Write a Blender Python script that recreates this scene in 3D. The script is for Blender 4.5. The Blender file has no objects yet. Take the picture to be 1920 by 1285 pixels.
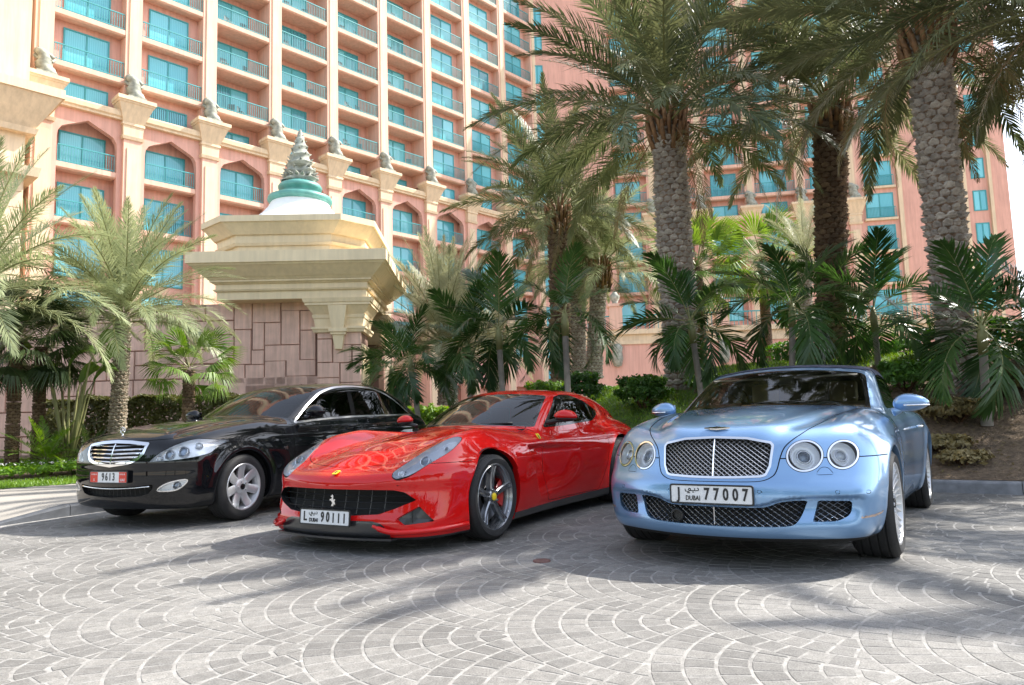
import bpy, bmesh, math, random
import numpy as np
from mathutils import Vector, Matrix
R = math.radians
scene = bpy.context.scene
COL = scene.collection

# ------------------------------------------------------------------ camera
F_PX, PITCH, ROLL, CAM_H = 1347.6, R(5.9612), R(-1.6928), 0.9907
cam_d = bpy.data.cameras.new('camera'); cam = bpy.data.objects.new('camera', cam_d); COL.objects.link(cam)
cam_d.sensor_width = 36; cam_d.lens = F_PX / 1920 * 36; cam_d.clip_end = 2000; cam_d.clip_start = .05
_c, _s, _cr, _sr = math.cos(PITCH), math.sin(PITCH), math.cos(ROLL), math.sin(ROLL)
cam.matrix_world = Matrix(((_cr, -_sr, 0, 0), (-_s * _sr, -_s * _cr, -_c, 0), (_c * _sr, _c * _cr, -_s, CAM_H), (0, 0, 0, 1)))
scene.camera = cam

# ------------------------------------------------------------------ world, sun, exposure
SUN_AZ, SUN_EL = R(70), R(47)          # azimuth clockwise from +Y (photo depth) towards +X (photo right)
world = bpy.data.worlds.new('World'); scene.world = world; world.use_nodes = True
_nt = world.node_tree; _bg = _nt.nodes['Background']
_sky = _nt.nodes.new('ShaderNodeTexSky'); _sky.sky_type = 'NISHITA'; _sky.sun_disc = False
_sky.sun_elevation = SUN_EL; _sky.sun_rotation = SUN_AZ
_sky.air_density = 1.0; _sky.dust_density = 1.2; _sky.ozone_density = 1.0
_hz = _nt.nodes.new('ShaderNodeHueSaturation'); _hz.inputs['Saturation'].default_value = .55      # hazy, whitish gulf sky
_nt.links.new(_sky.outputs[0], _hz.inputs['Color']); _nt.links.new(_hz.outputs[0], _bg.inputs[0]); _bg.inputs[1].default_value = 0.15
sun_d = bpy.data.lights.new('sun', 'SUN'); sun_d.energy = 3.5; sun_d.angle = R(.6); sun_d.color = (1, .95, .87)
sun = bpy.data.objects.new('sun', sun_d); COL.objects.link(sun)
_sv = Vector((math.sin(SUN_AZ) * math.cos(SUN_EL), math.cos(SUN_AZ) * math.cos(SUN_EL), math.sin(SUN_EL)))
sun.rotation_euler = _sv.to_track_quat('Z', 'Y').to_euler()
vs = scene.view_settings
vs.view_transform = 'Standard'; vs.look = 'None'; vs.gamma = 1; vs.use_curve_mapping = False
vs.exposure = 1.56

# ------------------------------------------------------------------ helpers
def tag(o, label=None, cat=None, group=None, kind=None):
    if label: o['label'] = label
    if cat: o['category'] = cat
    if group: o['group'] = group
    if kind: o['kind'] = kind
    return o
def empty(name, loc=(0, 0, 0), rz=0, parent=None):
    o = bpy.data.objects.new(name, None); COL.objects.link(o); o.location = loc; o.rotation_euler = (0, 0, rz)
    o.empty_display_size = .2
    if parent: o.parent = parent
    return o
def link(name, me, mats=None, parent=None, loc=None, rot=None):
    if mats is not None:
        mats = mats if isinstance(mats, (list, tuple)) else [mats]
        for m in mats: me.materials.append(m)
    o = bpy.data.objects.new(name, me); COL.objects.link(o)
    if parent: o.parent = parent
    if loc is not None: o.location = loc
    if rot is not None: o.rotation_euler = rot
    return o
def mesh_np(name, V, T, N=None, smooth=True, midx=None):
    """mesh from numpy vertices and faces (all tris or all quads), optional vertex normals"""
    V = np.asarray(V, np.float32); T = np.asarray(T, np.int32)
    me = bpy.data.meshes.new(name); n, k = len(T), T.shape[1] if len(T) else 3
    me.vertices.add(len(V)); me.vertices.foreach_set('co', V.ravel())
    me.loops.add(n * k); me.loops.foreach_set('vertex_index', T.ravel())
    me.polygons.add(n); me.polygons.foreach_set('loop_start', np.arange(n, dtype=np.int32) * k)
    if smooth: me.polygons.foreach_set('use_smooth', np.ones(n, bool))
    else: me.polygons.foreach_set('use_smooth', np.zeros(n, bool))
    if midx is not None: me.polygons.foreach_set('material_index', np.asarray(midx, np.int32))
    me.update(); me.validate()
    if N is not None and len(me.vertices) == len(V):
        me.normals_split_custom_set_from_vertices(np.asarray(N, np.float32))
    return me
class MB:
    """collects simple shapes, then builds ONE mesh"""
    def __init__(s): s.v = []; s.f = []; s.m = []
    def add(s, vs, fs, mi=0):
        b = len(s.v); s.v += [tuple(v) for v in vs]; s.f += [tuple(b + i for i in f) for f in fs]; s.m += [mi] * len(fs); return s
    def box(s, x0, x1, y0, y1, z0, z1, mi=0):
        return s.add([(x0, y0, z0), (x1, y0, z0), (x1, y1, z0), (x0, y1, z0), (x0, y0, z1), (x1, y0, z1), (x1, y1, z1), (x0, y1, z1)],
                     [(0, 3, 2, 1), (4, 5, 6, 7), (0, 1, 5, 4), (1, 2, 6, 5), (2, 3, 7, 6), (3, 0, 4, 7)], mi)
    def prism(s, poly, y0, y1, mi=0, axis='y'):
        """polygon (a,b) extruded: axis y -> (a, y, b); axis x -> (x, a, b); axis z -> (a, b, z)"""
        n = len(poly)
        P = {'y': lambda a, b, t: (a, t, b), 'x': lambda a, b, t: (t, a, b), 'z': lambda a, b, t: (a, b, t)}[axis]
        vs = [P(a, b, y0) for a, b in poly] + [P(a, b, y1) for a, b in poly]
        fs = [tuple(range(n)), tuple(range(2 * n - 1, n - 1, -1))] + [(i, i + n, (i + 1) % n + n, (i + 1) % n) for i in range(n)]
        return s.add(vs, fs, mi)
    def lathe(s, prof, n=24, mi=0, axis='z', c=(0, 0, 0), a0=0, a1=2 * math.pi):
        full = abs(a1 - a0 - 2 * math.pi) < 1e-6; m = n if full else n + 1; vs = []; fs = []
        for i in range(m):
            a = a0 + (a1 - a0) * i / n; ca, sa = math.cos(a), math.sin(a)
            for r, h in prof:
                p = {'z': (r * ca, r * sa, h), 'x': (h, r * ca, r * sa), 'y': (r * sa, h, r * ca)}[axis]
                vs.append((p[0] + c[0], p[1] + c[1], p[2] + c[2]))
        k = len(prof)
        for i in range(n):
            j = (i + 1) % m
            for q in range(k - 1): fs.append((i * k + q, j * k + q, j * k + q + 1, i * k + q + 1))
        return s.add(vs, fs, mi)
    def tube(s, pts, r, n=6, mi=0, caps=True):
        pts = [Vector(p) for p in pts]; rs = r if isinstance(r, (list, tuple)) else [r] * len(pts); vs = []; fs = []
        up = Vector((0, 0, 1))
        for i, p in enumerate(pts):
            d = (pts[min(i + 1, len(pts) - 1)] - pts[max(i - 1, 0)]).normalized()
            a = d.cross(up if abs(d.z) < .95 else Vector((1, 0, 0))).normalized(); b = a.cross(d)
            for k in range(n):
                t = 2 * math.pi * k / n; vs.append(p + (a * math.cos(t) + b * math.sin(t)) * rs[i])
        for i in range(len(pts) - 1):
            for k in range(n): fs.append((i * n + k, i * n + (k + 1) % n, (i + 1) * n + (k + 1) % n, (i + 1) * n + k))
        if caps: fs += [tuple(range(n))[::-1], tuple((len(pts) - 1) * n + k for k in range(n))]
        return s.add(vs, fs, mi)
    def mesh(s, name, smooth=False, auto=None):
        me = bpy.data.meshes.new(name); me.from_pydata(s.v, [], s.f)
        me.polygons.foreach_set('use_smooth', [bool(smooth)] * len(s.f)); me.polygons.foreach_set('material_index', s.m)
        me.update()
        bm = bmesh.new(); bm.from_mesh(me); bmesh.ops.recalc_face_normals(bm, faces=bm.faces); bm.to_mesh(me); bm.free()
        if auto:
            me.polygons.foreach_set('use_smooth', [True] * len(me.polygons)); me.set_sharp_from_angle(angle=R(auto))
        return me
    def build(s, name, mats, parent=None, smooth=False, auto=None, loc=None, rot=None):
        return link(name, s.mesh(name, smooth, auto), mats, parent, loc, rot)

# ------------------------------------------------------------------ materials
def mat(name, col, rough=.6, metal=0, noise=0, nscale=8, bump=0, bscale=60, spec=.5, coat=0, emis=None, coord='Object', detail=6, col2=None, trans=0, alpha=1, coat_rough=.03, bdist=.01):
    m = bpy.data.materials.new(name); m.use_nodes = True; nt = m.node_tree; b = nt.nodes['Principled BSDF']
    b.inputs['Roughness'].default_value = rough; b.inputs['Metallic'].default_value = metal
    b.inputs['Specular IOR Level'].default_value = spec; b.inputs['Coat Weight'].default_value = coat; b.inputs['Coat Roughness'].default_value = coat_rough
    b.inputs['Transmission Weight'].default_value = trans; b.inputs['Alpha'].default_value = alpha
    c = tuple(col) + (1,)
    b.inputs['Base Color'].default_value = c
    tc = nt.nodes.new('ShaderNodeTexCoord') if (noise or bump) else None
    if noise:
        n = nt.nodes.new('ShaderNodeTexNoise'); n.inputs['Scale'].default_value = nscale; n.inputs['Detail'].default_value = detail
        nt.links.new(tc.outputs[coord], n.inputs['Vector'])
        r = nt.nodes.new('ShaderNodeValToRGB'); r.color_ramp.elements[0].position = .3; r.color_ramp.elements[1].position = .7
        c2 = tuple(col2) if col2 else tuple(x * (1 + noise) for x in col)
        r.color_ramp.elements[0].color = tuple(x * (1 - noise) for x in col) + (1,); r.color_ramp.elements[1].color = c2 + (1,)
        nt.links.new(n.outputs['Fac'], r.inputs[0]); nt.links.new(r.outputs[0], b.inputs['Base Color'])
    if bump:
        n = nt.nodes.new('ShaderNodeTexNoise'); n.inputs['Scale'].default_value = bscale; n.inputs['Detail'].default_value = 5
        nt.links.new(tc.outputs[coord], n.inputs['Vector'])
        bp = nt.nodes.new('ShaderNodeBump'); bp.inputs['Strength'].default_value = bump; bp.inputs['Distance'].default_value = bdist
        nt.links.new(n.outputs['Fac'], bp.inputs['Height']); nt.links.new(bp.outputs[0], b.inputs['Normal'])
    if emis:
        b.inputs['Emission Color'].default_value = tuple(emis[:3]) + (1,); b.inputs['Emission Strength'].default_value = emis[3]
    return m
def streaks(m, lo=.86, hi=1.05, sc=1.2, grime=True):
    """faint rain streaks and patchy fading over a wall finish"""
    nt = m.node_tree; b = nt.nodes['Principled BSDF']; src = b.inputs['Base Color'].links[0].from_socket; N = nt.nodes.new; Lk = nt.links.new
    g = N('ShaderNodeNewGeometry'); mp = N('ShaderNodeMapping'); mp.inputs['Scale'].default_value = (sc * 2.2, sc * 2.2, sc * .16); Lk(g.outputs['Position'], mp.inputs['Vector'])
    n = N('ShaderNodeTexNoise'); n.inputs['Scale'].default_value = 1.6; n.inputs['Detail'].default_value = 8; n.inputs['Roughness'].default_value = .65; Lk(mp.outputs[0], n.inputs['Vector'])
    r = N('ShaderNodeMapRange'); r.inputs[1].default_value = .35; r.inputs[2].default_value = .62; r.inputs[3].default_value = lo; r.inputs[4].default_value = hi; Lk(n.outputs['Fac'], r.inputs[0])
    x = N('ShaderNodeMix'); x.data_type = 'RGBA'; x.blend_type = 'MULTIPLY'; x.inputs[0].default_value = 1; Lk(src, x.inputs[6]); Lk(r.outputs[0], x.inputs[7]); Lk(x.outputs[2], b.inputs['Base Color']); return m
def glass_mat(name, tint, rough=0.0, ior=1.5, refl=None):
    """thin pane: Fresnel mix of a mirror and a tinted see-through"""
    m = bpy.data.materials.new(name); m.use_nodes = True; nt = m.node_tree; nt.nodes.clear()
    o = nt.nodes.new('ShaderNodeOutputMaterial'); mx = nt.nodes.new('ShaderNodeMixShader'); t = nt.nodes.new('ShaderNodeBsdfTransparent')
    g = nt.nodes.new('ShaderNodeBsdfGlossy'); fr = nt.nodes.new('ShaderNodeFresnel')
    t.inputs[0].default_value = tuple(tint) + (1,); g.inputs['Roughness'].default_value = rough; fr.inputs[0].default_value = ior
    if refl: g.inputs[0].default_value = tuple(refl) + (1,)
    nt.links.new(fr.outputs[0], mx.inputs[0]); nt.links.new(t.outputs[0], mx.inputs[1]); nt.links.new(g.outputs[0], mx.inputs[2])
    nt.links.new(mx.outputs[0], o.inputs[0]); return m
def vnoise(seed, *args):
    return random.Random(hash((seed,) + args)).random()
TXT = {}
def _glyph(txt, size, bold=0., sx=1., depth=.002):
    cu = bpy.data.curves.new('txt', 'FONT'); cu.body = txt; cu.size = size; cu.align_x = 'CENTER'; cu.align_y = 'CENTER'; cu.offset = bold; cu.extrude = depth; cu.resolution_u = 3
    o = bpy.data.objects.new('txt', cu); COL.objects.link(o); dg = bpy.context.evaluated_depsgraph_get()
    me = bpy.data.meshes.new_from_object(o.evaluated_get(dg)); bpy.data.objects.remove(o); bpy.data.curves.remove(cu)
    for v in me.vertices: v.co.x *= sx
    return me
def text_mesh(txt, size, bold=0., sx=1., depth=.002):
    k = (txt, size, bold, sx, depth)
    if k not in TXT: TXT[k] = _glyph(*k)
    return TXT[k].copy()
for _k in [('J', .100, .0022, .78), ('L', .100, .0022, .78), ('DUBAI', .042, .0004, .78), ('B', .026, .0008, .9, .001), ('U.A.E', .034, .0006, .8), ('5', .034, .0006, .8), ('V8', .05, .001, 1., .002)] + [(c, .101, .0030, .70) for c in '790'] + [(c, .105, .0012, .66) for c in '9613']: text_mesh(*_k)
def at(px, py, Y):
    """world point at depth Y (metres from the camera) seen at photo pixel px,py"""
    X = (px - 960) / F_PX; U = -(py - 642.5) / F_PX; x = X * _cr - U * _sr; u = X * _sr + U * _cr
    d = Vector((x, _c - u * _s, _s + u * _c)); t = Y / d.y; return Vector((d.x * t, Y, CAM_H + d.z * t))
# ================================================================== GROUND
KP = np.array([4.775, 8.384]); KD = np.array([-.8251, .5650]); KN = np.array([.5650, .8251])     # kerb line behind the cars: point, direction (to photo left), normal (away)
def mound(x, y):
    """height of the planted bank behind the kerb"""
    x = np.asarray(x, float); y = np.asarray(y, float)
    s = (x - KP[0]) * KN[0] + (y - KP[1]) * KN[1]; t = (x - KP[0]) * KD[0] + (y - KP[1]) * KD[1]
    q = np.clip(s / 5.2, 0, 1); h = 1.75 * (q * q * (3 - 2 * q) * .45 + q * .55) + .25 * np.clip((s - 5.2) / 8, 0, 1)
    m = 1 - .82 * np.clip((t - 4.5) / 6.0, 0, 1) ** 1.3
    b = .05 * np.sin(x * 1.7 + y * .6) * np.sin(y * 1.3 - x * .4) * np.clip(s, 0, 1)
    return .118 + np.where(s > 0, h * m + b, 0)
M_JOINT = mat('pale sand joint', (.262, .254, .240), .9, noise=.32, nscale=18, bump=.4, bscale=200, coord='Object')
def paver_mat():
    m = bpy.data.materials.new('grey concrete paver'); m.use_nodes = True; nt = m.node_tree; b = nt.nodes['Principled BSDF']; N = nt.nodes.new; Lk = nt.links.new
    g = N('ShaderNodeNewGeometry'); a = N('ShaderNodeAttribute'); a.attribute_name = 'tone'
    n1 = N('ShaderNodeTexNoise'); n1.inputs['Scale'].default_value = .9; n1.inputs['Detail'].default_value = 5; Lk(g.outputs['Position'], n1.inputs['Vector'])
    n2 = N('ShaderNodeTexNoise'); n2.inputs['Scale'].default_value = 140; n2.inputs['Detail'].default_value = 6; Lk(g.outputs['Position'], n2.inputs['Vector'])
    r = N('ShaderNodeValToRGB'); r.color_ramp.elements[0].color = (.152, .147, .139, 1); r.color_ramp.elements[1].color = (.222, .214, .200, 1); Lk(a.outputs['Fac'], r.inputs[0])
    def mul(src, fac, lo, hi):
        mr = N('ShaderNodeMapRange'); mr.inputs[1].default_value = .3; mr.inputs[2].default_value = .7; mr.inputs[3].default_value = lo; mr.inputs[4].default_value = hi; Lk(fac, mr.inputs[0])
        x = N('ShaderNodeMix'); x.data_type = 'RGBA'; x.blend_type = 'MULTIPLY'; x.inputs[0].default_value = 1; Lk(src, x.inputs[6]); Lk(mr.outputs[0], x.inputs[7]); return x.outputs[2]
    c = mul(r.outputs[0], n1.outputs['Fac'], .70, 1.25); n3 = N('ShaderNodeTexNoise'); n3.inputs['Scale'].default_value = 22; n3.inputs['Detail'].default_value = 8; n3.inputs['Roughness'].default_value = .7; Lk(g.outputs['Position'], n3.inputs['Vector'])
    c = mul(c, n2.outputs['Fac'], .60, 1.32); c = mul(c, n3.outputs['Fac'], .72, 1.2); Lk(c, b.inputs['Base Color']); b.inputs['Roughness'].default_value = .72
    bp = N('ShaderNodeBump'); bp.inputs['Strength'].default_value = .5; bp.inputs['Distance'].default_value = .004; Lk(n2.outputs['Fac'], bp.inputs['Height']); Lk(bp.outputs[0], b.inputs['Normal'])
    return m
M_PAVE = paver_mat()
def clip_half(poly, n, d):
    """keep the part with n.p >= d"""
    out = []; k = len(poly)
    for i in range(k):
        a, b = poly[i], poly[(i + 1) % k]; da = n[0] * a[0] + n[1] * a[1] - d; db = n[0] * b[0] + n[1] * b[1] - d
        if da >= 0: out.append(a)
        if (da < 0) != (db < 0): t = da / (da - db); out.append((a[0] + (b[0] - a[0]) * t, a[1] + (b[1] - a[1]) * t))
    return out
def inset(poly, w):
    """shrink a small convex polygon by w"""
    q = poly; n = len(poly); cx = sum(p[0] for p in poly) / n; cy = sum(p[1] for p in poly) / n
    for i in range(n):
        a, b = poly[i], poly[(i + 1) % n]; dx, dy = b[0] - a[0], b[1] - a[1]; l = math.hypot(dx, dy)
        if l < 1e-6: continue
        nx, ny = -dy / l, dx / l
        if nx * (cx - a[0]) + ny * (cy - a[1]) < 0: nx, ny = -nx, -ny
        q = clip_half(q, (nx, ny), nx * a[0] + ny * a[1] + w)
        if len(q) < 3: return []
    return q
def build_paving():
    rnd = random.Random(5); tilt = R(7); ax = (math.cos(tilt), math.sin(tilt)); lat = (-math.sin(tilt), math.cos(tilt)); A, B, RAD, RING = .91, .83, .92, .1285
    toW = lambda u, v: (u * ax[0] + v * lat[0] - .05, u * ax[1] + v * lat[1] + 3.43)
    ext = [(-4.9, 7.0)]
    def visible(x, y):
        if y < 1.7 or y > 13.5 or abs(x) > .78 * y + 1.0: return False
        if (x - KP[0]) * KN[0] + (y - KP[1]) * KN[1] > -.02: return False
        if y > 7.4 and (x + 5.50) * .90 - (y - 7.95) * .437 < .10: return False
        return True
    bricks = []
    cent = {}
    for j in range(-8, 16):
        for i in range(-16, 16): cent[(i, j)] = (A * i + (A / 2 if j % 2 else 0), B * j)
    for (i, j), (cu, cv) in cent.items():
        wx, wy = toW(cu, cv)
        if not visible(wx - .4, wy) and not visible(wx, wy) and not visible(wx - .9, wy): continue
        hi = [(a, b) for (k, (a, b)) in cent.items() if a > cu + .01 and math.hypot(a - cu, b - cv) < 2 * RAD]
        for k in range(7):
            r1 = RAD - k * RING; r0 = max(r1 - RING, .02); rm = (r0 + r1) / 2; n = max(4, int(round(2 * math.pi * rm / .100))); ph = rnd.random()
            for q in range(n):
                a0 = 2 * math.pi * (q + ph) / n; a1 = 2 * math.pi * (q + 1 + ph) / n; am = (a0 + a1) / 2
                if math.cos(am) > .35: continue
                pm = (cu + rm * math.cos(am), cv + rm * math.sin(am))
                if any(math.hypot(pm[0] - a, pm[1] - b) < RAD - .07 for a, b in hi): continue
                w = toW(*pm)
                if not visible(*w): continue
                poly = [(cu + r * math.cos(a), cv + r * math.sin(a)) for r, a in ((r0, a0), (r1, a0), (r1, am), (r1, a1), (r0, a1), (r0, am))]
                for a, b in hi:
                    d = math.hypot(pm[0] - a, pm[1] - b)
                    if d < RAD + .12: nx, ny = (pm[0] - a) / d, (pm[1] - b) / d; poly = clip_half(poly, (nx, ny), nx * a + ny * b + RAD)
                    if len(poly) < 3: break
                if len(poly) < 3: continue
                poly = inset(poly, .0046 + rnd.random() * .0022)
                if len(poly) < 3: continue
                ar = abs(sum(poly[e][0] * poly[(e + 1) % len(poly)][1] - poly[(e + 1) % len(poly)][0] * poly[e][1] for e in range(len(poly)))) / 2
                if ar < 6e-4: continue
                bricks.append((w, [toW(*p) for p in poly], rnd.random(), rnd.uniform(-.0004, .0009), rnd.gauss(0, .005), rnd.gauss(0, .005)))
    # nearest stones (largest in view) one by one, the rest as one mesh
    def score(b): (x, y) = b[0]; return (y if abs(x) < y * .70 + .05 and y > 2.15 else 50 + y)
    bricks.sort(key=score)
    def geo(b):
        (cx, cy), poly, tone, dz, tx, ty = b; n = len(poly)
        ar = sum(poly[e][0] * poly[(e + 1) % n][1] - poly[(e + 1) % n][0] * poly[e][1] for e in range(n))
        if ar < 0: poly = poly[::-1]
        top = [(cx + (x - cx) * .955, cy + (y - cy) * .955, dz + (x - cx) * tx + (y - cy) * ty) for x, y in poly]; mid = [(x, y, dz - .0016 + (x - cx) * tx + (y - cy) * ty) for x, y in poly]; bot = [(x, y, -.010) for x, y in poly]
        vs_ = top + mid + bot; fs = [tuple(range(n))]
        for L0 in (0, n): fs += [(L0 + i, L0 + n + i, L0 + n + (i + 1) % n, L0 + (i + 1) % n) for i in range(n)]
        return vs_, fs, tone
    def make(name, bs, parent):
        V = []; Fc = []; tn = []
        for b in bs:
            v, f, t = geo(b); o = len(V); V += v; Fc += [tuple(o + i for i in q) for q in f]; tn += [t] * len(v)
        me = bpy.data.meshes.new(name); me.from_pydata(V, [], Fc); at_ = me.attributes.new('tone', 'FLOAT', 'POINT'); at_.data.foreach_set('value', tn); me.update()
        return link(name, me, M_PAVE, parent)
    base = MB(); base.box(-60, 60, -30, 16, -.25, -.0016); ground = base.build('paved_forecourt', M_JOINT); tag(ground, kind='structure')
    for b in bricks[:300]: make('paving_stone', [b], ground)
    o = make('paving_stones', bricks[300:], ground); tag(o, kind='stuff')
    return len(bricks)
build_paving()
def road_mat():
    m = mat('grey block paving', (.17, .168, .165), .8, noise=.2, nscale=.6); nt = m.node_tree; b = nt.nodes['Principled BSDF']; src = b.inputs['Base Color'].links[0].from_socket
    g = nt.nodes.new('ShaderNodeNewGeometry'); br = nt.nodes.new('ShaderNodeTexBrick'); br.inputs['Scale'].default_value = 5; br.inputs['Color1'].default_value = (.9, .9, .9, 1); br.inputs['Color2'].default_value = (1.05, 1.05, 1.05, 1); br.inputs['Mortar'].default_value = (1.6, 1.6, 1.6, 1); br.inputs['Mortar Size'].default_value = .015
    nt.links.new(g.outputs['Position'], br.inputs['Vector']); x = nt.nodes.new('ShaderNodeMix'); x.data_type = 'RGBA'; x.blend_type = 'MULTIPLY'; x.inputs[0].default_value = 1; nt.links.new(src, x.inputs[6]); nt.links.new(br.outputs[0], x.inputs[7]); nt.links.new(x.outputs[2], b.inputs['Base Color']); return m
# the ground under everything else, out to the horizon
mb = MB(); mb.box(-700, 700, -400, 900, -.6, -.26); tag(mb.build('ground', mat('sandy ground', (.36, .30, .22), .9, noise=.2, nscale=.4)), kind='structure')
# ------------------------------------------------------------------ kerbs
M_KERB = mat('grey concrete kerb', (.23, .235, .25), .8, noise=.25, nscale=9, bump=.3, bscale=80)
M_KERB_SHADE = mat('grey kerb with painted shade', (.07, .076, .088), .75, noise=.25, nscale=9, bump=.3, bscale=80)  # grey darkened to stand in for the black car's shadow on this kerb
def kerb(name, p0, p1, m, lab, L=1.0, w=.15, h=.135, ramp=False):
    p0, p1 = Vector(p0), Vector(p1); d = (p1 - p0); n = int(round(d.length / L)); d.normalize(); root = empty(name, (p0.x, p0.y, 0), math.atan2(d.y, d.x)); tag(root, kind='structure')
    L = (p1 - p0).length / n
    prof = [(0, -.1), (0, h - .025), (.008, h - .008), (.025, h), (w - .01, h), (w, h - .01), (w, -.1)]
    mb = MB(); mb.prism(prof, .004, L - .004, axis='x'); me = mb.mesh('kerb_stone'); me.materials.append(m)
    for i in range(n):
        if i == 0 and ramp:
            mb = MB(); v0 = [(.004, a, b if b < 0 else b * .03) for a, b in prof]; v1 = [(L - .004, a, b) for a, b in prof]; k = len(prof)
            mb.add(v0 + v1, [tuple(range(k)), tuple(range(k, 2 * k))] + [(q, (q + 1) % k, k + (q + 1) % k, k + q) for q in range(k)]); mb.build('kerb_stone', m, root, loc=(0, 0, 0))
        else: link('kerb_stone', me, None, root, (i * L, 0, random.Random(i).uniform(-.003, .003)))
    return root
K0 = KP - KD * 9; K1 = KP + KD * 9.35
kerb('kerb_right', (K1[0], K1[1]), (K0[0], K0[1]), M_KERB, '')
kerb('kerb_left', (-5.60, 7.68), (K1[0] - .02, K1[1] + .1), M_KERB_SHADE, '', ramp=True, w=.14)
# ------------------------------------------------------------------ footway on the left, lawn, beds
def sheet(name, xs, ys, zf, m, mask=None, kind='structure'):
    X, Y = np.meshgrid(xs, ys, indexing='ij'); Z = zf(X, Y); nx, ny = X.shape; idx = np.arange(nx * ny).reshape(nx, ny)
    Q = np.stack([idx[:-1, :-1], idx[1:, :-1], idx[1:, 1:], idx[:-1, 1:]], -1).reshape(-1, 4)
    V = np.stack([X, Y, Z], -1).reshape(-1, 3)
    if mask is not None:
        c = V[Q].mean(1); Q = Q[mask(c[:, 0], c[:, 1])]
    return tag(link(name, mesh_np(name, V, Q), m), kind=kind)
sheet('road', np.linspace(-60, 60, 241), np.linspace(-30, 16, 185), lambda x, y: .0004 + 0 * x, road_mat(), lambda x, y: (y < 1.6) | (np.abs(x) > .78 * y + 1.1))
M_WALK = mat('beige concrete footway', (.31, .285, .25), .85, noise=.12, nscale=1.2, bump=.3, bscale=120)
M_SOIL = mat('brown mulch soil', (.185, .13, .082), .95, noise=.45, nscale=14, bump=1., bscale=45, bdist=.05, detail=9)
M_LAWN = mat('lawn green', (.10, .19, .028), .9, noise=.4, nscale=3, bump=1, bscale=220, bdist=.03)
LK = np.array([.437, .90]) / math.hypot(.437, .90)
def left_side(x, y): return (x + 5.60) * LK[1] - (y - 7.68) * LK[0]        # <0 : garden side of the left kerb
def walk_z(x, y):
    t = (x + 5.60) * LK[0] + (y - 7.68) * LK[1]; return .128 * np.clip(t / .9, 0, 1) + .0005
mb = MB()
sheet('footway', np.linspace(-16, -2.0, 113), np.linspace(4., 13.6, 78), lambda x, y: np.maximum(walk_z(x, y), -.004 + 0 * x), M_WALK, lambda x, y: (left_side(x, y) < -.10) & ((x + 7.5) * -.64 + (y - 11.45) * .77 < .25))
sheet('garden_bed', np.linspace(-45, -2.4, 100), np.linspace(8, 44, 90), lambda x, y: .112 + .25 * np.clip((y - 14) / 8, 0, 1) + 0 * x, M_SOIL, lambda x, y: (left_side(x, y) < -.10) & ((x + 7.5) * -.64 + (y - 11.45) * .77 > .0))
def bank():
    S_ = np.concatenate([np.linspace(.10, 8, 70), np.linspace(8.3, 42, 60)]); T_ = np.linspace(-16, 16, 210); A, B = np.meshgrid(S_, T_, indexing='ij')
    X = KP[0] + KD[0] * B + KN[0] * A; Y = KP[1] + KD[1] * B + KN[1] * A; V = np.stack([X, Y, mound(X, Y)], -1).reshape(-1, 3); n, m = A.shape; idx = np.arange(n * m).reshape(n, m)
    Q = np.stack([idx[:-1, :-1], idx[:-1, 1:], idx[1:, 1:], idx[1:, :-1]], -1).reshape(-1, 4); c = V[Q].mean(1); Q = Q[left_side(c[:, 0], c[:, 1]) > -.2]
    tag(link('bank', mesh_np('bank', V, Q), M_SOIL), kind='structure')
bank()
sheet('lawn_slope', np.linspace(-4, 9.5, 130), np.linspace(8, 30, 190), lambda x, y: mound(x, y) + .012, M_LAWN, lambda x, y: ((x - KP[0]) * KN[0] + (y - KP[1]) * KN[1] > .16) & ((x < 2.3 + .20 * (y - 9) + .25 * np.sin(y * 1.1)) | ((x < 9) & ((x - KP[0]) * KN[0] + (y - KP[1]) * KN[1] > 4.6))) & (left_side(x, y) > .2))
sheet('lawn', np.linspace(-30, -4, 130), np.linspace(9, 17, 80), lambda x, y: .135 + 0 * x, M_LAWN, lambda x, y: (left_side(x, y) < -.14) & ((x + 7.5) * -.64 + (y - 11.45) * .77 > .06) & ((x + 7.5) * -.64 + (y - 11.45) * .77 < 1.9))
# small red-rimmed drain cap set in the paving
dp = at(1016, 1057, 5.08); mb = MB(); mb.lathe([(.030, .004), (.044, .007), (.060, .006), (.064, -.01)], 30); mb.lathe([(0, .0025), (.031, .0035)], 24); o = mb.build('drain_cap', mat('rusty red ring', (.13, .065, .055), .7, noise=.3, nscale=40), smooth=True); o.location = (dp.x, 5.08, .003)
tag(o, 'small round rusty red drain cap set in the paving before the cars', 'drain cap')
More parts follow.
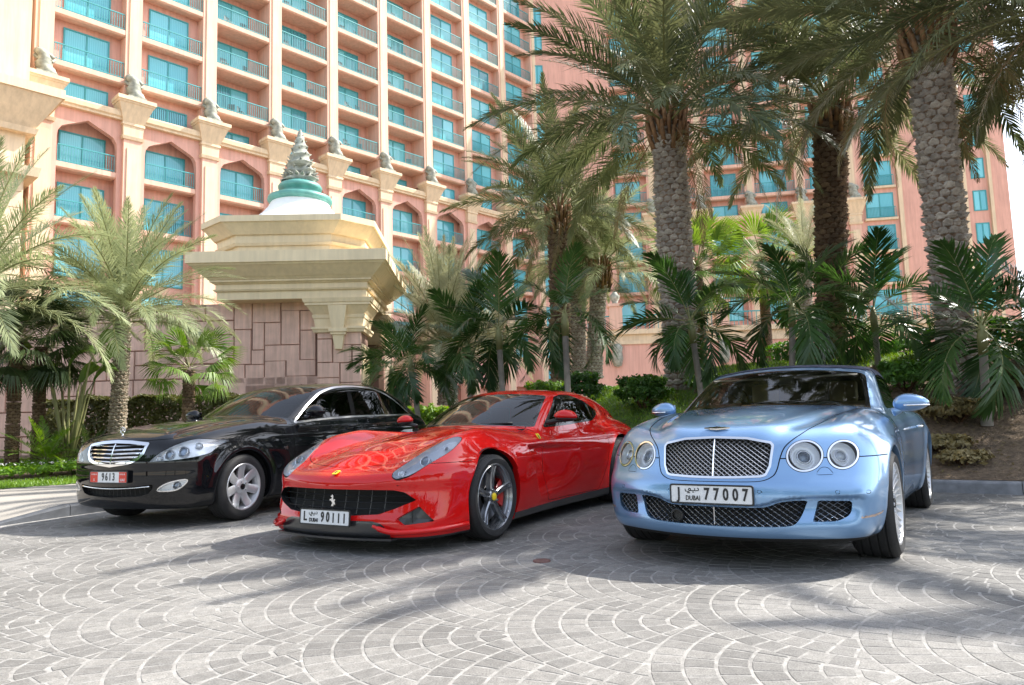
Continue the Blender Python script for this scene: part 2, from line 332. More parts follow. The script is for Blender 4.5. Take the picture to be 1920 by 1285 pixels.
# ================================================================== HOTEL
M_PINK = mat('salmon pink render', (.66, .365, .290), .85, noise=.06, nscale=.7, bump=.12, bscale=30)
M_PINK2 = mat('pale peach render', (.70, .44, .335), .85, noise=.05, nscale=.7, bump=.12, bscale=30)
M_CREAM = mat('cream stone', (.68, .53, .36), .8, noise=.06, nscale=.9, bump=.15, bscale=25)
for _m in (M_PINK, M_PINK2, M_CREAM): streaks(_m)
M_TEAL = mat('teal painted metal', (.045, .29, .31), .5)
def pane_mat(name, c0, c1, curtain=True):
    """blue tinted glass with folded curtains close behind it"""
    m = bpy.data.materials.new(name); m.use_nodes = True; nt = m.node_tree; b = nt.nodes['Principled BSDF']; N = nt.nodes.new; Lk = nt.links.new
    tc = N('ShaderNodeTexCoord'); w = N('ShaderNodeTexWave'); w.inputs['Scale'].default_value = 2.6; w.inputs['Distortion'].default_value = 1.5; w.inputs['Detail'].default_value = 1; Lk(tc.outputs['Object'], w.inputs['Vector'])
    oi = N('ShaderNodeObjectInfo'); mp = N('ShaderNodeMath'); mp.operation = 'MULTIPLY'; mp.inputs[1].default_value = .28; Lk(w.outputs['Fac'], mp.inputs[0])
    ad = N('ShaderNodeMath'); ad.inputs[1].default_value = 0; Lk(mp.outputs[0], ad.inputs[0]); mr = N('ShaderNodeMapRange'); mr.inputs[3].default_value = .0; mr.inputs[4].default_value = .75; Lk(oi.outputs['Random'], mr.inputs[0]); Lk(mr.outputs[0], ad.inputs[1])
    r = N('ShaderNodeValToRGB'); r.color_ramp.elements[0].color = tuple(q * .22 for q in c0) + (1,); r.color_ramp.elements[1].color = c1 + (1,); e_ = r.color_ramp.elements.new(.13); e_.color = tuple(q * .22 for q in c0) + (1,); e_ = r.color_ramp.elements.new(.16); e_.color = c0 + (1,); Lk(ad.outputs[0], r.inputs[0]); Lk(r.outputs[0], b.inputs['Base Color'])
    b.inputs['Roughness'].default_value = .06; b.inputs['Specular IOR Level'].default_value = .6; return m
M_PANE = pane_mat('blue hotel glass', (.07, .36, .44), (.20, .60, .68))
M_STATUE = mat('weathered grey green bronze', (.29, .30, .25), .7, noise=.35, nscale=5, bump=.4, bscale=30)
M_CHAIR = mat('balcony chair metal', (.10, .12, .13), .6)
BW = 4.867; FH = 3.2
def shared(mb, name, m, auto=None):
    me = mb.mesh(name, auto=auto); 
    for q in (m if isinstance(m, (list, tuple)) else [m]): me.materials.append(q)
    return me
HM = {}
def hotel_meshes():
    # local facade frame: x along the wall, y = depth behind the front (0 = pilaster face, + into the building), z up
    for key, w, h in (('w', 2.55, 2.45), ('half', 2.55, 1.6), ('n', 1.9, 2.3), ('s', 1.2, 2.0)):
        mb = MB(); t = .09
        for x0, x1, z0, z1 in ((-w / 2, -w / 2 + t, 0, h), (w / 2 - t, w / 2, 0, h), (-w / 2 + t, w / 2 - t, h - t, h), (-w / 2 + t, w / 2 - t, 0, t), (-t / 2, t / 2, t, h - t)): mb.box(x0, x1, -.07, 0, z0, z1)
        HM['f' + key] = shared(mb, 'window', M_TEAL)
        mb = MB(); a, b = -w / 2 + t, -t / 2; mb.box(a, b, -.03, -.005, t, h - t); HM['p' + key] = shared(mb, 'pane', M_PANE); HM['pw' + key] = w / 2 - t / 2 + t / 2 
    for key, w in (('b', BW - 1.02), ('a', 3.1)):
        mb = MB(); n = int(w / .145); hw = w / 2 - .03
        mb.box(-hw, hw, -.03, .03, 1.02, 1.08); mb.box(-hw, hw, -.02, .02, .08, .12)
        for i in range(n + 1):
            x = -hw + 2 * hw * i / n; mb.box(x - .014, x + .014, -.014, .014, .0, 1.02)
        HM['r' + key] = shared(mb, 'railing', M_TEAL)
    for key, w, d in (('deep', BW - .98, 1.75), ('flat', BW - .98, .85), ('arch', 3.3, 1.0)):
        mb = MB(); hw = w / 2; mb.prism([(0, 0), (0, .30), (d, .30), (d, -.0), (.12, -.08)], -hw, hw, axis='x'); HM['s' + key] = shared(mb, 'balcony', M_PINK2)
    # pilaster above the capitals, shaft below, capital
    mb = MB(); mb.box(-.48, .48, 0, 1.8, 21.35, 52); mb.box(-.27, .27, -.06, 0, 21.35, 52, 1); HM['pil'] = shared(mb, 'pilaster', [M_PINK2, M_CREAM])
    mb = MB(); mb.box(-.52, .52, -.25, 1.2, 0, 18.85); mb.box(-.33, .33, -.31, -.25, .6, 18.3, 1); HM['shaft'] = shared(mb, 'pilaster_shaft', [M_PINK2, M_CREAM])
    mb = MB()
    def tier(z0, z1, w0, w1, d0, d1): 
        mb.add([(-w0, -d0, z0), (w0, -d0, z0), (w0, .3, z0), (-w0, .3, z0), (-w1, -d1, z1), (w1, -d1, z1), (w1, .3, z1), (-w1, .3, z1)], [(0, 3, 2, 1), (4, 5, 6, 7), (0, 1, 5, 4), (1, 2, 6, 5), (2, 3, 7, 6), (3, 0, 4, 7)])
    tier(18.85, 19.05, .60, .66, .34, .40); tier(19.05, 19.75, .56, .60, .30, .34); tier(19.75, 19.9, .66, .66, .40, .40); tier(19.9, 21.0, .60, 1.0, .36, .82); tier(21.0, 21.13, 1.04, 1.08, .86, .92); tier(21.13, 21.36, 1.12, 1.12, .98, .98)
    HM['cap'] = shared(mb, 'capital', M_CREAM)
    # statue: seated fish-horse, a bent stack of rings with snout, fins and tail coil
    V = []; Q = []; rows = [(0, .0, .34, .30), (.10, .0, .40, .36), (.28, .02, .36, .34), (.36, .04, .40, .36), (.48, .03, .33, .30), (.56, .02, .36, .33), (.70, -.02, .27, .26), (.78, -.04, .30, .28), (.92, -.02, .26, .26), (1.0, .02, .31, .31), (1.14, .04, .30, .32), (1.26, .04, .24, .27), (1.36, .05, .10, .12)]
    n = 14
    for z, yo, rx, ry in rows:
        for k in range(n): a = 2 * math.pi * k / n; V.append((rx * math.cos(a) * (1 + .06 * math.cos(3 * a)) + .20 * (.45 - z) + .05 * math.sin(z * 9), yo + ry * math.sin(a), z))
    for i in range(len(rows) - 1):
        for k in range(n): Q.append((i * n + k, i * n + (k + 1) % n, (i + 1) * n + (k + 1) % n, (i + 1) * n + k))
    mb = MB(); mb.add(V, Q); mb.tube([(-.12, .0, 1.12), (.16, -.10, 1.02), (.30, -.14, .90)], [.17, .13, .09], 8); mb.tube([(-.2, .05, 1.25), (-.30, .08, 1.36), (-.26, .05, 1.42)], [.12, .09, .05], 7)
    for s in (1, -1): mb.tube([(s * .25, .05, .78), (s * .40, .16, .95), (s * .36, .20, 1.12)], [.10, .08, .02], 6)
    mb.box(-.42, .42, -.40, .40, -.10, .02); HM['statue'] = shared(mb, 'statue', M_STATUE, auto=50)
    # pointed arch wall
    B = BW / 2 - .52; a = 1.62
    arch = [(-a, 18.15), (-a + .04, 18.5), (-a + .22, 18.82), (-a + .55, 19.0), (-.55, 19.24), (0, 19.52), (.55, 19.24), (a - .55, 19.0), (a - .22, 18.82), (a - .04, 18.5), (a, 18.15)]
    mb = MB(); mb.prism([(-B, 8.5), (-a, 8.5)] + arch + [(a, 8.5), (B, 8.5), (B, 20.0), (-B, 20.0)], 0, .40, axis='y'); HM['archwall'] = shared(mb, 'arch_wall', M_PINK)
    mb = MB(); mb.prism([(-.30, 20.0), (-.30, 20.12), (-.42, 20.2), (-.46, 20.46), (-.40, 20.50), (-.40, 20.56), (.5, 20.56), (.5, 20.0)], -B, B, axis='x'); HM['cornice'] = shared(mb, 'cornice', M_CREAM)
    mb = MB(); mb.box(-.22, .22, -.22, .22, .42, .47); mb.box(-.22, .22, .18, .22, .47, .92)
    for x in (-.2, .2):
        for y in (-.2, .2): mb.box(x - .02, x + .02, y - .02, y + .02, 0, .42)
    HM['chair'] = shared(mb, 'balcony_chair', M_CHAIR)
hotel_meshes()
def put(me, name, parent, x=0, y=0, z=0, sx=None):
    o = bpy.data.objects.new(name, me); COL.objects.link(o); o.parent = parent; o.location = (x, y, z)
    if sx is not None: o.scale = (sx, 1, 1)
    return o
def window(root, key, x, y, z):
    f = put(HM['f' + key], 'window', root, x, y, z); put(HM['p' + key], 'pane', f); put(HM['p' + key], 'pane', f, {'w': 1.23, 'half': 1.23, 'n': .905, 's': .555}[key]); return f
CHAIRS = []; VIEWTOP = {1: 3, 2: 4, 3: 5, 4: 6}
def wing(name, label, P0, ang, bays, top, deep=(), group=None, x0=0, wingdepth=16, low=-4):
    """P0 world point of the pilaster with index 0, ang = direction of the wall measured from +x; bays = range of bay numbers"""
    root = empty(name, (P0[0], P0[1], 0), ang); tag(root, label, 'building', group); rnd = random.Random(len(label))
    lo, hi = bays[0], bays[-1] + 1
    mb = MB(); mb.box(lo * BW - .4, hi * BW + .4, 1.8, wingdepth, 0, 52); mb.build('wall', M_PINK, root)
    for k in range(lo, hi + 1):
        put(HM['shaft'], 'pilaster_shaft', root, k * BW); c = put(HM['cap'], 'capital', root, k * BW); st = put(HM['statue'], 'statue', c, 0, -.40, 21.46); st.scale = (1.25, 1.25, 1.12); put(HM['pil'], 'pilaster', root, k * BW)
    for b in bays:
        x = (b + .5) * BW; dp = b in deep; rec = 1.75 if dp else .85
        if not dp:
            mb = MB(); mb.box(x - BW / 2 + .46, x + BW / 2 - .46, .86, 1.9, 20.2, 52); mb.build('bay_wall', M_PINK, root)
        put(HM['archwall'], 'arch_wall', root, x); put(HM['cornice'], 'cornice', root, x)
        mb = MB(); mb.box(x - BW / 2 + .5, x + BW / 2 - .5, 1.05, 1.95, 4, 20.3); mb.build('bay_wall', M_PINK, root)
        for k in range(low, top + 1):
            z = 19.289 + FH * k
            if k == 0: window(root, 'half', x, rec - .01, 20.35); continue
            if k < 0:
                window(root, 'w' if k < -1 else 'w', x, 1.04, z + .36 - (.0 if k < -1 else 0))
                if k >= -2: s = put(HM['sarch'], 'balcony', root, x, .05 if k == -1 else .42, z + .28 - .28 * 0); put(HM['ra'], 'railing', s, 0, .08, .30)
            else:
                window(root, 'w', x - (.0 if not dp else .15), rec - .01, z + .34)
                s = put(HM['sdeep' if dp else 'sflat'], 'balcony', root, x, .02, z); put(HM['rb'], 'railing', s, 0, .09, .30)
                if dp and name == 'hotel_wing' and k <= VIEWTOP.get(b, 0) and rnd.random() < .85: CHAIRS.append((root, x + rnd.uniform(-1.2, -.5), .75, z + .30, rnd.uniform(-.6, .6), 'left', b, k)); CHAIRS.append((root, x + rnd.uniform(.2, 1.0), .8, z + .30, rnd.uniform(-.6, .6), 'right', b, k))
    return root
WL_P = (-23.436, 43.352); WL_A = math.pi / 2 - R(43.0)
WL = wing('hotel_wing', 'sunlit salmon pink hotel wing with blue balcony windows, rising behind the gatehouse', WL_P, WL_A, range(-1, 8), 8, deep=(1, 2, 3, 4))
WR = wing('hotel_wing', 'shaded salmon pink hotel wing seen between the tall palm trunks', (14.9, 72.45), R(-9.5), range(-1, 4), 7, deep=())
# corner towers
def tower(name, label, P, ang, w, d, h, cols, zc0, parts=()):
    root = empty(name, (P[0], P[1], 0), ang); tag(root, label, 'building')
    mb = MB(); mb.box(0, w, 0, d, 0, h); mb.build('wall', M_PINK, root)
    for (x0, x1, pr) in parts: mb = MB(); mb.box(x0, x1, -pr, -.003, 0, h); mb.build('pilaster', M_CREAM, root)
    for x, key in cols:
        for k in range(-5, 8):
            z = zc0 + FH * k
            window(root, key, x, -.0, z)
            if key != 's': s = MB().box(x - 1.5, x + 1.5, -.35, -.001, z - .30, z - .08).build('balcony', M_CREAM, root); r_ = put(HM['ra'], 'railing', s, x, -.27, z - .08); r_.scale = (.9, 1, 1)
    return root
tower('hotel_tower', 'plain pink corner tower between the two hotel wings', (2.55, 71.9), R(3), 8.4, 14, 52, [(.9, 's')], 19.6)
tower('hotel_tower', 'pink end tower with pale corner strip at the right edge of the hotel', (34.6, 69.2), R(-9.5), 13.5, 14, 46, [(1.9, 'w'), (8.0, 'n'), (10.9, 's')], 19.4, parts=((3.6, 4.0, .25), (6.5, 6.8, .2), (9.5, 9.8, .2), (11.7, 12.0, .3)))
# the big cream pylon at the left edge
root = empty('hotel_pylon', (-27.6, 37.9, -1.5), WL_A); tag(root, 'massive cream stone pylon with deep flared cornice at the left edge of the hotel', 'building')
mb = MB(); mb.box(-16, .9, -1.2, 12, 24.0, 52); mb.build('upper_wall', M_CREAM, root)
def flare(z0, z1, a, b, m, nm):
    mb = MB(); mb.add([(-16, -1.2 - a, z0), (.9 + a, -1.2 - a, z0), (.9 + a, 8, z0), (-16, 8, z0), (-16, -1.2 - b, z1), (.9 + b, -1.2 - b, z1), (.9 + b, 8, z1), (-16, 8, z1)], [(0, 3, 2, 1), (4, 5, 6, 7), (0, 1, 5, 4), (1, 2, 6, 5), (2, 3, 7, 6), (3, 0, 4, 7)]); return mb.build(nm, m, root)
flare(18.6, 18.9, .35, .45, M_CREAM, 'moulding'); flare(18.9, 20.6, .3, 1.3, M_CREAM, 'cornice'); flare(20.6, 21.1, 1.4, 1.4, M_CREAM, 'cornice_slab'); flare(21.1, 21.3, 1.0, .9, M_CREAM, 'moulding'); flare(21.3, 24.0, .0, .0, M_CREAM, 'upper_wall')
mb = MB(); mb.box(-16, .85, -1.1, 8, 0, 18.6); mb.build('lower_wall', M_CREAM, root)
flare(16.2, 16.7, .5, .6, M_CREAM, 'moulding')
rnd = random.Random(3); z = 2.
while z < 16:
    h = rnd.choice((.9, 1.1, 1.3)); x = .80
    while x > -8:
        w = rnd.uniform(1.2, 2.4); mb = MB(); mb.box(x - w + .03, x - .0, -1.16, -1.10, z, min(z + h - .04, 16.15)); mb.build('stone_block', M_CREAM, root); x -= w
    z += h
_ord = ['', 'first', 'second', 'third', 'fourth', 'fifth', 'sixth', 'seventh', 'eighth', 'ninth', 'tenth']
for i, (rt, x, y, z, a, side, b, k) in enumerate(CHAIRS):
    o = bpy.data.objects.new('balcony_chair', HM['chair']); COL.objects.link(o); M_ = Matrix.Translation((rt.location.x, rt.location.y, 0)) @ Matrix.Rotation(rt.rotation_euler.z, 4, 'Z')
    o.location = M_ @ Vector((x, y, z)); o.rotation_euler = (0, 0, rt.rotation_euler.z + a); tag(o, '%s dark chair on the %s balcony above the statues, %s bay from the left' % (side, _ord[k], _ord[b + 2]), 'chair', 'chairs on the hotel balconies')
# terrace in front of the right wing
tw = empty('terrace_wall', (18, 50, 0), R(-4)); tag(tw, 'low pink terrace wall with cream coping in front of the shaded hotel wing', 'wall')
for a, b, c, d, m, nm in ((-13, 15, 0, 5.9, M_PINK, 'wall_face'), (-13.1, 15.1, 5.9, 6.15, M_CREAM, 'moulding'), (-13.0, 15.0, 6.15, 6.6, M_CREAM, 'frieze'), (-13.3, 15.3, 6.6, 6.95, M_CREAM, 'coping'), (-13.2, 15.2, 1.6, 2.0, M_CREAM, 'moulding')):
    mb = MB(); e = {'wall_face': 0, 'moulding': .12, 'frieze': .05, 'coping': .28}[nm]; mb.box(a, b, -e, 1.2, c, d); mb.build(nm, m, tw)
for x in (-10.6, -3.2, 4.2, 11.6):
    mb = MB(); mb.box(x - .45, x + .45, -.40, .6, 6.95, 8.6); mb.box(x - .55, x + .55, -.5, .7, 8.6, 8.8); p_ = mb.build('pier', M_PINK2, tw); mb = MB(); mb.lathe([(.0, 8.8), (.3, 8.82), (.18, 8.95), (.34, 9.2), (.38, 9.4), (.2, 9.6), (.12, 9.75), (0, 9.8)], 14, c=(x, .1, 0)); mb.build('urn', M_STATUE, p_, smooth=True)
    mb = MB(); mb.lathe([(0, 4.3), (.28, 4.4), (.40, 4.9), (.34, 5.4), (.42, 5.7), (.2, 5.95)], 12, c=(x, -.2, 0)); mb.build('carved_bracket', M_STATUE, p_, smooth=True)
mb = MB()
for i in range(90): x = -12.9 + i * .31; mb.box(x - .02, x + .02, -.1, -.06, 6.95, 7.9)
mb.box(-13, 15, -.12, -.04, 7.9, 7.98); o = mb.build('railing', M_TEAL, tw); tag(o, kind='stuff')
# ================================================================== GATEHOUSE PAVILION
M_BLOCK = mat('pink sandstone block', (.68, .455, .365), .85, noise=.10, nscale=3, bump=.35, bscale=60)
M_BLOCKJ = mat('dark block joint', (.24, .15, .12), .95)
M_TRIM = mat('pale stone trim', (.74, .605, .40), .75, noise=.07, nscale=1.5, bump=.2, bscale=40)
streaks(M_TRIM, .92, 1.04, 2.0); streaks(M_BLOCK, .80, 1.08, 2.0)
M_ROOFW = mat('white dome render', (.80, .80, .78), .7, noise=.04, nscale=2)
M_VERD = mat('verdigris copper', (.10, .30, .26), .45, noise=.2, nscale=4)
pav = empty('gatehouse', (-3.50, 20.0, 0), R(2.6)); tag(pav, 'low stone gatehouse pavilion with flared cornice, white dome and shell finial', 'pavilion')
# local frame: x to the right (corner of the top slab at x=0), y into the building, z up; slab 6.2 m square
S = 5.6
def ring(z0, z1, o0, o1, m, nm, chamf=0., S0=S):
    """square frustum; o = inset from the slab edge (can be negative)"""
    def sq(o, z):
        a, b = -S0 + o, -o; y0, y1 = o, S0 - o; c = chamf
        return [(a, y0, z), (b, y0, z), (b, y1, z), (a, y1, z)] if not c else [(a + c, y0, z), (b - c, y0, z), (b, y0 + c, z), (b, y1 - c, z), (b - c, y1, z), (a + c, y1, z), (a, y1 - c, z), (a, y0 + c, z)]
    A, B = sq(o0, z0), sq(o1, z1); n = len(A); mb = MB(); mb.add(A + B, [tuple(range(n))[::-1], tuple(range(n, 2 * n))] + [(i, (i + 1) % n, n + (i + 1) % n, n + i) for i in range(n)]); return mb.build(nm, m, pav)
for z0, z1, o0, o1, nm in ((4.60, 4.84, .66, .66, 'fascia'), (4.84, 4.89, .60, .57, 'moulding'), (4.89, 5.05, .63, .63, 'fascia'), (5.05, 5.10, .59, .54, 'moulding'), (5.10, 5.16, .50, .50, 'moulding'), (5.16, 5.22, .47, .42, 'moulding'), (5.22, 5.50, .40, .10, 'cove'), (5.50, 5.56, .08, .04, 'moulding'), (5.56, 5.88, .0, .0, 'slab')): ring(z0, z1, o0, o1, M_TRIM, nm)
for z0, z1, o0, o1, nm in ((5.88, 6.16, .66, .64, 'tier'), (6.16, 6.24, .58, .54, 'moulding'), (6.24, 6.48, .60, .58, 'tier'), (6.48, 6.80, .52, .28, 'cove'), (6.80, 6.98, .24, .24, 'tier')): ring(z0, z1, o0, o1, M_TRIM, nm, .85).location = (-.22, 0, 0)
pc = (-S / 2 - .30, S / 2)
def lat(prof, m, nm, n=40, sq=0.): 
    mb = MB(); mb.lathe(prof, n, c=(pc[0], pc[1], 0)); return mb.build(nm, m, pav, smooth=True)
lat([(2.5, 6.95), (2.0, 7.08), (1.58, 7.30), (1.22, 7.60), (1.0, 7.86), (.90, 8.06)], M_ROOFW, 'dome')
o = lat([(.85, 8.02), (.96, 8.05), (1.02, 8.14), (.99, 8.24), (.90, 8.28), (.74, 8.29), (.62, 8.36), (.58, 8.40), (.62, 8.46), (.68, 8.53), (.69, 8.60), (.64, 8.68), (.48, 8.74), (.44, 8.78)], M_VERD, 'copper_ring'); o.data.materials[0] = M_VERD
# shell finial: a spiral cone with a spined rim
V = []; Q = []; nz, n = 90, 26
for i in range(nz + 1):
    t = i / nz; z = 8.76 + 1.80 * t; r0 = .50 * (1 - t) ** .92 + .03
    for k in range(n):
        a = 2 * math.pi * k / n; ph = (t * 6.5 - a / (2 * math.pi)) % 1.0
        r = r0 * (1 + .22 * (1 - abs(2 * ph - 1)) ** 1.5 - .08) ; r += .05 * max(0, math.sin(7 * a + i)) * (1 - t) * (abs(ph - .5) < .12)
        if t < .30 and abs(((a - 4.9 + math.pi) % (2 * math.pi)) - math.pi) < .62: r *= .45 + .55 * abs(((a - 4.9 + math.pi) % (2 * math.pi)) - math.pi) / .62
        V.append((pc[0] + r * math.cos(a), pc[1] + r * math.sin(a), z))
for i in range(nz):
    for k in range(n): Q.append((i * n + k, i * n + (k + 1) % n, (i + 1) * n + (k + 1) % n, (i + 1) * n + k))
link('shell_finial', mesh_np('shell_finial', V, Q), M_STATUE, pav)
mb = MB()
for k in range(16):
    a = 2 * math.pi * k / 16; mb.tube([(pc[0] + .42 * math.cos(a), pc[1] + .42 * math.sin(a), 8.95), (pc[0] + .60 * math.cos(a), pc[1] + .60 * math.sin(a), 8.99)], [.07, .01], 6)
for k in range(34):
    t = .16 + .74 * k / 34; a = k * 1.13; r0 = .50 * (1 - t) ** .92 + .03; z = 8.76 + 1.8 * t; mb.tube([(pc[0] + r0 * math.cos(a), pc[1] + r0 * math.sin(a), z), (pc[0] + (r0 + .14 * (1.1 - t)) * math.cos(a), pc[1] + (r0 + .14 * (1.1 - t)) * math.sin(a), z + .05)], [.06 * (1.2 - t), .008], 5)
mb.lathe([(.38, 8.76), (.46, 8.83), (.44, 8.95), (.36, 8.99)], 24, c=(pc[0], pc[1], 0)); mb.build('shell_collar', M_STATUE, pav, smooth=True)
# walls: core, then every block
WY = 1.35
mb = MB(); mb.box(-S - 9, -1.35, WY + .03, S - 1.4, 0, 4.60); wc = mb.build('wall', M_BLOCKJ, pav)
def blk(x0, x1, z0, z1, y, d=.05, parent=None):
    g = .011; mb = MB(); a, b, c, e = x0 + g, x1 - g, z0 + g, z1 - g
    if b - a < .05 or e - c < .05: return
    q = .014; mb.add([(a, y, c), (b, y, c), (b, y, e), (a, y, e), (a + q, y - d, c + q), (b - q, y - d, c + q), (b - q, y - d, e - q), (a + q, y - d, e - q)], [(4, 5, 6, 7), (0, 1, 5, 4), (1, 2, 6, 5), (2, 3, 7, 6), (3, 0, 4, 7)])
    return mb.build('stone_block', M_BLOCK, parent or wc)
def zx(u, v, Yd):       # zoomed-photo pixel -> local x, z on the wall
    p = at(400 + u / 4.283, 440 + v / 4.283, Yd); return p.x - pav.location.x, p.z
for u0, v0, u1, v1 in ((205, 520, 347, 770), (347, 520, 570, 713), (570, 520, 850, 614), (347, 713, 442, 932), (442, 713, 573, 893), (573, 614, 722, 888), (722, 614, 850, 772), (722, 772, 850, 1008), (442, 893, 722, 1018), (338, 932, 442, 1048), (205, 770, 338, 1048), (290, 1048, 442, 1210), (442, 1018, 611, 1210), (611, 1008, 850, 1137), (611, 1137, 772, 1300), (772, 1137, 850, 1300), (290, 1210, 611, 1330), (130, 1048, 290, 1200)):
    x0, z1 = zx(u0, v0, 20 + WY); x1, z0 = zx(u1, v1, 20 + WY); blk(x0, x1, z0, z1, WY + .03)
rnd = random.Random(8); z = .3
while z < 4.5:
    h = rnd.choice((.55, .7, .85)); x = zx(205, 700, 20 + WY)[0] if z > 1.7 else -1.4
    while x > -S - 8:
        w = rnd.uniform(.7, 1.5)
        if rnd.random() < .3 and h > .6: blk(x - w, x, z, z + h * .5, WY + .03); blk(x - w, x, z + h * .5, min(z + h, 4.59), WY + .03)
        else: blk(x - w, x, z, min(z + h, 4.59), WY + .03)
        x -= w
        if z < 1.7 and x < -6: pass
    z += h
# corner pier with bracket capital
PX0, PX1 = zx(850, 900, 20.95)[0], zx(1205, 900, 20.95)[0]
def pier(x0, x1, y0, y1, nm='pier'):
    mb = MB(); mb.box(x0 + .03, x1 - .03, y0 + .03, y1 - .03, 0, 4.60); p = mb.build(nm, M_BLOCKJ, pav); return p
pr = pier(PX0, PX1, .95, 2.3)
for u0, v0, u1, v1 in ((850, 738, 975, 842), (975, 738, 1205, 886), (850, 842, 975, 1030), (975, 886, 1128, 1030), (1128, 886, 1205, 1030), (850, 1030, 1033, 1152), (1033, 1030, 1205, 1188), (850, 1152, 1033, 1290), (1033, 1188, 1205, 1330), (850, 1290, 1033, 1420)):
    x0, z1 = zx(u0, v0, 20.95); x1, z0 = zx(u1, v1, 20.95); blk(x0, x1, z0, z1, .98, parent=pr)
zt = [1.5, 2.1, 2.8, 3.3]
for i in range(3):      # the sunlit side of the pier
    for a, b in ((.98, 1.6), (1.6, 2.3)):
        mb = MB(); mb.box(PX1 - .03, PX1 + .02, a + .02, b - .02, zt[i] + .02, zt[i + 1] - .02); mb.build('stone_block', M_TRIM, pr)
cx = (PX0 + PX1) / 2
def capit(x0, x1, y0, y1):
    mb = MB()
    for z0, z1, e0, e1 in ((3.62, 3.72, .06, .10), (3.72, 3.78, .12, .12), (3.78, 4.04, .02, .06), (4.04, 4.14, .08, .10), (4.14, 4.40, .06, .24), (4.40, 4.48, .27, .27), (4.48, 4.60, .30, .34)):
        mb.add([(x0 - e0, y0 - e0, z0), (x1 + e0, y0 - e0, z0), (x1 + e0, y1, z0), (x0 - e0, y1, z0), (x0 - e1, y0 - e1, z1), (x1 + e1, y0 - e1, z1), (x1 + e1, y1, z1), (x0 - e1, y1, z1)], [(0, 3, 2, 1), (4, 5, 6, 7), (0, 1, 5, 4), (1, 2, 6, 5), (2, 3, 7, 6), (3, 0, 4, 7)])
    c = mb.build('capital', M_TRIM, pav)
    m = (x0 + x1) / 2; k = MB()
    def wedge(z0, z1, w0, w1, d0, d1): k.add([(m - w0, y0 - d0, z0), (m + w0, y0 - d0, z0), (m + w0, y0 + .05, z0), (m - w0, y0 + .05, z0), (m - w1, y0 - d1, z1), (m + w1, y0 - d1, z1), (m + w1, y0 + .05, z1), (m - w1, y0 + .05, z1)], [(0, 3, 2, 1), (4, 5, 6, 7), (0, 1, 5, 4), (1, 2, 6, 5), (2, 3, 7, 6), (3, 0, 4, 7)])
    wedge(3.12, 3.54, .10, .17, .10, .16); wedge(3.54, 3.62, .22, .22, .20, .20); wedge(3.62, 3.72, .26, .26, .24, .24); wedge(3.72, 4.38, .17, .27, .22, .30); k.build('bracket', M_TRIM, c)
capit(PX0 - .02, PX1 + .02, .93, 2.4)
# second pier behind it on the sunlit side
pier(PX1 - 1.2, PX1 + .0, 4.6, 6.0); capit(PX1 - 1.25, PX1 + .02, 4.6, 6.0)
mb = MB(); mb.box(PX1 - .9, PX1 - .5, 2.4, 8, 0, 4.36); mb.build('side_wall', M_PINK, pav)
# ================================================================== PLANTS
def leaf_mat(name, col, col2, transl=.3, rough=.45, spec=.4, nscale=2.0):
    m = bpy.data.materials.new(name); m.use_nodes = True; nt = m.node_tree; N = nt.nodes.new; Lk = nt.links.new; b = nt.nodes['Principled BSDF']; out = nt.nodes['Material Output']
    g = N('ShaderNodeNewGeometry'); n = N('ShaderNodeTexNoise'); n.inputs['Scale'].default_value = nscale; n.inputs['Detail'].default_value = 4; Lk(g.outputs['Position'], n.inputs['Vector'])
    oi = N('ShaderNodeObjectInfo'); ad = N('ShaderNodeMath'); ad.operation = 'ADD'; Lk(n.outputs['Fac'], ad.inputs[0]); mr = N('ShaderNodeMapRange'); mr.inputs[3].default_value = -.22; mr.inputs[4].default_value = .22; Lk(oi.outputs['Random'], mr.inputs[0]); Lk(mr.outputs[0], ad.inputs[1])
    r = N('ShaderNodeValToRGB'); r.color_ramp.elements[0].position = .25; r.color_ramp.elements[1].position = .75; r.color_ramp.elements[0].color = tuple(col) + (1,); r.color_ramp.elements[1].color = tuple(col2) + (1,); Lk(ad.outputs[0], r.inputs[0])
    Lk(r.outputs[0], b.inputs['Base Color']); b.inputs['Roughness'].default_value = rough; b.inputs['Specular IOR Level'].default_value = spec
    t = N('ShaderNodeBsdfTranslucent'); hs = N('ShaderNodeHueSaturation'); hs.inputs['Hue'].default_value = .485; hs.inputs['Saturation'].default_value = 1.15; hs.inputs['Value'].default_value = 1.5; Lk(r.outputs[0], hs.inputs['Color']); Lk(hs.outputs[0], t.inputs[0])
    mx = N('ShaderNodeMixShader'); mx.inputs[0].default_value = transl; Lk(b.outputs[0], mx.inputs[1]); Lk(t.outputs[0], mx.inputs[2]); Lk(mx.outputs[0], out.inputs[0]); return m
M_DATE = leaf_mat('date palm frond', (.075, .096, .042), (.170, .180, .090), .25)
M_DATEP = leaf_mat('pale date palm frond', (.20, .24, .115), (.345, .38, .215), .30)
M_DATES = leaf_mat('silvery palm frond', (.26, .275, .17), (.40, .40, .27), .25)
M_ADON = leaf_mat('dark feather palm frond', (.020, .055, .014), (.055, .120, .030), .28, .33, .5)
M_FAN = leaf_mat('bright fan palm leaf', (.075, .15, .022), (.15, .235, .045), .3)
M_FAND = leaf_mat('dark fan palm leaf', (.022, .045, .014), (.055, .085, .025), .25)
M_BUSH = leaf_mat('green shrub leaf', (.030, .085, .013), (.080, .18, .025), .3)
M_BUSHB = leaf_mat('bright shrub leaf', (.075, .17, .018), (.17, .29, .035), .35)
M_HEDGE = leaf_mat('olive hedge leaf', (.045, .05, .014), (.095, .10, .026), .25)
M_BED = leaf_mat('ground cover leaf', (.11, .24, .03), (.25, .41, .075), .4)
M_GRASS = leaf_mat('grass blade', (.085, .175, .02), (.19, .31, .045), .35, nscale=3)
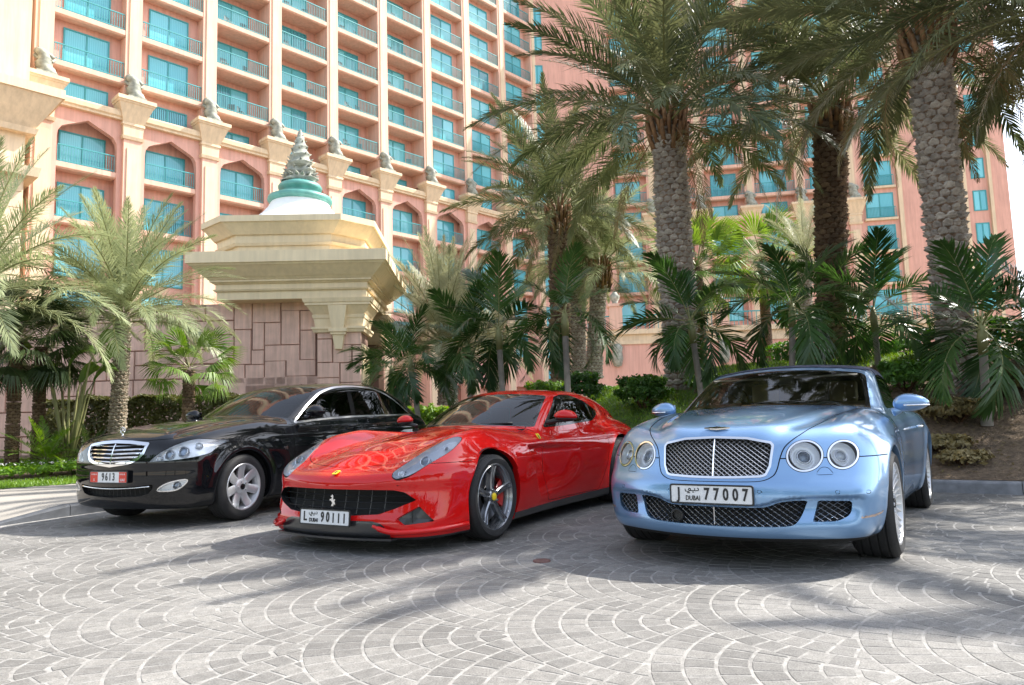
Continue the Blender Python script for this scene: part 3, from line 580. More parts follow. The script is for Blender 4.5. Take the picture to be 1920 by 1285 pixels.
M_DRY = leaf_mat('dry grass', (.16, .13, .05), (.26, .21, .09), .2)
M_STEM = mat('green palm stalk', (.20, .20, .075), .55, noise=.2, nscale=6)
M_STEMD = mat('orange brown leaf base', (.22, .11, .045), .7, noise=.35, nscale=12)
M_BARK = mat('grey brown palm bark', (.345, .30, .255), .9, noise=.3, nscale=5, bump=.6, bscale=60, bdist=.03)
M_BARKB = mat('brown palm bark', (.135, .088, .055), .9, noise=.4, nscale=6, bump=.6, bscale=60, bdist=.03)
M_BARKG = mat('pale grey ringed trunk', (.25, .225, .19), .85, noise=.25, nscale=8, bump=.3, bscale=50)
M_BARKW = mat('pale patchy trunk', (.33, .28, .22), .9, noise=.45, nscale=14, bump=.8, bscale=40, bdist=.03)
def bark_tone(m, fibre, lo, hi):
    """cut leaf bases of uneven tone with brown fibre showing between them"""
    nt = m.node_tree; b = nt.nodes['Principled BSDF']; src = b.inputs['Base Color'].links[0].from_socket; N = nt.nodes.new; Lk = nt.links.new
    a = N('ShaderNodeAttribute'); a.attribute_name = 'tone'; r = N('ShaderNodeValToRGB'); e = r.color_ramp.elements; e[0].position = .05; e[0].color = tuple(fibre) + (1,); e[1].position = 1; e[1].color = (hi, hi, hi * .97, 1); q = e.new(.24); q.color = (lo, lo * .97, lo * .93, 1)
    Lk(a.outputs['Fac'], r.inputs[0]); x = N('ShaderNodeMix'); x.data_type = 'RGBA'; x.blend_type = 'MULTIPLY'; x.inputs[0].default_value = 1; Lk(src, x.inputs[6]); Lk(r.outputs[0], x.inputs[7]); Lk(x.outputs[2], b.inputs['Base Color'])
bark_tone(M_BARK, (.62, .46, .34), .85, 1.5); bark_tone(M_BARKB, (.6, .45, .3), .8, 1.6); bark_tone(M_BARKW, (.5, .4, .3), .8, 1.5)
def frond(L, n, ll, lw, droop, vee, seed, start=.16, a0=62, a1=22, p=1.3, rw=.022, jit=.12, hang=.25):
    """one feather leaf along +x, arching down; leaflets on both sides"""
    rnd = np.random.RandomState(seed); K = 26; t = np.linspace(0, 1, K); ph = -droop * t ** p; ds = L / (K - 1)
    px = np.concatenate([[0], np.cumsum(np.cos(ph[:-1]) * ds)]); pz = np.concatenate([[0], np.cumsum(np.sin(ph[:-1]) * ds)])
    V = []; T = []; mi = []
    rw_ = rw * (1 - .85 * t)
    for i in range(K):
        for k in range(4):
            a = math.pi / 4 + k * math.pi / 2; V.append((px[i], math.cos(a) * rw_[i], pz[i] + math.sin(a) * rw_[i] * .7))
    for i in range(K - 1):
        for k in range(4):
            a, b = i * 4 + k, i * 4 + (k + 1) % 4; T += [(a, b, b + 4), (a, b + 4, a + 4)]; mi += [1, 1]
    for s in (1, -1):
        for q in range(n):
            tt = start + (1 - start) * (q + rnd.uniform(.2, .8)) / n; i = min(int(tt * (K - 1)), K - 2); f = tt * (K - 1) - i
            P = np.array([px[i] + (px[i + 1] - px[i]) * f, 0, pz[i] + (pz[i + 1] - pz[i]) * f]); ang = -droop * tt ** p
            tg = np.array([math.cos(ang), 0, math.sin(ang)]); up = np.array([-math.sin(ang), 0, math.cos(ang)]); sd = np.array([0, s, 0])
            u = (tt - start) / (1 - start); al = R(a0 + (a1 - a0) * u + rnd.normal() * 5); vv = R(vee) * (1 - .5 * u) + rnd.normal() * jit
            d = tg * math.cos(al) + (sd * math.cos(vv) + up * math.sin(vv)) * math.sin(al); d /= np.linalg.norm(d)
            l = ll * (math.sin(math.pi * min(1, .12 + .80 * u + .05)) ** .6) * (1 - .35 * u) * rnd.uniform(.88, 1.08); w = lw * (.8 + .2 * math.sin(math.pi * u))
            wd = np.cross(d, up); wd = wd / (np.linalg.norm(wd) + 1e-9) * .5 + tg * .25; wd -= d * (wd @ d); wd = wd / np.linalg.norm(wd) * w / 2
            m = P + d * l * .5 + np.array([0, 0, -hang * l * .10]); e = P + d * l + np.array([0, 0, -hang * l * .5]); b = len(V)
            V += [tuple(P - wd * .6), tuple(P + wd * .6), tuple(m - wd), tuple(m + wd), tuple(e)]; T += [(b, b + 1, b + 3), (b, b + 3, b + 2), (b + 2, b + 3, b + 4)]; mi += [0, 0, 0]
    return np.array(V), np.array(T), mi
def frond_set(key, mats, specs):
    out = []
    for s in specs:
        V, T, mi = frond(**s); me = mesh_np('frond', V, T, smooth=False, midx=mi)
        for m in mats: me.materials.append(m)
        out.append(me)
    return out
FR = {}
_d = [dict(L=3.7, n=100, ll=.64, lw=.029, vee=36, hang=.18, jit=.3), dict(L=3.8, n=100, ll=.66, lw=.029, vee=32, hang=.25, jit=.3), dict(L=3.7, n=100, ll=.64, lw=.029, vee=28, hang=.35, jit=.3), dict(L=3.5, n=95, ll=.62, lw=.029, vee=22, hang=.45, jit=.3)]
FR['date'] = frond_set('date', [M_DATE, M_STEM], [dict(d, droop=dr, seed=i) for i, (d, dr) in enumerate(zip(_d, (.40, .72, .95, 1.10)))])
_d2 = [dict(d, L=2.55, n=90, ll=.48, lw=.017) for d in _d]
FR['dead'] = frond_set('dead', [M_DRY, M_STEMD], [dict(d, n=60, ll=.5, lw=.022, hang=.9, droop=dr, seed=60 + i) for i, (d, dr) in enumerate(zip(_d, (.9, 1.1, 1.2, 1.3)))])
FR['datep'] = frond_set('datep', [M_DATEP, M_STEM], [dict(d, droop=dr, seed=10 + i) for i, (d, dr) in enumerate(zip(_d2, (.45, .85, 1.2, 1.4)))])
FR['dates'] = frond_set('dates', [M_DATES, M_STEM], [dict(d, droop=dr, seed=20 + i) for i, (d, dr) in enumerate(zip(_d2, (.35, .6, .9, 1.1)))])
_a = dict(n=40, ll=.64, lw=.042, vee=26, start=.18, a0=60, a1=24, rw=.015, hang=.5, jit=.16)
FR['adon'] = frond_set('adon', [M_ADON, M_STEM], [dict(_a, L=1.75, droop=.8, seed=31), dict(_a, L=1.8, droop=1.25, seed=32), dict(_a, L=1.75, droop=1.6, seed=33), dict(_a, L=1.6, droop=1.95, seed=34)])
FR['cycad'] = frond_set('cycad', [M_BUSHB, M_STEM], [dict(L=.95, n=34, ll=.20, lw=.018, vee=25, start=.1, a0=65, a1=35, rw=.008, hang=.1, droop=dr, seed=40 + i) for i, dr in enumerate((.4, .7, 1.0, 1.2))])
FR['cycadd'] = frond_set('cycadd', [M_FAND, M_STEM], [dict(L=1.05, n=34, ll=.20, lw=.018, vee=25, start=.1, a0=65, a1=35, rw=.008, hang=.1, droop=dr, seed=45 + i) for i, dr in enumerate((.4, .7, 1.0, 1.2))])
def fan_leaf(pet, rad, n, seed, spread=150, drop=.25):
    """palmate leaf on a stalk along +x"""
    rnd = np.random.RandomState(seed); V = []; T = []; mi = []
    for i in range(9):
        t = i / 8; x = pet * t; z = -.10 * pet * t * t
        for k in range(3): a = 2 * math.pi * k / 3; V.append((x, math.cos(a) * .014 * (1.2 - .5 * t), z + math.sin(a) * .010))
    for i in range(8):
        for k in range(3): a, b = i * 3 + k, i * 3 + (k + 1) % 3; T += [(a, b, b + 3), (a, b + 3, a + 3)]; mi += [1, 1]
    H = np.array([pet, 0, -.10 * pet])
    for q in range(n):
        a = R(-spread / 2 + spread * (q + .5) / n) * 1.0 + rnd.normal() * .02; r = rad * (1 - .18 * abs(a) / R(90)) * rnd.uniform(.92, 1.05); d = np.array([math.cos(a), math.sin(a), .22 * math.cos(2 * a)]); d /= np.linalg.norm(d)
        w = np.array([-math.sin(a), math.cos(a), 0]); wid = r * .55 * R(spread) / n * .62; zz = .012 if q % 2 else -.012
        c1 = H + d * r * .58 + np.array([0, 0, zz - .04 * r]); e = H + d * r + np.array([0, 0, -drop * r]); b = len(V)
        V += [tuple(H), tuple(c1 - w * wid), tuple(c1 + w * wid), tuple(e)]; T += [(b, b + 1, b + 2), (b + 1, b + 3, b + 2)]; mi += [0, 0]
    me = mesh_np('fan_leaf', np.array(V), np.array(T), smooth=False, midx=mi); return me
for key, m, sz in (('fan', M_FAN, 1.), ('fand', M_FAND, 1.)):
    FR[key] = [fan_leaf(.75 * sz, .72 * sz, 34, 50 + i, 190, .22 + .12 * i) for i in range(4)]
    for me in FR[key]: me.materials.append(m); me.materials.append(M_STEM)
def boss_trunk(name, H, r0, r1, nb, pitch, relief, lean=(0, 0), seed=0, bulge=0., flare=0.):
    """date palm stem: staggered rows of cut leaf bases"""
    rows = int(H / pitch); per = 8; nr = rows * per + 1; nc = nb * 8; rnd = np.random.RandomState(seed); jit = rnd.uniform(.45, 1.3, (rows + 2, nb + 1))
    i = np.arange(nr); z = i / per * pitch; A = np.arange(nc) / nc * 2 * math.pi; Z, AA = np.meshgrid(z, A, indexing='ij'); v = Z / pitch; row = np.floor(v + 1e-6).astype(int); fv = v - row
    u = AA / (2 * math.pi) * nb + .5 * (row % 2) + .06 * np.sin(row * 1.7); col = np.floor(u).astype(int) % nb; fu = np.abs(u - np.floor(u) - .5) * 2
    top = .92 - .50 * fu ** 2; sh = np.clip((1 - fu) / .22, 0, 1) ** .7 * np.where(fv < top, (.25 + .75 * (fv / top) ** .8), np.clip(1 - (fv - top) / .10, 0, 1) * .85)
    t = Z / H; rad = r0 + (r1 - r0) * t + bulge * np.sin(math.pi * t) + flare * np.exp(-Z / .35) + relief * sh * jit[row.clip(0, rows), col] + relief * .16 * rnd.normal(size=Z.shape)
    X = rad * np.cos(AA) + lean[0] * t; Y = rad * np.sin(AA) + lean[1] * t
    V = np.stack([X, Y, Z], -1).reshape(-1, 3); idx = np.arange(nr * nc).reshape(nr, nc); nx = np.roll(idx, -1, 1)
    Q = np.stack([idx[:-1], nx[:-1], nx[1:], idx[1:]], -1).reshape(-1, 4); me = mesh_np(name, V, Q, smooth=True)
    tn = jit[row.clip(0, rows), col] * .9 - .35; tn = np.where(sh > .35, tn.clip(.25, 1), .0); a_ = me.attributes.new('tone', 'FLOAT', 'POINT'); a_.data.foreach_set('value', tn.ravel().astype(np.float32)); return me
def crown(root, key, top, n, emin, emax, scale, seed, az0=None, azr=None, droopsel=None, sink=.0, name='frond', r=.12):
    rnd = random.Random(seed); ms = FR[key]
    for i in range(n):
        f = (i + .5) / n; el = emax + (emin - emax) * f ** .85 + rnd.uniform(-6, 6); az = i * 2.39996 + rnd.uniform(-.25, .25)
        if azr: az = az0 + (rnd.random() - .5) * azr
        k = min(3, max(0, int(f * 4 + rnd.uniform(-.6, .6)))); o = bpy.data.objects.new(name, ms[k]); COL.objects.link(o); o.parent = root
        s = scale * rnd.uniform(.86, 1.08); o.scale = (s, s, s); o.location = (top[0] + r * math.cos(az), top[1] + r * math.sin(az), top[2] + sink * (.5 - f))
        o.rotation_euler = (rnd.uniform(-.45, .45), -R(el), az)
def date_palm(label, base, topc, r0, r1, key, n, scale, seed, emin=-35, emax=82, bark=M_BARK, nb=13, pitch=.105, relief=.05, group='date palms', bulge=0., boots=True):
    root = empty('date_palm', base); tag(root, label, 'palm tree', group); H = topc[2] - base[2]; ln = (topc[0] - base[0], topc[1] - base[1])
    tr = link('trunk', boss_trunk('trunk', H, r0, r1, nb, pitch, relief, ln, seed, bulge, .06), bark, root)
    top = (ln[0], ln[1], H)
    if boots:      # cut stalks and fibre under the crown
        mb = MB(); rnd = random.Random(seed + 5)
        for i in range(46):
            a = i * 2.4; z = H - .75 + .85 * i / 46; rr = r1 + .03; q = rnd.uniform(.22, .42)
            x, y = top[0] + rr * math.cos(a), top[1] + rr * math.sin(a); mb.tube([(x, y, z - .12), (x + .10 * math.cos(a), y + .10 * math.sin(a), z + q * .5), (x + .14 * math.cos(a), y + .14 * math.sin(a), z + q)], [.055, .045, .03], 5)
        mb.build('leaf_base', M_STEMD, root, smooth=True)
    crown(root, key, top, n, emin, emax, scale, seed, sink=.5, r=r1 * .55)
    if key == 'date': crown(root, 'dead', (top[0], top[1], top[2] - .25), 5, -48, -30, scale * .62, seed + 77, sink=.2, r=r1 * .8)
    return root
def gz(x, y): return float(mound(x, y))
def tree_at(px, py_base, py_top, Y, px_top=None):
    b = at(px, py_base, Y); t = at(px if px_top is None else px_top, py_top, Y); return b, t
# ---- four tall ones on the bank
def tall(label, pxb, pxt, pyt, Y, r0, r1, n, sc, seed, **k):
    t = at(pxt, pyt, Y); b = at(pxb, 700, Y); z = gz(b.x, Y) - .1; return date_palm(label, (b.x, Y, z), (t.x, Y, t.z), r0, r1, 'date', n, sc, seed, **k)
tall('tall date palm with knobbly grey trunk rising behind the blue car bonnet', 1280, 1250, 215, 14.3, .28, .26, 58, 1.12, 1, emin=-2, bulge=.03, nb=12, pitch=.115, relief=.08)
tall('tall date palm with dark brown trunk between the other two on the right', 1560, 1556, 190, 15.6, .25, .29, 52, 1.08, 2, emin=-2, bark=M_BARKB, relief=.09, nb=11, pitch=.115)
tall('thickest date palm with swollen grey trunk on the far right', 1800, 1735, 45, 10.8, .18, .24, 54, 1.0, 3, emin=0, bulge=.02, nb=11, pitch=.115, relief=.08)
tall('slimmer date palm with brown ringed trunk behind the red car roof', 1050, 1046, 395, 21.5, .25, .25, 54, .98, 4, emin=-8, bark=M_BARKB, relief=.085, nb=9, pitch=.15)
tall('leaning date palm out beyond the right edge, its fronds hanging into view', 2080, 2060, 120, 11.5, .30, .32, 40, .9, 8, emin=-10)
for i_, (x_, y_, h_) in enumerate(((8.0, 9.1, 6.6), (12.4, 5.6, 7.0))):
    date_palm('date palm along the kerb out of view to the right, %s from the thick trunk' % ('first', 'second', 'third', 'fourth')[i_], (x_, y_, gz(x_, y_) - .1), (x_ - .2, y_, h_), .27, .29, 'date', 44, .95, 200 + i_, emin=-8, nb=11, pitch=.125, relief=.07)
# ---- paler ones behind
def pale(label, pxb, pxt, pyb, pyt, Y, r, key, n, sc, seed, **k):
    b = at(pxb, pyb, Y); t = at(pxt, pyt, Y); return date_palm(label, (b.x, Y, max(.0, min(b.z, 2.2))), (t.x, Y, t.z), r, r, key, n, sc, seed, **k)
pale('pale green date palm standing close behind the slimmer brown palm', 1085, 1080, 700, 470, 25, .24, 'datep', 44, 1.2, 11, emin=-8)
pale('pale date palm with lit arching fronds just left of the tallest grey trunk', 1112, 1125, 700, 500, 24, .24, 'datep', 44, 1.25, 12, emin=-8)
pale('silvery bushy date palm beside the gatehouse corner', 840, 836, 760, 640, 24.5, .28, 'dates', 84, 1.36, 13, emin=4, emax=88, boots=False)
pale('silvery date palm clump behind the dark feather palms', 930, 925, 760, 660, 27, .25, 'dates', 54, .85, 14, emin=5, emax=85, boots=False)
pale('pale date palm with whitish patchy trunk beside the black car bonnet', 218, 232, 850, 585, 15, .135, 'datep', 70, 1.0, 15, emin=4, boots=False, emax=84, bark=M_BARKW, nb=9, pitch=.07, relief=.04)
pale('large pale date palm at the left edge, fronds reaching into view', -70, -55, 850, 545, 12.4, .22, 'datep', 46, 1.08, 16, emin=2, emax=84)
# ---- dark feather palms on the bank
def feather(label, px, pyb, pyt, Y, sc, n, seed, r=.055, emin=-20, emax=80, pxt=None, shaft=.4):
    b = at(px, pyb, Y); t = at(pxt or px, pyt + 18, Y); z = min(b.z, gz(b.x, Y)); root = empty('feather_palm', (b.x, Y, z)); tag(root, label, 'palm tree', 'dark feather palms on the bank'); rt_ = random.Random(seed); root.rotation_euler = (rt_.uniform(-.10, .10), rt_.uniform(-.12, .12), rt_.uniform(0, 6)); H = t.z - z; dx = rt_.uniform(-.05, .05)
    H = max(H, .5); mb = MB(); K = 14; pr = [(r * (1.35 - .45 * min(1, i / 5)) * (1 + (.06 if i % 2 else 0)), H * i / K) for i in range(K + 1)]
    mb.lathe(pr, 12); me = mb.mesh('trunk', smooth=True)
    for v in me.vertices: v.co.x += dx * v.co.z / H
    link('trunk', me, M_BARKG, root); mb = MB(); mb.tube([(dx, 0, H - .05), (dx, 0, H + shaft * .5), (dx, 0, H + shaft)], [r * 1.05, r * 1.2, r * .5], 10); mb.build('crownshaft', M_STEM, root, smooth=True)
    crown(root, 'adon', (dx, 0, H + shaft * .8), n + 1, emin - 12, emax, sc * 1.0, seed, sink=.1, r=.02); return root
for a in (('dark feather palm in front of the gatehouse pier, lowest of the row', 735, 790, 705, 14.5, .62, 11, 61), ('dark feather palm right beside the red car windscreen, low and bushy', 795, 790, 690, 13.6, .70, 12, 62),
          ('dark feather palm left of the tallest of the bushy middle ones', 885, 760, 660, 13.2, .74, 13, 63), ('dark bushy feather palm behind the middle of the red car roof', 948, 745, 632, 12.6, .82, 13, 64),
          ('slender grey feather palm with one bright green frond above the red roof', 1066, 742, 605, 11.6, .72, 11, 65), ('dark feather palm overlapping the knobbly grey trunk', 1318, 735, 620, 12.2, .80, 13, 66),
          ('dark feather palm straight behind the blue car windscreen', 1482, 700, 590, 12.0, .92, 13, 67), ('dark feather palm with drooping fronds above the soft top', 1648, 700, 600, 12.8, .86, 12, 68), ('dark feather palm on bare soil at the right, nearest the kerb', 1850, 790, 640, 9.6, .86, 13, 69),
          ('dark feather palm in the back row between windscreen and thick trunk', 1545, 690, 560, 15.5, .85, 11, 70), ('dark feather palm at the right edge, half out of view', 1965, 760, 600, 10.8, .95, 12, 71)):
    feather(*a)
# ---- fan palms
def fan_palm(label, px, pyb, pyt, Y, key, n, sc, seed, r=.11, emin=-45, emax=75, bark=M_BARKB):
    b = at(px, pyb, Y); t = at(px, pyt, Y); z = max(.1, min(b.z, gz(b.x, Y) if b.x > -2 else .25)); root = empty('fan_palm', (b.x, Y, z)); tag(root, label, 'palm tree', 'fan palms'); H = max(t.z - z, .3)
    link('trunk', boss_trunk('trunk', H, r, r * .9, 9, .06, .02, (0, 0), seed), bark, root); crown(root, key, (0, 0, H), n, emin, emax, sc, seed, sink=.12, name='fan_leaf', r=.04); return root
fan_palm('bright green fan palm in front of the stone wall, above the black bonnet', 352, 850, 690, 14.2, 'fan', 22, .72, 81, emin=-28)
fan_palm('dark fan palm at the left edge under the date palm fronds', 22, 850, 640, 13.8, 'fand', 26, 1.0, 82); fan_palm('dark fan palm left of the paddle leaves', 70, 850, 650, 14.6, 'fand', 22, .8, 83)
fan_palm('bright sunlit fan palm between the grey and brown trunks, left one', 1318, 700, 500, 27, 'fan', 30, 1.7, 84, r=.2); fan_palm('bright sunlit fan palm between the grey and brown trunks, right one', 1442, 690, 490, 29, 'fan', 30, 1.7, 85, r=.2)
pale('pale feathery palm crown beside the dark brown trunk', 1510, 1508, 690, 480, 24, .2, 'dates', 40, .8, 86, emin=-10, boots=False)
# ---- paddle-leaved plant and cycads on the left
def paddle(label, px, py, Y):
    b = at(px, py, Y); root = empty('paddle_plant', (b.x, Y, .2)); tag(root, label, 'plant'); rnd = random.Random(4)
    for i in range(9):
        a = rnd.uniform(-.5, .5); h = rnd.uniform(1.5, 2.3); dx = math.sin(a) * h * .6 + rnd.uniform(-.1, .1); dy = rnd.uniform(-.3, .3); mb = MB()
        p = [(0, 0, 0), (dx * .4, dy * .4, h * .5), (dx * .8, dy * .8, h), (dx * 1.1, dy, h * 1.12)]; mb.tube(p, [.035, .028, .02, .012], 6); st = mb.build('leaf_stalk', M_STEM, root, smooth=True)
        L = rnd.uniform(.6, .95); W = L * .30; V = []; Q = []; n = 10; az = rnd.uniform(0, 6.28)
        for k in range(n + 1):
            t = k / n; w = W * math.sin(math.pi * min(1, t * .9 + .08)) ** .7; d = Vector((dx * .5 + .25 * math.cos(az), .25 * math.sin(az), 1 - 1.6 * t * .7)); q = Vector(p[-1]) + Vector((math.copysign(1, dx) * .55 * L * t, .2 * L * t * math.sin(az), L * (t - .75 * t * t)))
            for s in (-1, 0, 1): V.append((q.x + s * w * -.35 * math.sin(az), q.y + s * w * math.cos(az) * .8, q.z + abs(s) * w * .35 + s * w * .3))
        for k in range(n):
            for s in (0, 1): Q.append((k * 3 + s, k * 3 + s + 1, k * 3 + s + 4, k * 3 + s + 3))
        link('leaf_blade', mesh_np('leaf_blade', V, Q), M_FAN, st)
    return root
paddle('tall paddle-leaved plant with pale green stalks left of the whitish trunk', 128, 830, 14.4)
def cycad(label, px, py, Y, key, sc, seed, n=26):
    b = at(px, py, Y); root = empty('cycad', (b.x, Y, .16)); tag(root, label, 'plant', 'cycads in the left bed'); link('trunk', boss_trunk('trunk', .3, .10, .09, 7, .05, .02, (0, 0), seed), M_BARKB, root); crown(root, key, (0, 0, .28), n, -12, 80, sc, seed, r=.03)
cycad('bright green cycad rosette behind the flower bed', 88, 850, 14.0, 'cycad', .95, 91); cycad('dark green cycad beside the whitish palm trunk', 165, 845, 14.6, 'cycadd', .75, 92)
# ---- leaf clouds: shrubs, hedges, ground cover
def leaves(n, fn, size, seed, up=.3, asp=.5):
    rnd = np.random.RandomState(seed); P, Nn = fn(rnd, n); d = Nn + rnd.normal(size=(n, 3)) * .7 + np.array([0, 0, up]); d /= np.linalg.norm(d, axis=1)[:, None]
    a = np.cross(d, rnd.normal(size=(n, 3))); a /= np.linalg.norm(a, axis=1)[:, None]; b = np.cross(d, a); s = size * rnd.uniform(.6, 1.25, (n, 1))
    V = np.stack([P - a * s, P - b * s * asp + d * s * .15, P + a * s, P + b * s * asp + d * s * .15], 1).reshape(-1, 3); Q = np.arange(4 * n).reshape(n, 4); return mesh_np('leaves', V, Q, smooth=False)
def ell(c, r, rough=.22, inner=.55):
    def fn(rnd, n):
        d = rnd.normal(size=(n, 3)); d[:, 2] = np.where(d[:, 2] < -.3, -d[:, 2], d[:, 2]); d /= np.linalg.norm(d, axis=1)[:, None]
        bump = 1 + rough * (np.sin(d[:, 0] * 7 + c[0]) * np.sin(d[:, 1] * 8 + 1) + .6 * np.sin(d[:, 2] * 11 + c[0] * 3)); k = rnd.uniform(inner, 1., n) ** .5 * bump
        return np.array(c) + d * np.array(r) * k[:, None], d
    return fn
def shrub(label, px, py, Y, r, m, n, size, seed, name='shrub', cat='shrub', group='shrubs on the bank'):
    b = at(px, py, Y); z = gz(b.x, Y) if b.x > -3 else .2; root = empty(name, (b.x, Y, z)); tag(root, label, cat, group); mb = MB(); rnd = random.Random(seed)
    for i in range(5): a = i * 1.26; mb.tube([(0, 0, -.05), (r[0] * .3 * math.cos(a), r[1] * .3 * math.sin(a), r[2] * .5), (r[0] * .6 * math.cos(a), r[1] * .6 * math.sin(a), r[2] * .9)], [.022, .016, .006], 5)
    mb.build('stem', M_BARKB, root); link('foliage', leaves(n, ell((0, 0, r[2] * .75), r), size, seed), m, root); return root
shrub('round clipped green shrub on the grass behind the red car', 1092, 735, 15.5, (.42, .42, .42), M_BUSH, 2600, .05, 101); shrub('bright yellow green shrub beside the brown palm trunk', 1022, 735, 16.5, (.50, .45, .45), M_BUSHB, 2600, .055, 102)
shrub('dark green shrub at the foot of the grey palm trunk, left side', 1205, 740, 13.4, (.50, .45, .36), M_BUSH, 2800, .05, 103); shrub('small bright leafy shrub right of the grey palm trunk', 1330, 735, 13.6, (.40, .4, .16), M_BUSHB, 1500, .05, 104)
shrub('bright low shrub by the path edge above the lawn', 1150, 720, 18.5, (.7, .5, .24), M_BUSHB, 2200, .05, 105); shrub('yellow green shrub under the low feather palms', 800, 770, 16, (.55, .5, .55), M_BUSHB, 2600, .06, 106); shrub('bright low shrub at the far end of the black car boot', 735, 760, 16.5, (.7, .5, .4), M_BUSHB, 2600, .06, 107)
shrub('lone weedy shrub on bare soil near the right kerb', 1810, 900, 8.75, (.30, .25, .10), M_DRY, 900, .035, 108); shrub('dark shrub low on the bank right of the blue car', 1700, 735, 11.2, (.45, .4, .28), M_BUSH, 2000, .045, 109); shrub('green shrub behind the red car boot', 950, 740, 16.0, (.6, .5, .38), M_BUSHB, 2400, .055, 110)
shrub('yellow green tufted plant on the soil right of the blue car', 1795, 765, 9.9, (.5, .4, .18), M_DRY, 1600, .05, 112); shrub('olive tufted plant low on the soil at the right edge', 1890, 745, 10.2, (.5, .4, .2), M_HEDGE, 1600, .05, 113); shrub('trailing dry plant beside the nearest feather palm', 1760, 800, 9.3, (.4, .3, .12), M_DRY, 1000, .045, 114)
shrub('leggy bush with open twigs in front of the wall on the left', 110, 800, 16.2, (.55, .4, .75), M_HEDGE, 1500, .05, 111, group='shrubs in the left bed')
def boxfn(x0, x1, y0, y1, zf0, zf1):
    def fn(rnd, n):
        P = np.stack([rnd.uniform(x0, x1, n), rnd.uniform(y0, y1, n), rnd.uniform(0, 1, n)], 1); k = rnd.randint(0, 3, n); P[k == 0, 2] = 1 - rnd.rand((k == 0).sum()) * .06; P[k == 1, 1] = y0 + rnd.rand((k == 1).sum()) * .08
        bump = .05 * np.sin(P[:, 0] * 4.1) + .04 * np.sin(P[:, 0] * 9.7 + 2); N = np.zeros((n, 3)); N[k == 0, 2] = 1; N[k == 1, 1] = -1; z0, z1 = zf0(P[:, 0], P[:, 1]), zf1(P[:, 0], P[:, 1]) + bump; P[:, 1] += bump * .8; P[:, 2] = z0 + (z1 - z0) * P[:, 2]; return P, N
    return fn
def hedge(label, x0, x1, y0, y1, h, m, n, size, seed, zb=None):
    root = empty('hedge', ((x0 + x1) / 2, (y0 + y1) / 2, 0)); tag(root, label, 'hedge'); cx, cy = root.location.x, root.location.y
    z0 = zb or (lambda x, y: mound(x, y)); me = leaves(n, boxfn(x0, x1, y0, y1, lambda x, y: z0(x, y) - .05, lambda x, y: z0(x, y) + h), size, seed)
    for v in me.vertices: v.co.x -= cx; v.co.y -= cy
    link('foliage', me, m, root); mb = MB()
    for i in range(int((x1 - x0) / .5)): x = x0 + .25 + i * .5; mb.tube([(x - cx, 0, float(z0(x, cy)) - .05), (x - cx + .05, .05, float(z0(x, cy)) + h * .8)], [.02, .01], 5)
    mb.build('stem', M_BARKB, root); return root
flat2 = lambda x, y: .2 + 0 * x
hedge('clipped olive hedge along the foot of the gatehouse wall', -11.6, -5.9, 17.4, 18.3, 1.55, M_HEDGE, 22000, .06, 121, flat2)
hedge('green hedge on the bank behind the blue soft top', 6.0, 9.4, 16.5, 17.4, .52, M_BUSH, 5000, .055, 122); hedge('dark green hedge along the bank at the right edge', 6.9, 12.5, 12.0, 12.9, .55, M_BUSH, 6500, .055, 123)
hedge('bright low hedge beyond the lawn behind the red car', -2.0, 1.6, 21, 22, .5, M_BUSHB, 4500, .06, 124)
def bedfn(x0, x1, ya, yb, z, hgt):
    def fn(rnd, n):
        x = rnd.uniform(x0, x1, n); s = rnd.rand(n); P = np.stack([x, ya(x) + (yb(x) - ya(x)) * s, z + hgt * (.4 + .6 * rnd.rand(n)) * (1 + .25 * np.sin(x * 3) * np.sin(s * 9))], 1); return P, np.tile([0, 0, 1.], (n, 1))
    return fn
edge = lambda x: 11.45 + (.64 * (x + 7.5)) / .77
me = leaves(22000, bedfn(-16, -4.6, lambda x: edge(x) + 2.4, lambda x: edge(x) + 5.2, .15, .26), .055, 131); o = link('ground_cover', me, M_BED); tag(o, 'bright green flowering ground cover bed beyond the lawn on the left', 'ground cover', kind='stuff')
me = leaves(1500, bedfn(-16, -4.6, lambda x: edge(x) + 2.4, lambda x: edge(x) + 5.2, .36, .08), .028, 132); o = link('flowers', me, mat('white petals', (.75, .72, .70), .6)); tag(o, 'tiny white flowers scattered over the ground cover', 'flowers', kind='stuff')
mb = MB(); q = [(-7.4, 12.6), (-6.6, 13.4), (-6.2, 13.1), (-7.0, 12.3)]; mb.prism([(x - 2.1, y + .1) for x, y in q], .12, .146, axis='z'); o = mb.build('stepping_stone', M_WALK); tag(o, 'pale stepping stone slab in the lawn strip on the left', 'stepping stone')
def grass(n, xs, ys, zf, h, seed, ok, m):
    rnd = np.random.RandomState(seed); x = rnd.uniform(*xs, n); y = rnd.uniform(*ys, n); k = ok(x, y); x, y = x[k], y[k]; n = len(x); z = zf(x, y); a = rnd.uniform(0, 6.28, n); w = .007 + .005 * rnd.rand(n); hh = h * rnd.uniform(.5, 1.2, n); lx, ly = rnd.normal(size=n) * h * .45, rnd.normal(size=n) * h * .45
    V = np.stack([np.stack([x - w * np.cos(a), y - w * np.sin(a), z], 1), np.stack([x + w * np.cos(a), y + w * np.sin(a), z], 1), np.stack([x + lx, y + ly, z + hh], 1)], 1).reshape(-1, 3); return mesh_np('grass', V, np.arange(3 * n).reshape(n, 3), smooth=False)
kd = lambda x, y: (x - KP[0]) * KN[0] + (y - KP[1]) * KN[1]
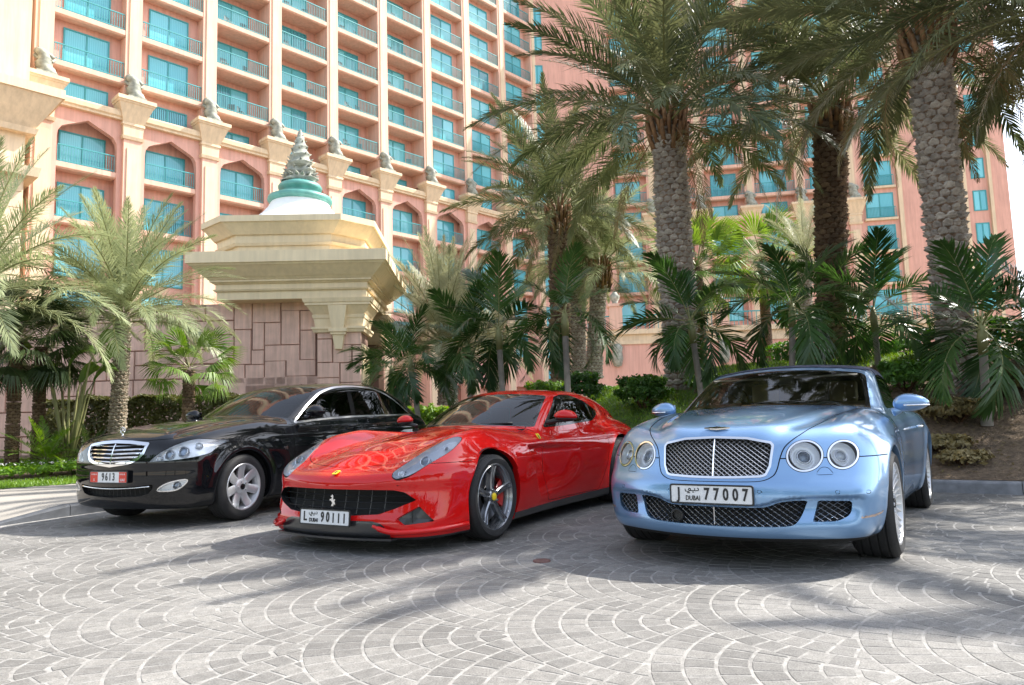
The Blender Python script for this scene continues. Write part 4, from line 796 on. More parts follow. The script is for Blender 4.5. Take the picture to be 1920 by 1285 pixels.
o = link('grass', grass(110000, (-4, 9), (9, 24), lambda x, y: mound(x, y) + .01, .07, 141, lambda x, y: (kd(x, y) > .18) & ((x < 2.4 + .20 * (y - 9) + .3 * np.sin(y * 1.1) + .25 * np.sin(x * 9 + y * 5)) | ((x < 9) & (kd(x, y) > 4.5))) & (left_side(x, y) > .2), M_GRASS), M_GRASS); tag(o, 'short sparse grass on the bank behind the red car', 'grass', kind='stuff')
o = link('grass', grass(60000, (-16, -4), (9, 16), lambda x, y: .135 + 0 * x, .06, 142, lambda x, y: (left_side(x, y) < -.14) & ((x + 7.5) * -.64 + (y - 11.45) * .77 > .06) & ((x + 7.5) * -.64 + (y - 11.45) * .77 < 1.9), M_GRASS), M_GRASS); tag(o, 'short mown grass strip beside the footway on the left', 'grass', kind='stuff')
# dry litter on the soil bank
def litfn(rnd, n):
    x = rnd.uniform(1.5, 12, n); y = rnd.uniform(7, 16, n); k = kd(x, y) > .2; x, y = x[k], y[k]; m = len(x); x = np.resize(x, n); y = np.resize(y, n); return np.stack([x, y, mound(x, y) + .012], 1), np.tile([0, 0, 2.5], (n, 1))
o = link('leaf_litter', leaves(9000, litfn, .035, 151, asp=.3), M_DRY); tag(o, 'dry fallen leaves and straw scattered over the soil bank', 'leaf litter', kind='stuff')
# small spotlight on a spike in the grass
p = at(1141, 745, 11.2); mb = MB(); mb.tube([(0, 0, -.02), (0, 0, .12)], .012, 6); mb.lathe([(0, -.07), (.045, -.07), (.05, .05), (.055, .06), (.05, .065), (0, .05)], 14, axis='y', c=(0, 0, .16)); o = mb.build('garden_spotlight', M_BARKB if False else mat('black lamp housing', (.02, .02, .022), .4), smooth=True); o.location = (p.x, 11.2, gz(p.x, 11.2)); tag(o, 'small black garden spotlight on the grass bank behind the red car', 'spotlight')
# ---- broad trees added out of view, so that dark crowns mirror in the cars
def reflection_tree(label, x, y, h, r, seed):
    root = empty('reflection_tree', (x, y, -.2)); tag(root, label, 'tree', 'trees added for the car reflections'); rnd = random.Random(seed); mb = MB()
    mb.tube([(0, 0, 0), (.1, .1, h * .3), (-.1, .2, h * .6)], [.28, .2, .12], 9)
    for i in range(7): a = i * .9; mb.tube([(.05, .1, h * (.28 + .03 * i)), (r * .5 * math.cos(a), r * .5 * math.sin(a), h * .6), (r * .8 * math.cos(a), r * .8 * math.sin(a), h * .8)], [.12, .07, .03], 6)
    mb.build('trunk', M_BARKB, root, smooth=True); link('crown', leaves(4200, ell((0, 0, h * .62), (r, r, h * .42), .2, .4), .26, seed), M_BUSH, root)
for i, (x, y, h, r) in enumerate(((-17, 2.5, 7, 3.6), (-21, -3, 8, 4.2), (-19, -9.5, 8, 4.2), (-13, -14, 7.5, 4), (-6, -17, 8, 4.2), (2, -18, 7.5, 4), (10, -17, 8, 4.2), (17, -13, 8, 4), (-26, 6, 8, 4))):
    reflection_tree('broad dark tree added out of view to darken the car reflections, number %s of the row' % ('one', 'two', 'three', 'four', 'five', 'six', 'seven', 'eight', 'nine')[i], x, y, h, r, 300 + i)
# ================================================================== CARS: implicit surfaces meshed, then cut into panels
def spl(*pts):
    """monotone cubic through (x,y) points -> vectorised function"""
    p = np.array(pts, float); x, y = p[:, 0], p[:, 1]; h = np.diff(x); d = np.diff(y) / h
    m = np.zeros(len(x)); m[0] = d[0]; m[-1] = d[-1]
    for i in range(1, len(x) - 1):
        if d[i - 1] * d[i] > 0:
            w1 = 2 * h[i] + h[i - 1]; w2 = h[i] + 2 * h[i - 1]; m[i] = (w1 + w2) / (w1 / d[i - 1] + w2 / d[i])
    def f0(t):
        t = np.asarray(t, float); i = np.clip(np.searchsorted(x, t) - 1, 0, len(h) - 1); s = (t - x[i]) / h[i]
        lo, hi = s < 0, s > 1; s = np.clip(s, 0, 1); s2, s3 = s * s, s * s * s
        v = (2 * s3 - 3 * s2 + 1) * y[i] + (s3 - 2 * s2 + s) * h[i] * m[i] + (3 * s2 - 2 * s3) * y[i + 1] + (s3 - s2) * h[i] * m[i + 1]
        return v + np.where(lo, (t - x[0]) * m[0], 0) + np.where(hi, (t - x[-1]) * m[-1], 0)
    a, b = x[0] - 1.5, x[-1] + 1.5; tx = np.linspace(a, b, 6000); ty = f0(tx); st = tx[1] - tx[0]
    w = int(round((.010 if x[-1] - x[0] < 1.3 else .045) / st)); kr = np.exp(-.5 * (np.arange(-3 * w, 3 * w + 1) / max(w, 1)) ** 2); ty[3 * w:len(ty) - 3 * w] = np.convolve(ty, kr / kr.sum(), 'valid')      # even out curvature so that reflections flow
    return lambda t: np.interp(t, tx, ty)
def smax(a, b, k):
    h = np.maximum(k - np.abs(a - b), 0) / k; return np.maximum(a, b) + h * h * k * .25
def smin(a, b, k): return -smax(-a, -b, k)
def gau(t, w): return np.exp(-(t / w) ** 2)
def sstep(a, b, t):
    s = np.clip((t - a) / (b - a), 0, 1); return s * s * (3 - 2 * s)
def crom(pts, n=8, closed=True):
    """smooth curve through points"""
    p = np.array(pts, float); m = len(p); out = []
    for i in range(m if closed else m - 1):
        a, b, c, d = (p[(i - 1) % m], p[i], p[(i + 1) % m], p[(i + 2) % m]) if closed else (p[max(i - 1, 0)], p[i], p[i + 1], p[min(i + 2, m - 1)])
        for t in np.arange(n) / n:
            out.append(.5 * ((2 * b) + (-a + c) * t + (2 * a - 5 * b + 4 * c - d) * t * t + (-a + 3 * b - 3 * c + d) * t ** 3))
    if not closed: out.append(p[-1])
    return np.array(out)
def rpoly(pts, r=.02, n=5):
    """polygon with rounded corners; r is one radius or one per corner"""
    p = np.array(pts, float); m = len(p); out = []
    rs = r if hasattr(r, '__len__') else [r] * m
    for i in range(m):
        a, b, c = p[i - 1], p[i], p[(i + 1) % m]; u = a - b; v = c - b; lu, lv = np.linalg.norm(u), np.linalg.norm(v)
        q = min(rs[i], lu * .48, lv * .48); s = b + u / lu * q; e = b + v / lv * q
        for t in np.linspace(0, 1, n): out.append((1 - t) ** 2 * s + 2 * t * (1 - t) * b + t * t * e)
    return np.array(out)
def psdf(P, poly):
    """signed distance of points to a closed polygon (negative inside)"""
    px, py = P[:, 0], P[:, 1]; d2 = np.full(len(P), 1e9); ins = np.zeros(len(P), bool); m = len(poly)
    for i in range(m):
        ax, ay = poly[i]; bx, by = poly[(i + 1) % m]; ex, ey = bx - ax, by - ay; l2 = ex * ex + ey * ey
        if l2 < 1e-14: continue
        wx, wy = px - ax, py - ay; t = np.clip((wx * ex + wy * ey) / l2, 0, 1)
        d2 = np.minimum(d2, (wx - t * ex) ** 2 + (wy - t * ey) ** 2)
        c = (ay <= py) != (by <= py)
        if c.any():
            with np.errstate(divide='ignore', invalid='ignore'): xi = ax + (py - ay) / (by - ay if by != ay else 1e-12) * ex
            ins ^= c & (px < xi)
    d = np.sqrt(d2); return np.where(ins, -d, d)
class Shell:
    """half-car surface (x>=0) with triangles, normals and one label per triangle"""
    def __init__(s, F, lo, hi, h):
        s.F = F; x0 = -.5 * h
        nx = int((hi[0] - x0) / h) + 2; ny = int((hi[1] - lo[1]) / h) + 2; nz = int((hi[2] - lo[2]) / h) + 2
        gx = x0 + h * np.arange(nx); gy = lo[1] + h * np.arange(ny); gz = lo[2] + h * np.arange(nz)
        X, Y, Z = np.ix_(gx, gy, gz); f = F(np.abs(X), Y, Z).astype(np.float32)
        sg = f < 0; c = np.zeros((nx - 1, ny - 1, nz - 1), np.int8)
        for a in (0, 1):
            for b in (0, 1):
                for d in (0, 1): c += sg[a:nx - 1 + a, b:ny - 1 + b, d:nz - 1 + d]
        act = (c > 0) & (c < 8); idx = np.full(act.shape, -1, np.int32); ii = np.argwhere(act); idx[act] = np.arange(len(ii))
        acc = np.zeros((len(ii), 3)); cnt = np.zeros(len(ii)); i, j, k = ii.T
        cs = [(a, b, d) for a in (0, 1) for b in (0, 1) for d in (0, 1)]
        for p in cs:
            for ax in range(3):
                if p[ax]: continue
                q = list(p); q[ax] = 1
                fa = f[i + p[0], j + p[1], k + p[2]]; fb = f[i + q[0], j + q[1], k + q[2]]; m = (fa < 0) != (fb < 0)
                t = np.where(m, fa / np.where(fa == fb, 1, fa - fb), 0); e = np.array(p, float)[None] + np.zeros((len(ii), 1)); e[:, ax] += t
                acc[m] += e[m]; cnt[m] += 1
        V = (ii + acc / cnt[:, None]) * h + np.array([gx[0], gy[0], gz[0]])
        Q = []
        for ax in range(3):
            o = [(0, 0, 0)] * 4; b, d = (ax + 1) % 3, (ax + 2) % 3
            sl0 = [slice(1, None)] * 3; sl1 = [slice(1, None)] * 3
            sh = np.array(sg.shape)
            A = sg[tuple(slice(1, sh[q] - 1) if q != ax else slice(0, sh[q] - 1) for q in range(3))]
            B = sg[tuple(slice(1, sh[q] - 1) if q != ax else slice(1, sh[q]) for q in range(3))]
            e = np.argwhere(A != B); w = A[tuple(e.T)]
            e = e + np.array([0 if q == ax else 1 for q in range(3)])
            def cell(db, dd):
                r = e.copy(); r[:, b] -= db; r[:, d] -= dd; return idx[tuple(r.T)]
            q = np.stack([cell(1, 1), cell(0, 1), cell(0, 0), cell(1, 0)], 1); q[~w] = q[~w][:, ::-1]; Q.append(q)
        Q = np.concatenate(Q); Q = Q[(Q >= 0).all(1)]
        for _ in range(4):
            g, fv = s.grad(V); V = V - g * np.clip(fv / np.maximum((g * g).sum(1), 1e-6), -h, h)[:, None]
        V[V[:, 0] < h * .45, 0] = 0
        g, _ = s.grad(V); g[V[:, 0] == 0, 0] = 0; s.N = g / np.linalg.norm(g, axis=1)[:, None]; s.V = V
        d1 = ((V[Q[:, 0]] - V[Q[:, 2]]) ** 2).sum(1); d2 = ((V[Q[:, 1]] - V[Q[:, 3]]) ** 2).sum(1); m = d1 <= d2
        T = np.concatenate([Q[m][:, [0, 1, 2]], Q[m][:, [0, 2, 3]], Q[~m][:, [0, 1, 3]], Q[~m][:, [1, 2, 3]]])
        fn = np.cross(V[T[:, 1]] - V[T[:, 0]], V[T[:, 2]] - V[T[:, 0]]); ar = np.linalg.norm(fn, axis=1); T = T[ar > 1e-9]; fn = fn[ar > 1e-9]
        fl = (fn * s.N[T[:, 0]]).sum(1) < 0; T[fl] = T[fl][:, ::-1]
        s.T = T; s.L = np.zeros(len(T), np.int32); s.names = ['body']; s.h = h
    def grad(s, V, e=.002):
        def f(d): 
            P = V + d; return s.F(np.abs(P[:, 0]), P[:, 1], P[:, 2])
        g = np.stack([(f(np.eye(3)[a] * e) - f(-np.eye(3)[a] * e)) / (2 * e) for a in range(3)], 1); return g, f(np.zeros(3))
    def lab(s, n):
        if n not in s.names: s.names.append(n)
        return s.names.index(n)
    def cut(s, g, tmask):
        """split triangles of tmask along g=0"""
        eps = 2e-4; g = np.where(np.abs(g) < eps, eps, g); inn = g < 0; k = inn[s.T].sum(1); mx = tmask & (k > 0) & (k < 3)
        if not mx.any(): return g
        T = s.T[mx]; L = s.L[mx]; k = k[mx]; odd = np.where(k == 1, True, False)
        it = inn[T]; lone = np.where(odd, it.argmax(1), (~it).argmax(1)); r = np.arange(len(T))
        a = T[r, lone]; b = T[r, (lone + 1) % 3]; c = T[r, (lone + 2) % 3]
        E = np.sort(np.concatenate([np.stack([a, b], 1), np.stack([a, c], 1)]), 1); U, inv = np.unique(E, axis=0, return_inverse=True); inv = inv.ravel()
        ga, gb = g[U[:, 0]], g[U[:, 1]]; t = (ga / (ga - gb))[:, None]; n0 = len(s.V)
        nv = s.V[U[:, 0]] * (1 - t) + s.V[U[:, 1]] * t; nn = s.N[U[:, 0]] * (1 - t) + s.N[U[:, 1]] * t
        s.V = np.concatenate([s.V, nv]); s.N = np.concatenate([s.N, nn / np.linalg.norm(nn, axis=1)[:, None]])
        ab = n0 + inv[:len(T)]; ac = n0 + inv[len(T):]
        nt = np.concatenate([np.stack([a, ab, ac], 1), np.stack([ab, b, c], 1), np.stack([ab, c, ac], 1)])
        s.T = np.concatenate([s.T[~mx], nt]); s.L = np.concatenate([s.L[~mx], L, L, L])
        return np.concatenate([g, np.zeros(len(nv))])
    def avg(s, A): return (A[s.T[:, 0]] + A[s.T[:, 1]] + A[s.T[:, 2]]) / 3
    def cen(s): return s.avg(s.V)
    def region(s, name, gf, mask=None, only=None, at=0.):
        """label everything with gf(V)<at (inside mask / old labels only) as name; edges are cut clean"""
        def tm():
            C = s.cen(); Nn = s.avg(s.N); m = np.ones(len(s.T), bool) if mask is None else mask(C, Nn)
            if only is not None: m &= np.isin(s.L, [s.lab(o) for o in only])
            return m
        m = tm(); vi = np.unique(s.T[m]); g = np.full(len(s.V), 1.)
        if len(vi) == 0: return
        g[vi] = gf(s.V[vi]) - at
        s.cut(g, m); m = tm(); C = s.cen(); mi = np.where(m)[0]; ins = gf(C[mi]) - at < 0; s.L[mi[ins]] = s.lab(name)
    def band(s, name, gf, w, mask=None, only=None, off=0.):
        """thin strip |gf-off|<w/2"""
        s.region('__tmp', gf, mask, only, off + w / 2)
        old = only if only is not None else [n for n in s.names]
        # keep what lies deeper than the strip under its old label: cut again and restore
        s.region('__in', gf, mask, ['__tmp'], off - w / 2)
        s.L[s.L == s.lab('__tmp')] = s.lab(name); return s.lab('__in')
    def rim(s, keep, inner, vec, seg=1, shrink=None):
        """wall running in from the edge between label set keep and label set inner; vec = inward offset (vector or function)"""
        K = np.isin(s.L, [s.lab(n) for n in keep]); I = np.isin(s.L, [s.lab(n) for n in inner])
        def edges(T): return np.concatenate([T[:, [0, 1]], T[:, [1, 2]], T[:, [2, 0]]])
        ek = edges(s.T[K]); ei = edges(s.T[I])
        key = lambda e: e[:, 0].astype(np.int64) * 10000000 + e[:, 1]
        m = np.isin(key(ek), key(ei[:, ::-1])); e = ek[m]
        vs_, inv = np.unique(e, return_inverse=True); inv = inv.reshape(-1, 2)
        P = s.V[vs_]; D = vec(P, s.N[vs_]) if callable(vec) else np.array(vec, float)[None] + np.zeros_like(P)
        n = len(P); VV = np.concatenate([P + D * (i / seg) for i in range(seg + 1)]); TT = []
        for i in range(seg):
            a, b = inv[:, 0] + i * n, inv[:, 1] + i * n; TT += [np.stack([a, a + n, b + n], 1), np.stack([a, b + n, b], 1)]
        return VV, np.concatenate(TT)
    def get(s, names):
        m = np.isin(s.L, [s.lab(n) for n in names]); T = s.T[m]
        if len(T) == 0: return np.zeros((0, 3)), np.zeros((0, 3)), np.zeros((0, 3), int)
        u, inv = np.unique(T, return_inverse=True); return s.V[u], s.N[u], inv.reshape(-1, 3)
def mirror(V, N, T): return V * np.array([-1, 1, 1]), N * np.array([-1, 1, 1]), T[:, ::-1]
def both(V, N, T):
    a, b, c = mirror(V, N, T); return np.concatenate([V, a]), np.concatenate([N, b]), np.concatenate([T, c + len(V)])
def panel(name, V, N, T, m, parent, off=0.):
    """link one surface piece; off moves it along its normals"""
    if len(T) == 0: return None
    return link(name, mesh_np(name, V + N * off, T, N), m, parent)
def panels(sh, name, labels, m, parent, split, off=0., label=None):
    """a piece of the half shell as one object over the middle, or as one object on each side"""
    V, N, T = sh.get(labels)
    if len(T) == 0: return []
    if split: r = [panel(name, V, N, T, m, parent, off), panel(name, *mirror(V, N, T), m, parent, off)]
    else: r = [panel(name, *both(V, N, T), m, parent, off)]
    if label:
        for o in r: o['label'] = label
    return r
def wallobj(name, sh, keep, inner, vec, m, parent, split=False, seg=1):
    V, T = sh.rim(keep, inner, vec, seg)
    V2 = V * np.array([-1, 1, 1]); T2 = T[:, ::-1]
    if split: return [link(name, mesh_np(name, V, T, smooth=True), m, parent), link(name, mesh_np(name, V2, T2, smooth=True), m, parent)]
    return [link(name, mesh_np(name, np.concatenate([V, V2]), np.concatenate([T, T2 + len(V)]), smooth=True), m, parent)]
def xz(poly): return lambda V: psdf(V[:, [0, 2]], poly)
def yz(poly): return lambda V: psdf(V[:, [1, 2]], poly)
def xy(poly): return lambda V: psdf(V[:, [0, 1]], poly)

# ---- materials shared by the cars
def paint(name, col, metal=0., rough=.35, coat=1.0, flake=0.):
    m = mat(name, col, rough, metal, coat=coat, coat_rough=.012, spec=.5 if metal else 0.)
    if flake:
        nt = m.node_tree; b = nt.nodes['Principled BSDF']; tc = nt.nodes.new('ShaderNodeTexCoord'); v = nt.nodes.new('ShaderNodeTexVoronoi')
        v.inputs['Scale'].default_value = 900; nt.links.new(tc.outputs['Object'], v.inputs['Vector'])
        bp = nt.nodes.new('ShaderNodeBump'); bp.inputs['Strength'].default_value = flake; bp.inputs['Distance'].default_value = .002
        nt.links.new(v.outputs['Distance'], bp.inputs['Height']); nt.links.new(bp.outputs[0], b.inputs['Normal'])
    return m
M_RUB = mat('tyre rubber', (.018, .018, .019), .72, bump=.15, bscale=300, noise=.25, nscale=12)
M_BLK = mat('black plastic', (.012, .012, .013), .5)
M_GLOSSBLK = mat('gloss black trim', (.006, .006, .007), .08)
M_GAP = mat('panel gap', (.006, .006, .006), .9)
M_CHR = mat('chrome', (.82, .83, .85), .07, 1)
M_SATIN = mat('satin metal', (.62, .63, .65), .28, 1)
M_ALLOY = mat('silver alloy', (.62, .63, .65), .32, .55, coat=.4)
M_GUN = mat('gunmetal alloy', (.30, .31, .33), .26, .85, coat=.6)
M_DISC = mat('brake disc steel', (.30, .30, .31), .35, 1)
M_RED = mat('red caliper', (.45, .015, .01), .35, coat=.5)
M_YEL = mat('yellow enamel', (.85, .62, .02), .3, coat=.5)
M_UNDER = mat('underbody', (.01, .01, .01), .9)
M_LENS = glass_mat('headlamp lens', (.93, .95, .97), 0, 1.45)
M_REFL = mat('lamp reflector', (.90, .91, .93), .28, .4)
M_LAMPIN = mat('lamp housing grey', (.58, .61, .66), .35, .3)
M_BULB = glass_mat('projector lens', (.62, .68, .76), 0, 1.6)
M_PLATEW = mat('number plate white', (.72, .73, .75), .4, noise=.04, nscale=30)
M_INK = mat('plate ink', (.012, .012, .014), .5)
M_PLRED = mat('number plate red', (.62, .03, .01), .4)

def on_plate(me, name, mt, parent, x, z, y=-.0045):
    """text lies in x/y; stand it up on a plate facing -y"""
    for v in me.vertices: v.co = Vector((v.co.x + x, y - v.co.z, v.co.y + z))
    me.materials.clear(); return link(name, me, mt, parent)
def plate(parent, loc, tilt=0., bend=0.):
    mb = MB(); n = 12
    prof = rpoly([(-.26, -.055), (.26, -.055), (.26, .055), (-.26, .055)], .012, 4)
    mb.prism([tuple(p) for p in prof], -.003, .003)
    p = mb.build('number_plate', M_PLATEW, parent, loc=loc, rot=(tilt, 0, 0))
    fr = MB(); o = rpoly([(-.267, -.062), (.267, -.062), (.267, .062), (-.267, .062)], .016, 4); i = rpoly([(-.257, -.052), (.257, -.052), (.257, .052), (-.257, .052)], .010, 4)
    k = len(o); vs_ = [(a, -.0055, b) for a, b in o] + [(a, -.0055, b) for a, b in i] + [(a, .006, b) for a, b in o]
    fr.add(vs_, [(j, (j + 1) % k, k + (j + 1) % k, k + j) for j in range(k)] + [(j, 2 * k + j, 2 * k + (j + 1) % k, (j + 1) % k) for j in range(k)])
    fr.build('plate_frame', M_BLK, p)
    return p
def dubai_plate(parent, loc, letter, digits, tilt=0.):
    p = plate(parent, loc, tilt)
    on_plate(text_mesh(letter, .100, .0022, .78), 'letter', M_INK, p, -.207, 0)
    on_plate(text_mesh('DUBAI', .042, .0004, .78), 'city_name', M_INK, p, -.115, -.026)
    # the arabic city name, drawn as strokes (right to left)
    mb = MB()
    def st(pts, w=.0055):
        for (a, b), (c, d) in zip(pts, pts[1:]):
            dx, dz = c - a, d - b; l = math.hypot(dx, dz) or 1; nx, nz = -dz / l * w / 2, dx / l * w / 2; ex, ez = dx / l * w * .4, dz / l * w * .4
            mb.add([(a - nx - ex, -.0046, b - nz - ez), (c - nx + ex, -.0046, d - nz + ez), (c + nx + ex, -.0046, d + nz + ez), (a + nx - ex, -.0046, b + nz - ez)], [(0, 1, 2, 3)])
    st([(-.083, .037), (-.076, .031), (-.078, .022), (-.095, .021)])                     # dal
    st([(-.101, .034), (-.101, .021), (-.130, .021)])                                      # ba
    st([(-.130, .021), (-.128, .031), (-.137, .035), (-.143, .028), (-.135, .019), (-.145, .015), (-.162, .017), (-.164, .029)])   # ya
    for q in ((-.112, .012), (-.146, .007), (-.137, .007)): st([(q[0] - .003, q[1]), (q[0] + .003, q[1])], .006)
    mb.build('city_name', M_INK, p)
    w = .057 if digits.count('1') > 2 else .060; x = .095 - w * (len(digits) - 1) / 2
    for i, ch in enumerate(digits):
        if ch == '1': on_plate(MB().box(-.0062, .0062, -.036, .036, -.001, .001).mesh('digit'), 'digit', M_INK, p, x + i * w, 0)
        else: on_plate(text_mesh(ch, .101, .0030, .70), 'digit', M_INK, p, x + i * w, 0)
    return p

# ---- wheels: axis = local x, outer face towards +x
def wheel(kind, R_tyre, W_t, R_rim, parent, loc, side, steer=0.):
    """side=+1: outer face looks to +x"""
    key = (kind, R_tyre, W_t)
    if key not in WHEELS:
        hw = W_t / 2; parts = []
        # tyre: profile (r, x)
        sw = R_tyre - R_rim
        prof = [(R_rim - .012, -hw + .02), (R_rim + sw * .25, -hw + .004), (R_rim + sw * .6, -hw), (R_tyre - .028, -hw + .008), (R_tyre - .008, -hw + .026)]
        ng = 4
        xs = np.linspace(-hw + .034, hw - .034, 25)
        for q, x in enumerate(xs): prof.append((R_tyre - (.008 if q % 6 == 3 else 0) - .004 * (abs(x) / hw) ** 4, x))
        prof += [(R_tyre - .008, hw - .026), (R_tyre - .028, hw - .008), (R_rim + sw * .6, hw), (R_rim + sw * .25, hw - .004), (R_rim + .004, hw - .012), (R_rim - .012, hw - .022)]
        mb = MB(); mb.lathe(prof, 84, axis='x')
        for q in range(84):      # shoulder blocks
            a = 2 * math.pi * (q + .5) / 84; ca, sa = math.cos(a), math.sin(a); t = .0075
            for sx in (-1, 1):
                r0, r1 = R_tyre - .022, R_tyre - .0005; x0, x1 = sx * (hw - .012), sx * (hw - .050)
                vs_ = []
                for rr, xx in ((r0, x0), (r1 - .004, sx * (hw - .026)), (r1 + .0015, x1), (r0, x1)):
                    for tt in (-t, t): vs_.append((xx, rr * ca - tt * sa, rr * sa + tt * ca))
                mb.add(vs_, [(0, 1, 3, 2), (2, 3, 5, 4), (4, 5, 7, 6), (0, 2, 4, 6), (1, 7, 5, 3)])
        tyre = mb.mesh('tyre', auto=40)
        rb = MB(); d = hw - .012
        rb.lathe([(R_rim - .030, -hw + .02), (R_rim - .028, d - .045), (R_rim - .016, d - .028), (R_rim - .010, d - .012), (R_rim + .004, d - .006), (R_rim + .010, d), (R_rim + .004, d + .005), (R_rim - .006, d + .003), (R_rim - .013, d - .010), (R_rim - .018, d - .03)], 72, axis='x')
        def spoke(a, w0, w1, r0, r1, x0, x1, th, tw=0., crown=.006, skew=0.):
            """tapered spoke: box with a ridge, from hub radius r0 to rim r1"""
            ca, sa = math.cos(a), math.sin(a); vs_ = []; n = 5
            for q in range(n + 1):
                t = q / n; r = r0 + (r1 - r0) * t; w = w0 + (w1 - w0) * t; x = x0 + (x1 - x0) * t - .012 * math.sin(t * math.pi) ; sk = skew * t
                for (u, dx) in ((-w / 2, -.006), (-w * .28, crown * .6), (w * .28, crown * .6), (w / 2, -.006), (w * .42, -th), (-w * .42, -th)):
                    uu = u + sk; vs_.append((x + dx, r * ca - uu * sa, r * sa + uu * ca))
            fs = []
            for q in range(n):
                for u in range(6): fs.append((q * 6 + u, q * 6 + (u + 1) % 6, q * 6 + 6 + (u + 1) % 6, q * 6 + 6 + u))
            fs += [tuple(range(6)), tuple(n * 6 + u for u in range(6))]
            rb.add(vs_, fs)
        rin = R_rim - .014
        if kind == 'seven':
            for q in range(7): spoke(math.pi / 2 + 2 * math.pi * q / 7, .085, .098, .06, rin, d - .035, d - .012, .03, crown=.004)
            hubr = .085
        elif kind == 'star':
            for q in range(5):
                a = math.pi / 2 + 2 * math.pi * q / 5
                spoke(a, .050, .022, .045, rin, d - .028, d - .004, .04, skew=.019); spoke(a, .050, .022, .045, rin, d - .028, d - .004, .04, skew=-.019)
                spoke(a, .036, .05, .045, rin, d - .045, d - .022, .035, crown=-.004)
            hubr = .06
        else:
            for q in range(14):
                a = math.pi / 2 + 2 * math.pi * q / 14
                spoke(a, .026, .013, .06, rin, d - .03, d - .006, .03, skew=.024); spoke(a, .026, .013, .06, rin, d - .03, d - .006, .03, skew=-.024)
            hubr = .085
        rb.lathe([(.0, d - .02), (hubr * .8, d - .021), (hubr, d - .03), (hubr, d - .08)], 30, axis='x')
        for q in range(5):
            a = 2 * math.pi * (q + .5) / 5; rr = .056; rb.lathe([(0, d - .008), (.009, d - .009), (.011, d - .016), (.011, d - .03)], 8, axis='x', c=(0, rr * math.cos(a), rr * math.sin(a)))
        rim = rb.mesh('wheel', auto=35)
        cb = MB(); cb.lathe([(0, d - .008), (.024, d - .009), (.031, d - .013), (.033, d - .03)], 24, axis='x'); cap = cb.mesh('centre_cap', auto=35)
        db = MB(); db.lathe([(.07, d - .10), (R_rim - .062, d - .10), (R_rim - .06, d - .115), (R_rim - .062, d - .13), (.07, d - .13)], 48, axis='x'); disc = db.mesh('brake_disc', auto=35)
        kb = MB(); kb.lathe([(R_rim - .14, d - .06), (R_rim - .052, d - .06), (R_rim - .045, d - .075), (R_rim - .045, d - .15), (R_rim - .14, d - .15), (R_rim - .14, d - .06)], 10, axis='x', a0=R(-28), a1=R(38)); calp = kb.mesh('brake_caliper', auto=35)
        m = {'seven': M_ALLOY, 'star': M_GUN, 'multi': M_ALLOY}[kind]
        tyre.materials.append(M_RUB); rim.materials.append(m); cap.materials.append(M_YEL if kind == 'star' else M_GLOSSBLK); disc.materials.append(M_DISC)
        calp.materials.append(M_RED if kind == 'star' else M_BLK)
        WHEELS[key] = (tyre, rim, cap, disc, calp)
    tyre, rim, cap, disc, calp = WHEELS[key]
    w = link('wheel', rim, None, parent, loc, (0, 0, steer + (0 if side > 0 else math.pi)))
    for n, me in (('tyre', tyre), ('centre_cap', cap), ('brake_disc', disc), ('brake_caliper', calp)): link(n, me, None, w)
    return w
WHEELS = {}
def wells(parent, spots):
    """dark tubs behind the wheels"""
    for (y, r, x0, x1) in spots:
        for s in (1, -1):
            mb = MB(); mb.lathe([(.0, x0), (r, x0), (r, x1)], 28, axis='x', c=(0, y, .34), a0=R(-8), a1=R(188)); o = mb.build('wheel_housing', M_UNDER, parent, smooth=True)
            if s < 0: o.scale = (-1, 1, 1)
def seat(parent, x, y, z, m):
    mb = MB(); s = .24
    mb.prism([(y - .25, z), (y + .25, z - .03), (y + .27, z + .10), (y - .25, z + .13)], x - s, x + s, axis='x')
    mb.prism([(y + .20, z + .05), (y + .34, z + .05), (y + .48, z + .58), (y + .38, z + .60)], x - s * .95, x + s * .95, axis='x')
    mb.prism([(y + .40, z + .60), (y + .49, z + .59), (y + .52, z + .78), (y + .43, z + .79)], x - .12, x + .12, axis='x')
    me = mb.mesh('seat'); bm = bmesh.new(); bm.from_mesh(me); bmesh.ops.bevel(bm, geom=bm.edges[:], offset=.035, segments=3, profile=.7, affect='EDGES'); bm.to_mesh(me); bm.free()
    me.polygons.foreach_set('use_smooth', [True] * len(me.polygons)); return link('seat', me, m, parent)
def steering(parent, x, y, z, m):
    mb = MB(); pts = [(x + .18 * math.cos(t), y + .07 * math.sin(t), z + .165 * math.sin(t)) for t in np.linspace(0, 2 * math.pi, 29)]
    mb.tube(pts, .014, 8, caps=False); mb.tube([(x - .17, y, z), (x + .17, y, z)], .018, 6); mb.tube([(x, y, z), (x, y - .25, z - .1)], .04, 8)
    return mb.build('steering_wheel', m, parent, smooth=True)
def ellipsoid(name, c, r, m, parent, fn=None, n=20, k=12):
    V = []; T = []
    for i in range(k + 1):
        th = math.pi * i / k
        for j in range(n):
            a = 2 * math.pi * j / n; p = np.array([math.sin(th) * math.cos(a), math.sin(th) * math.sin(a), math.cos(th)])
            if fn: p = fn(p)
            V.append(np.array(c) + p * np.array(r))
    for i in range(k):
        for j in range(n): T.append((i * n + j, (i + 1) * n + j, (i + 1) * n + (j + 1) % n, i * n + (j + 1) % n))
    return link(name, mesh_np(name, V, T), m, parent)
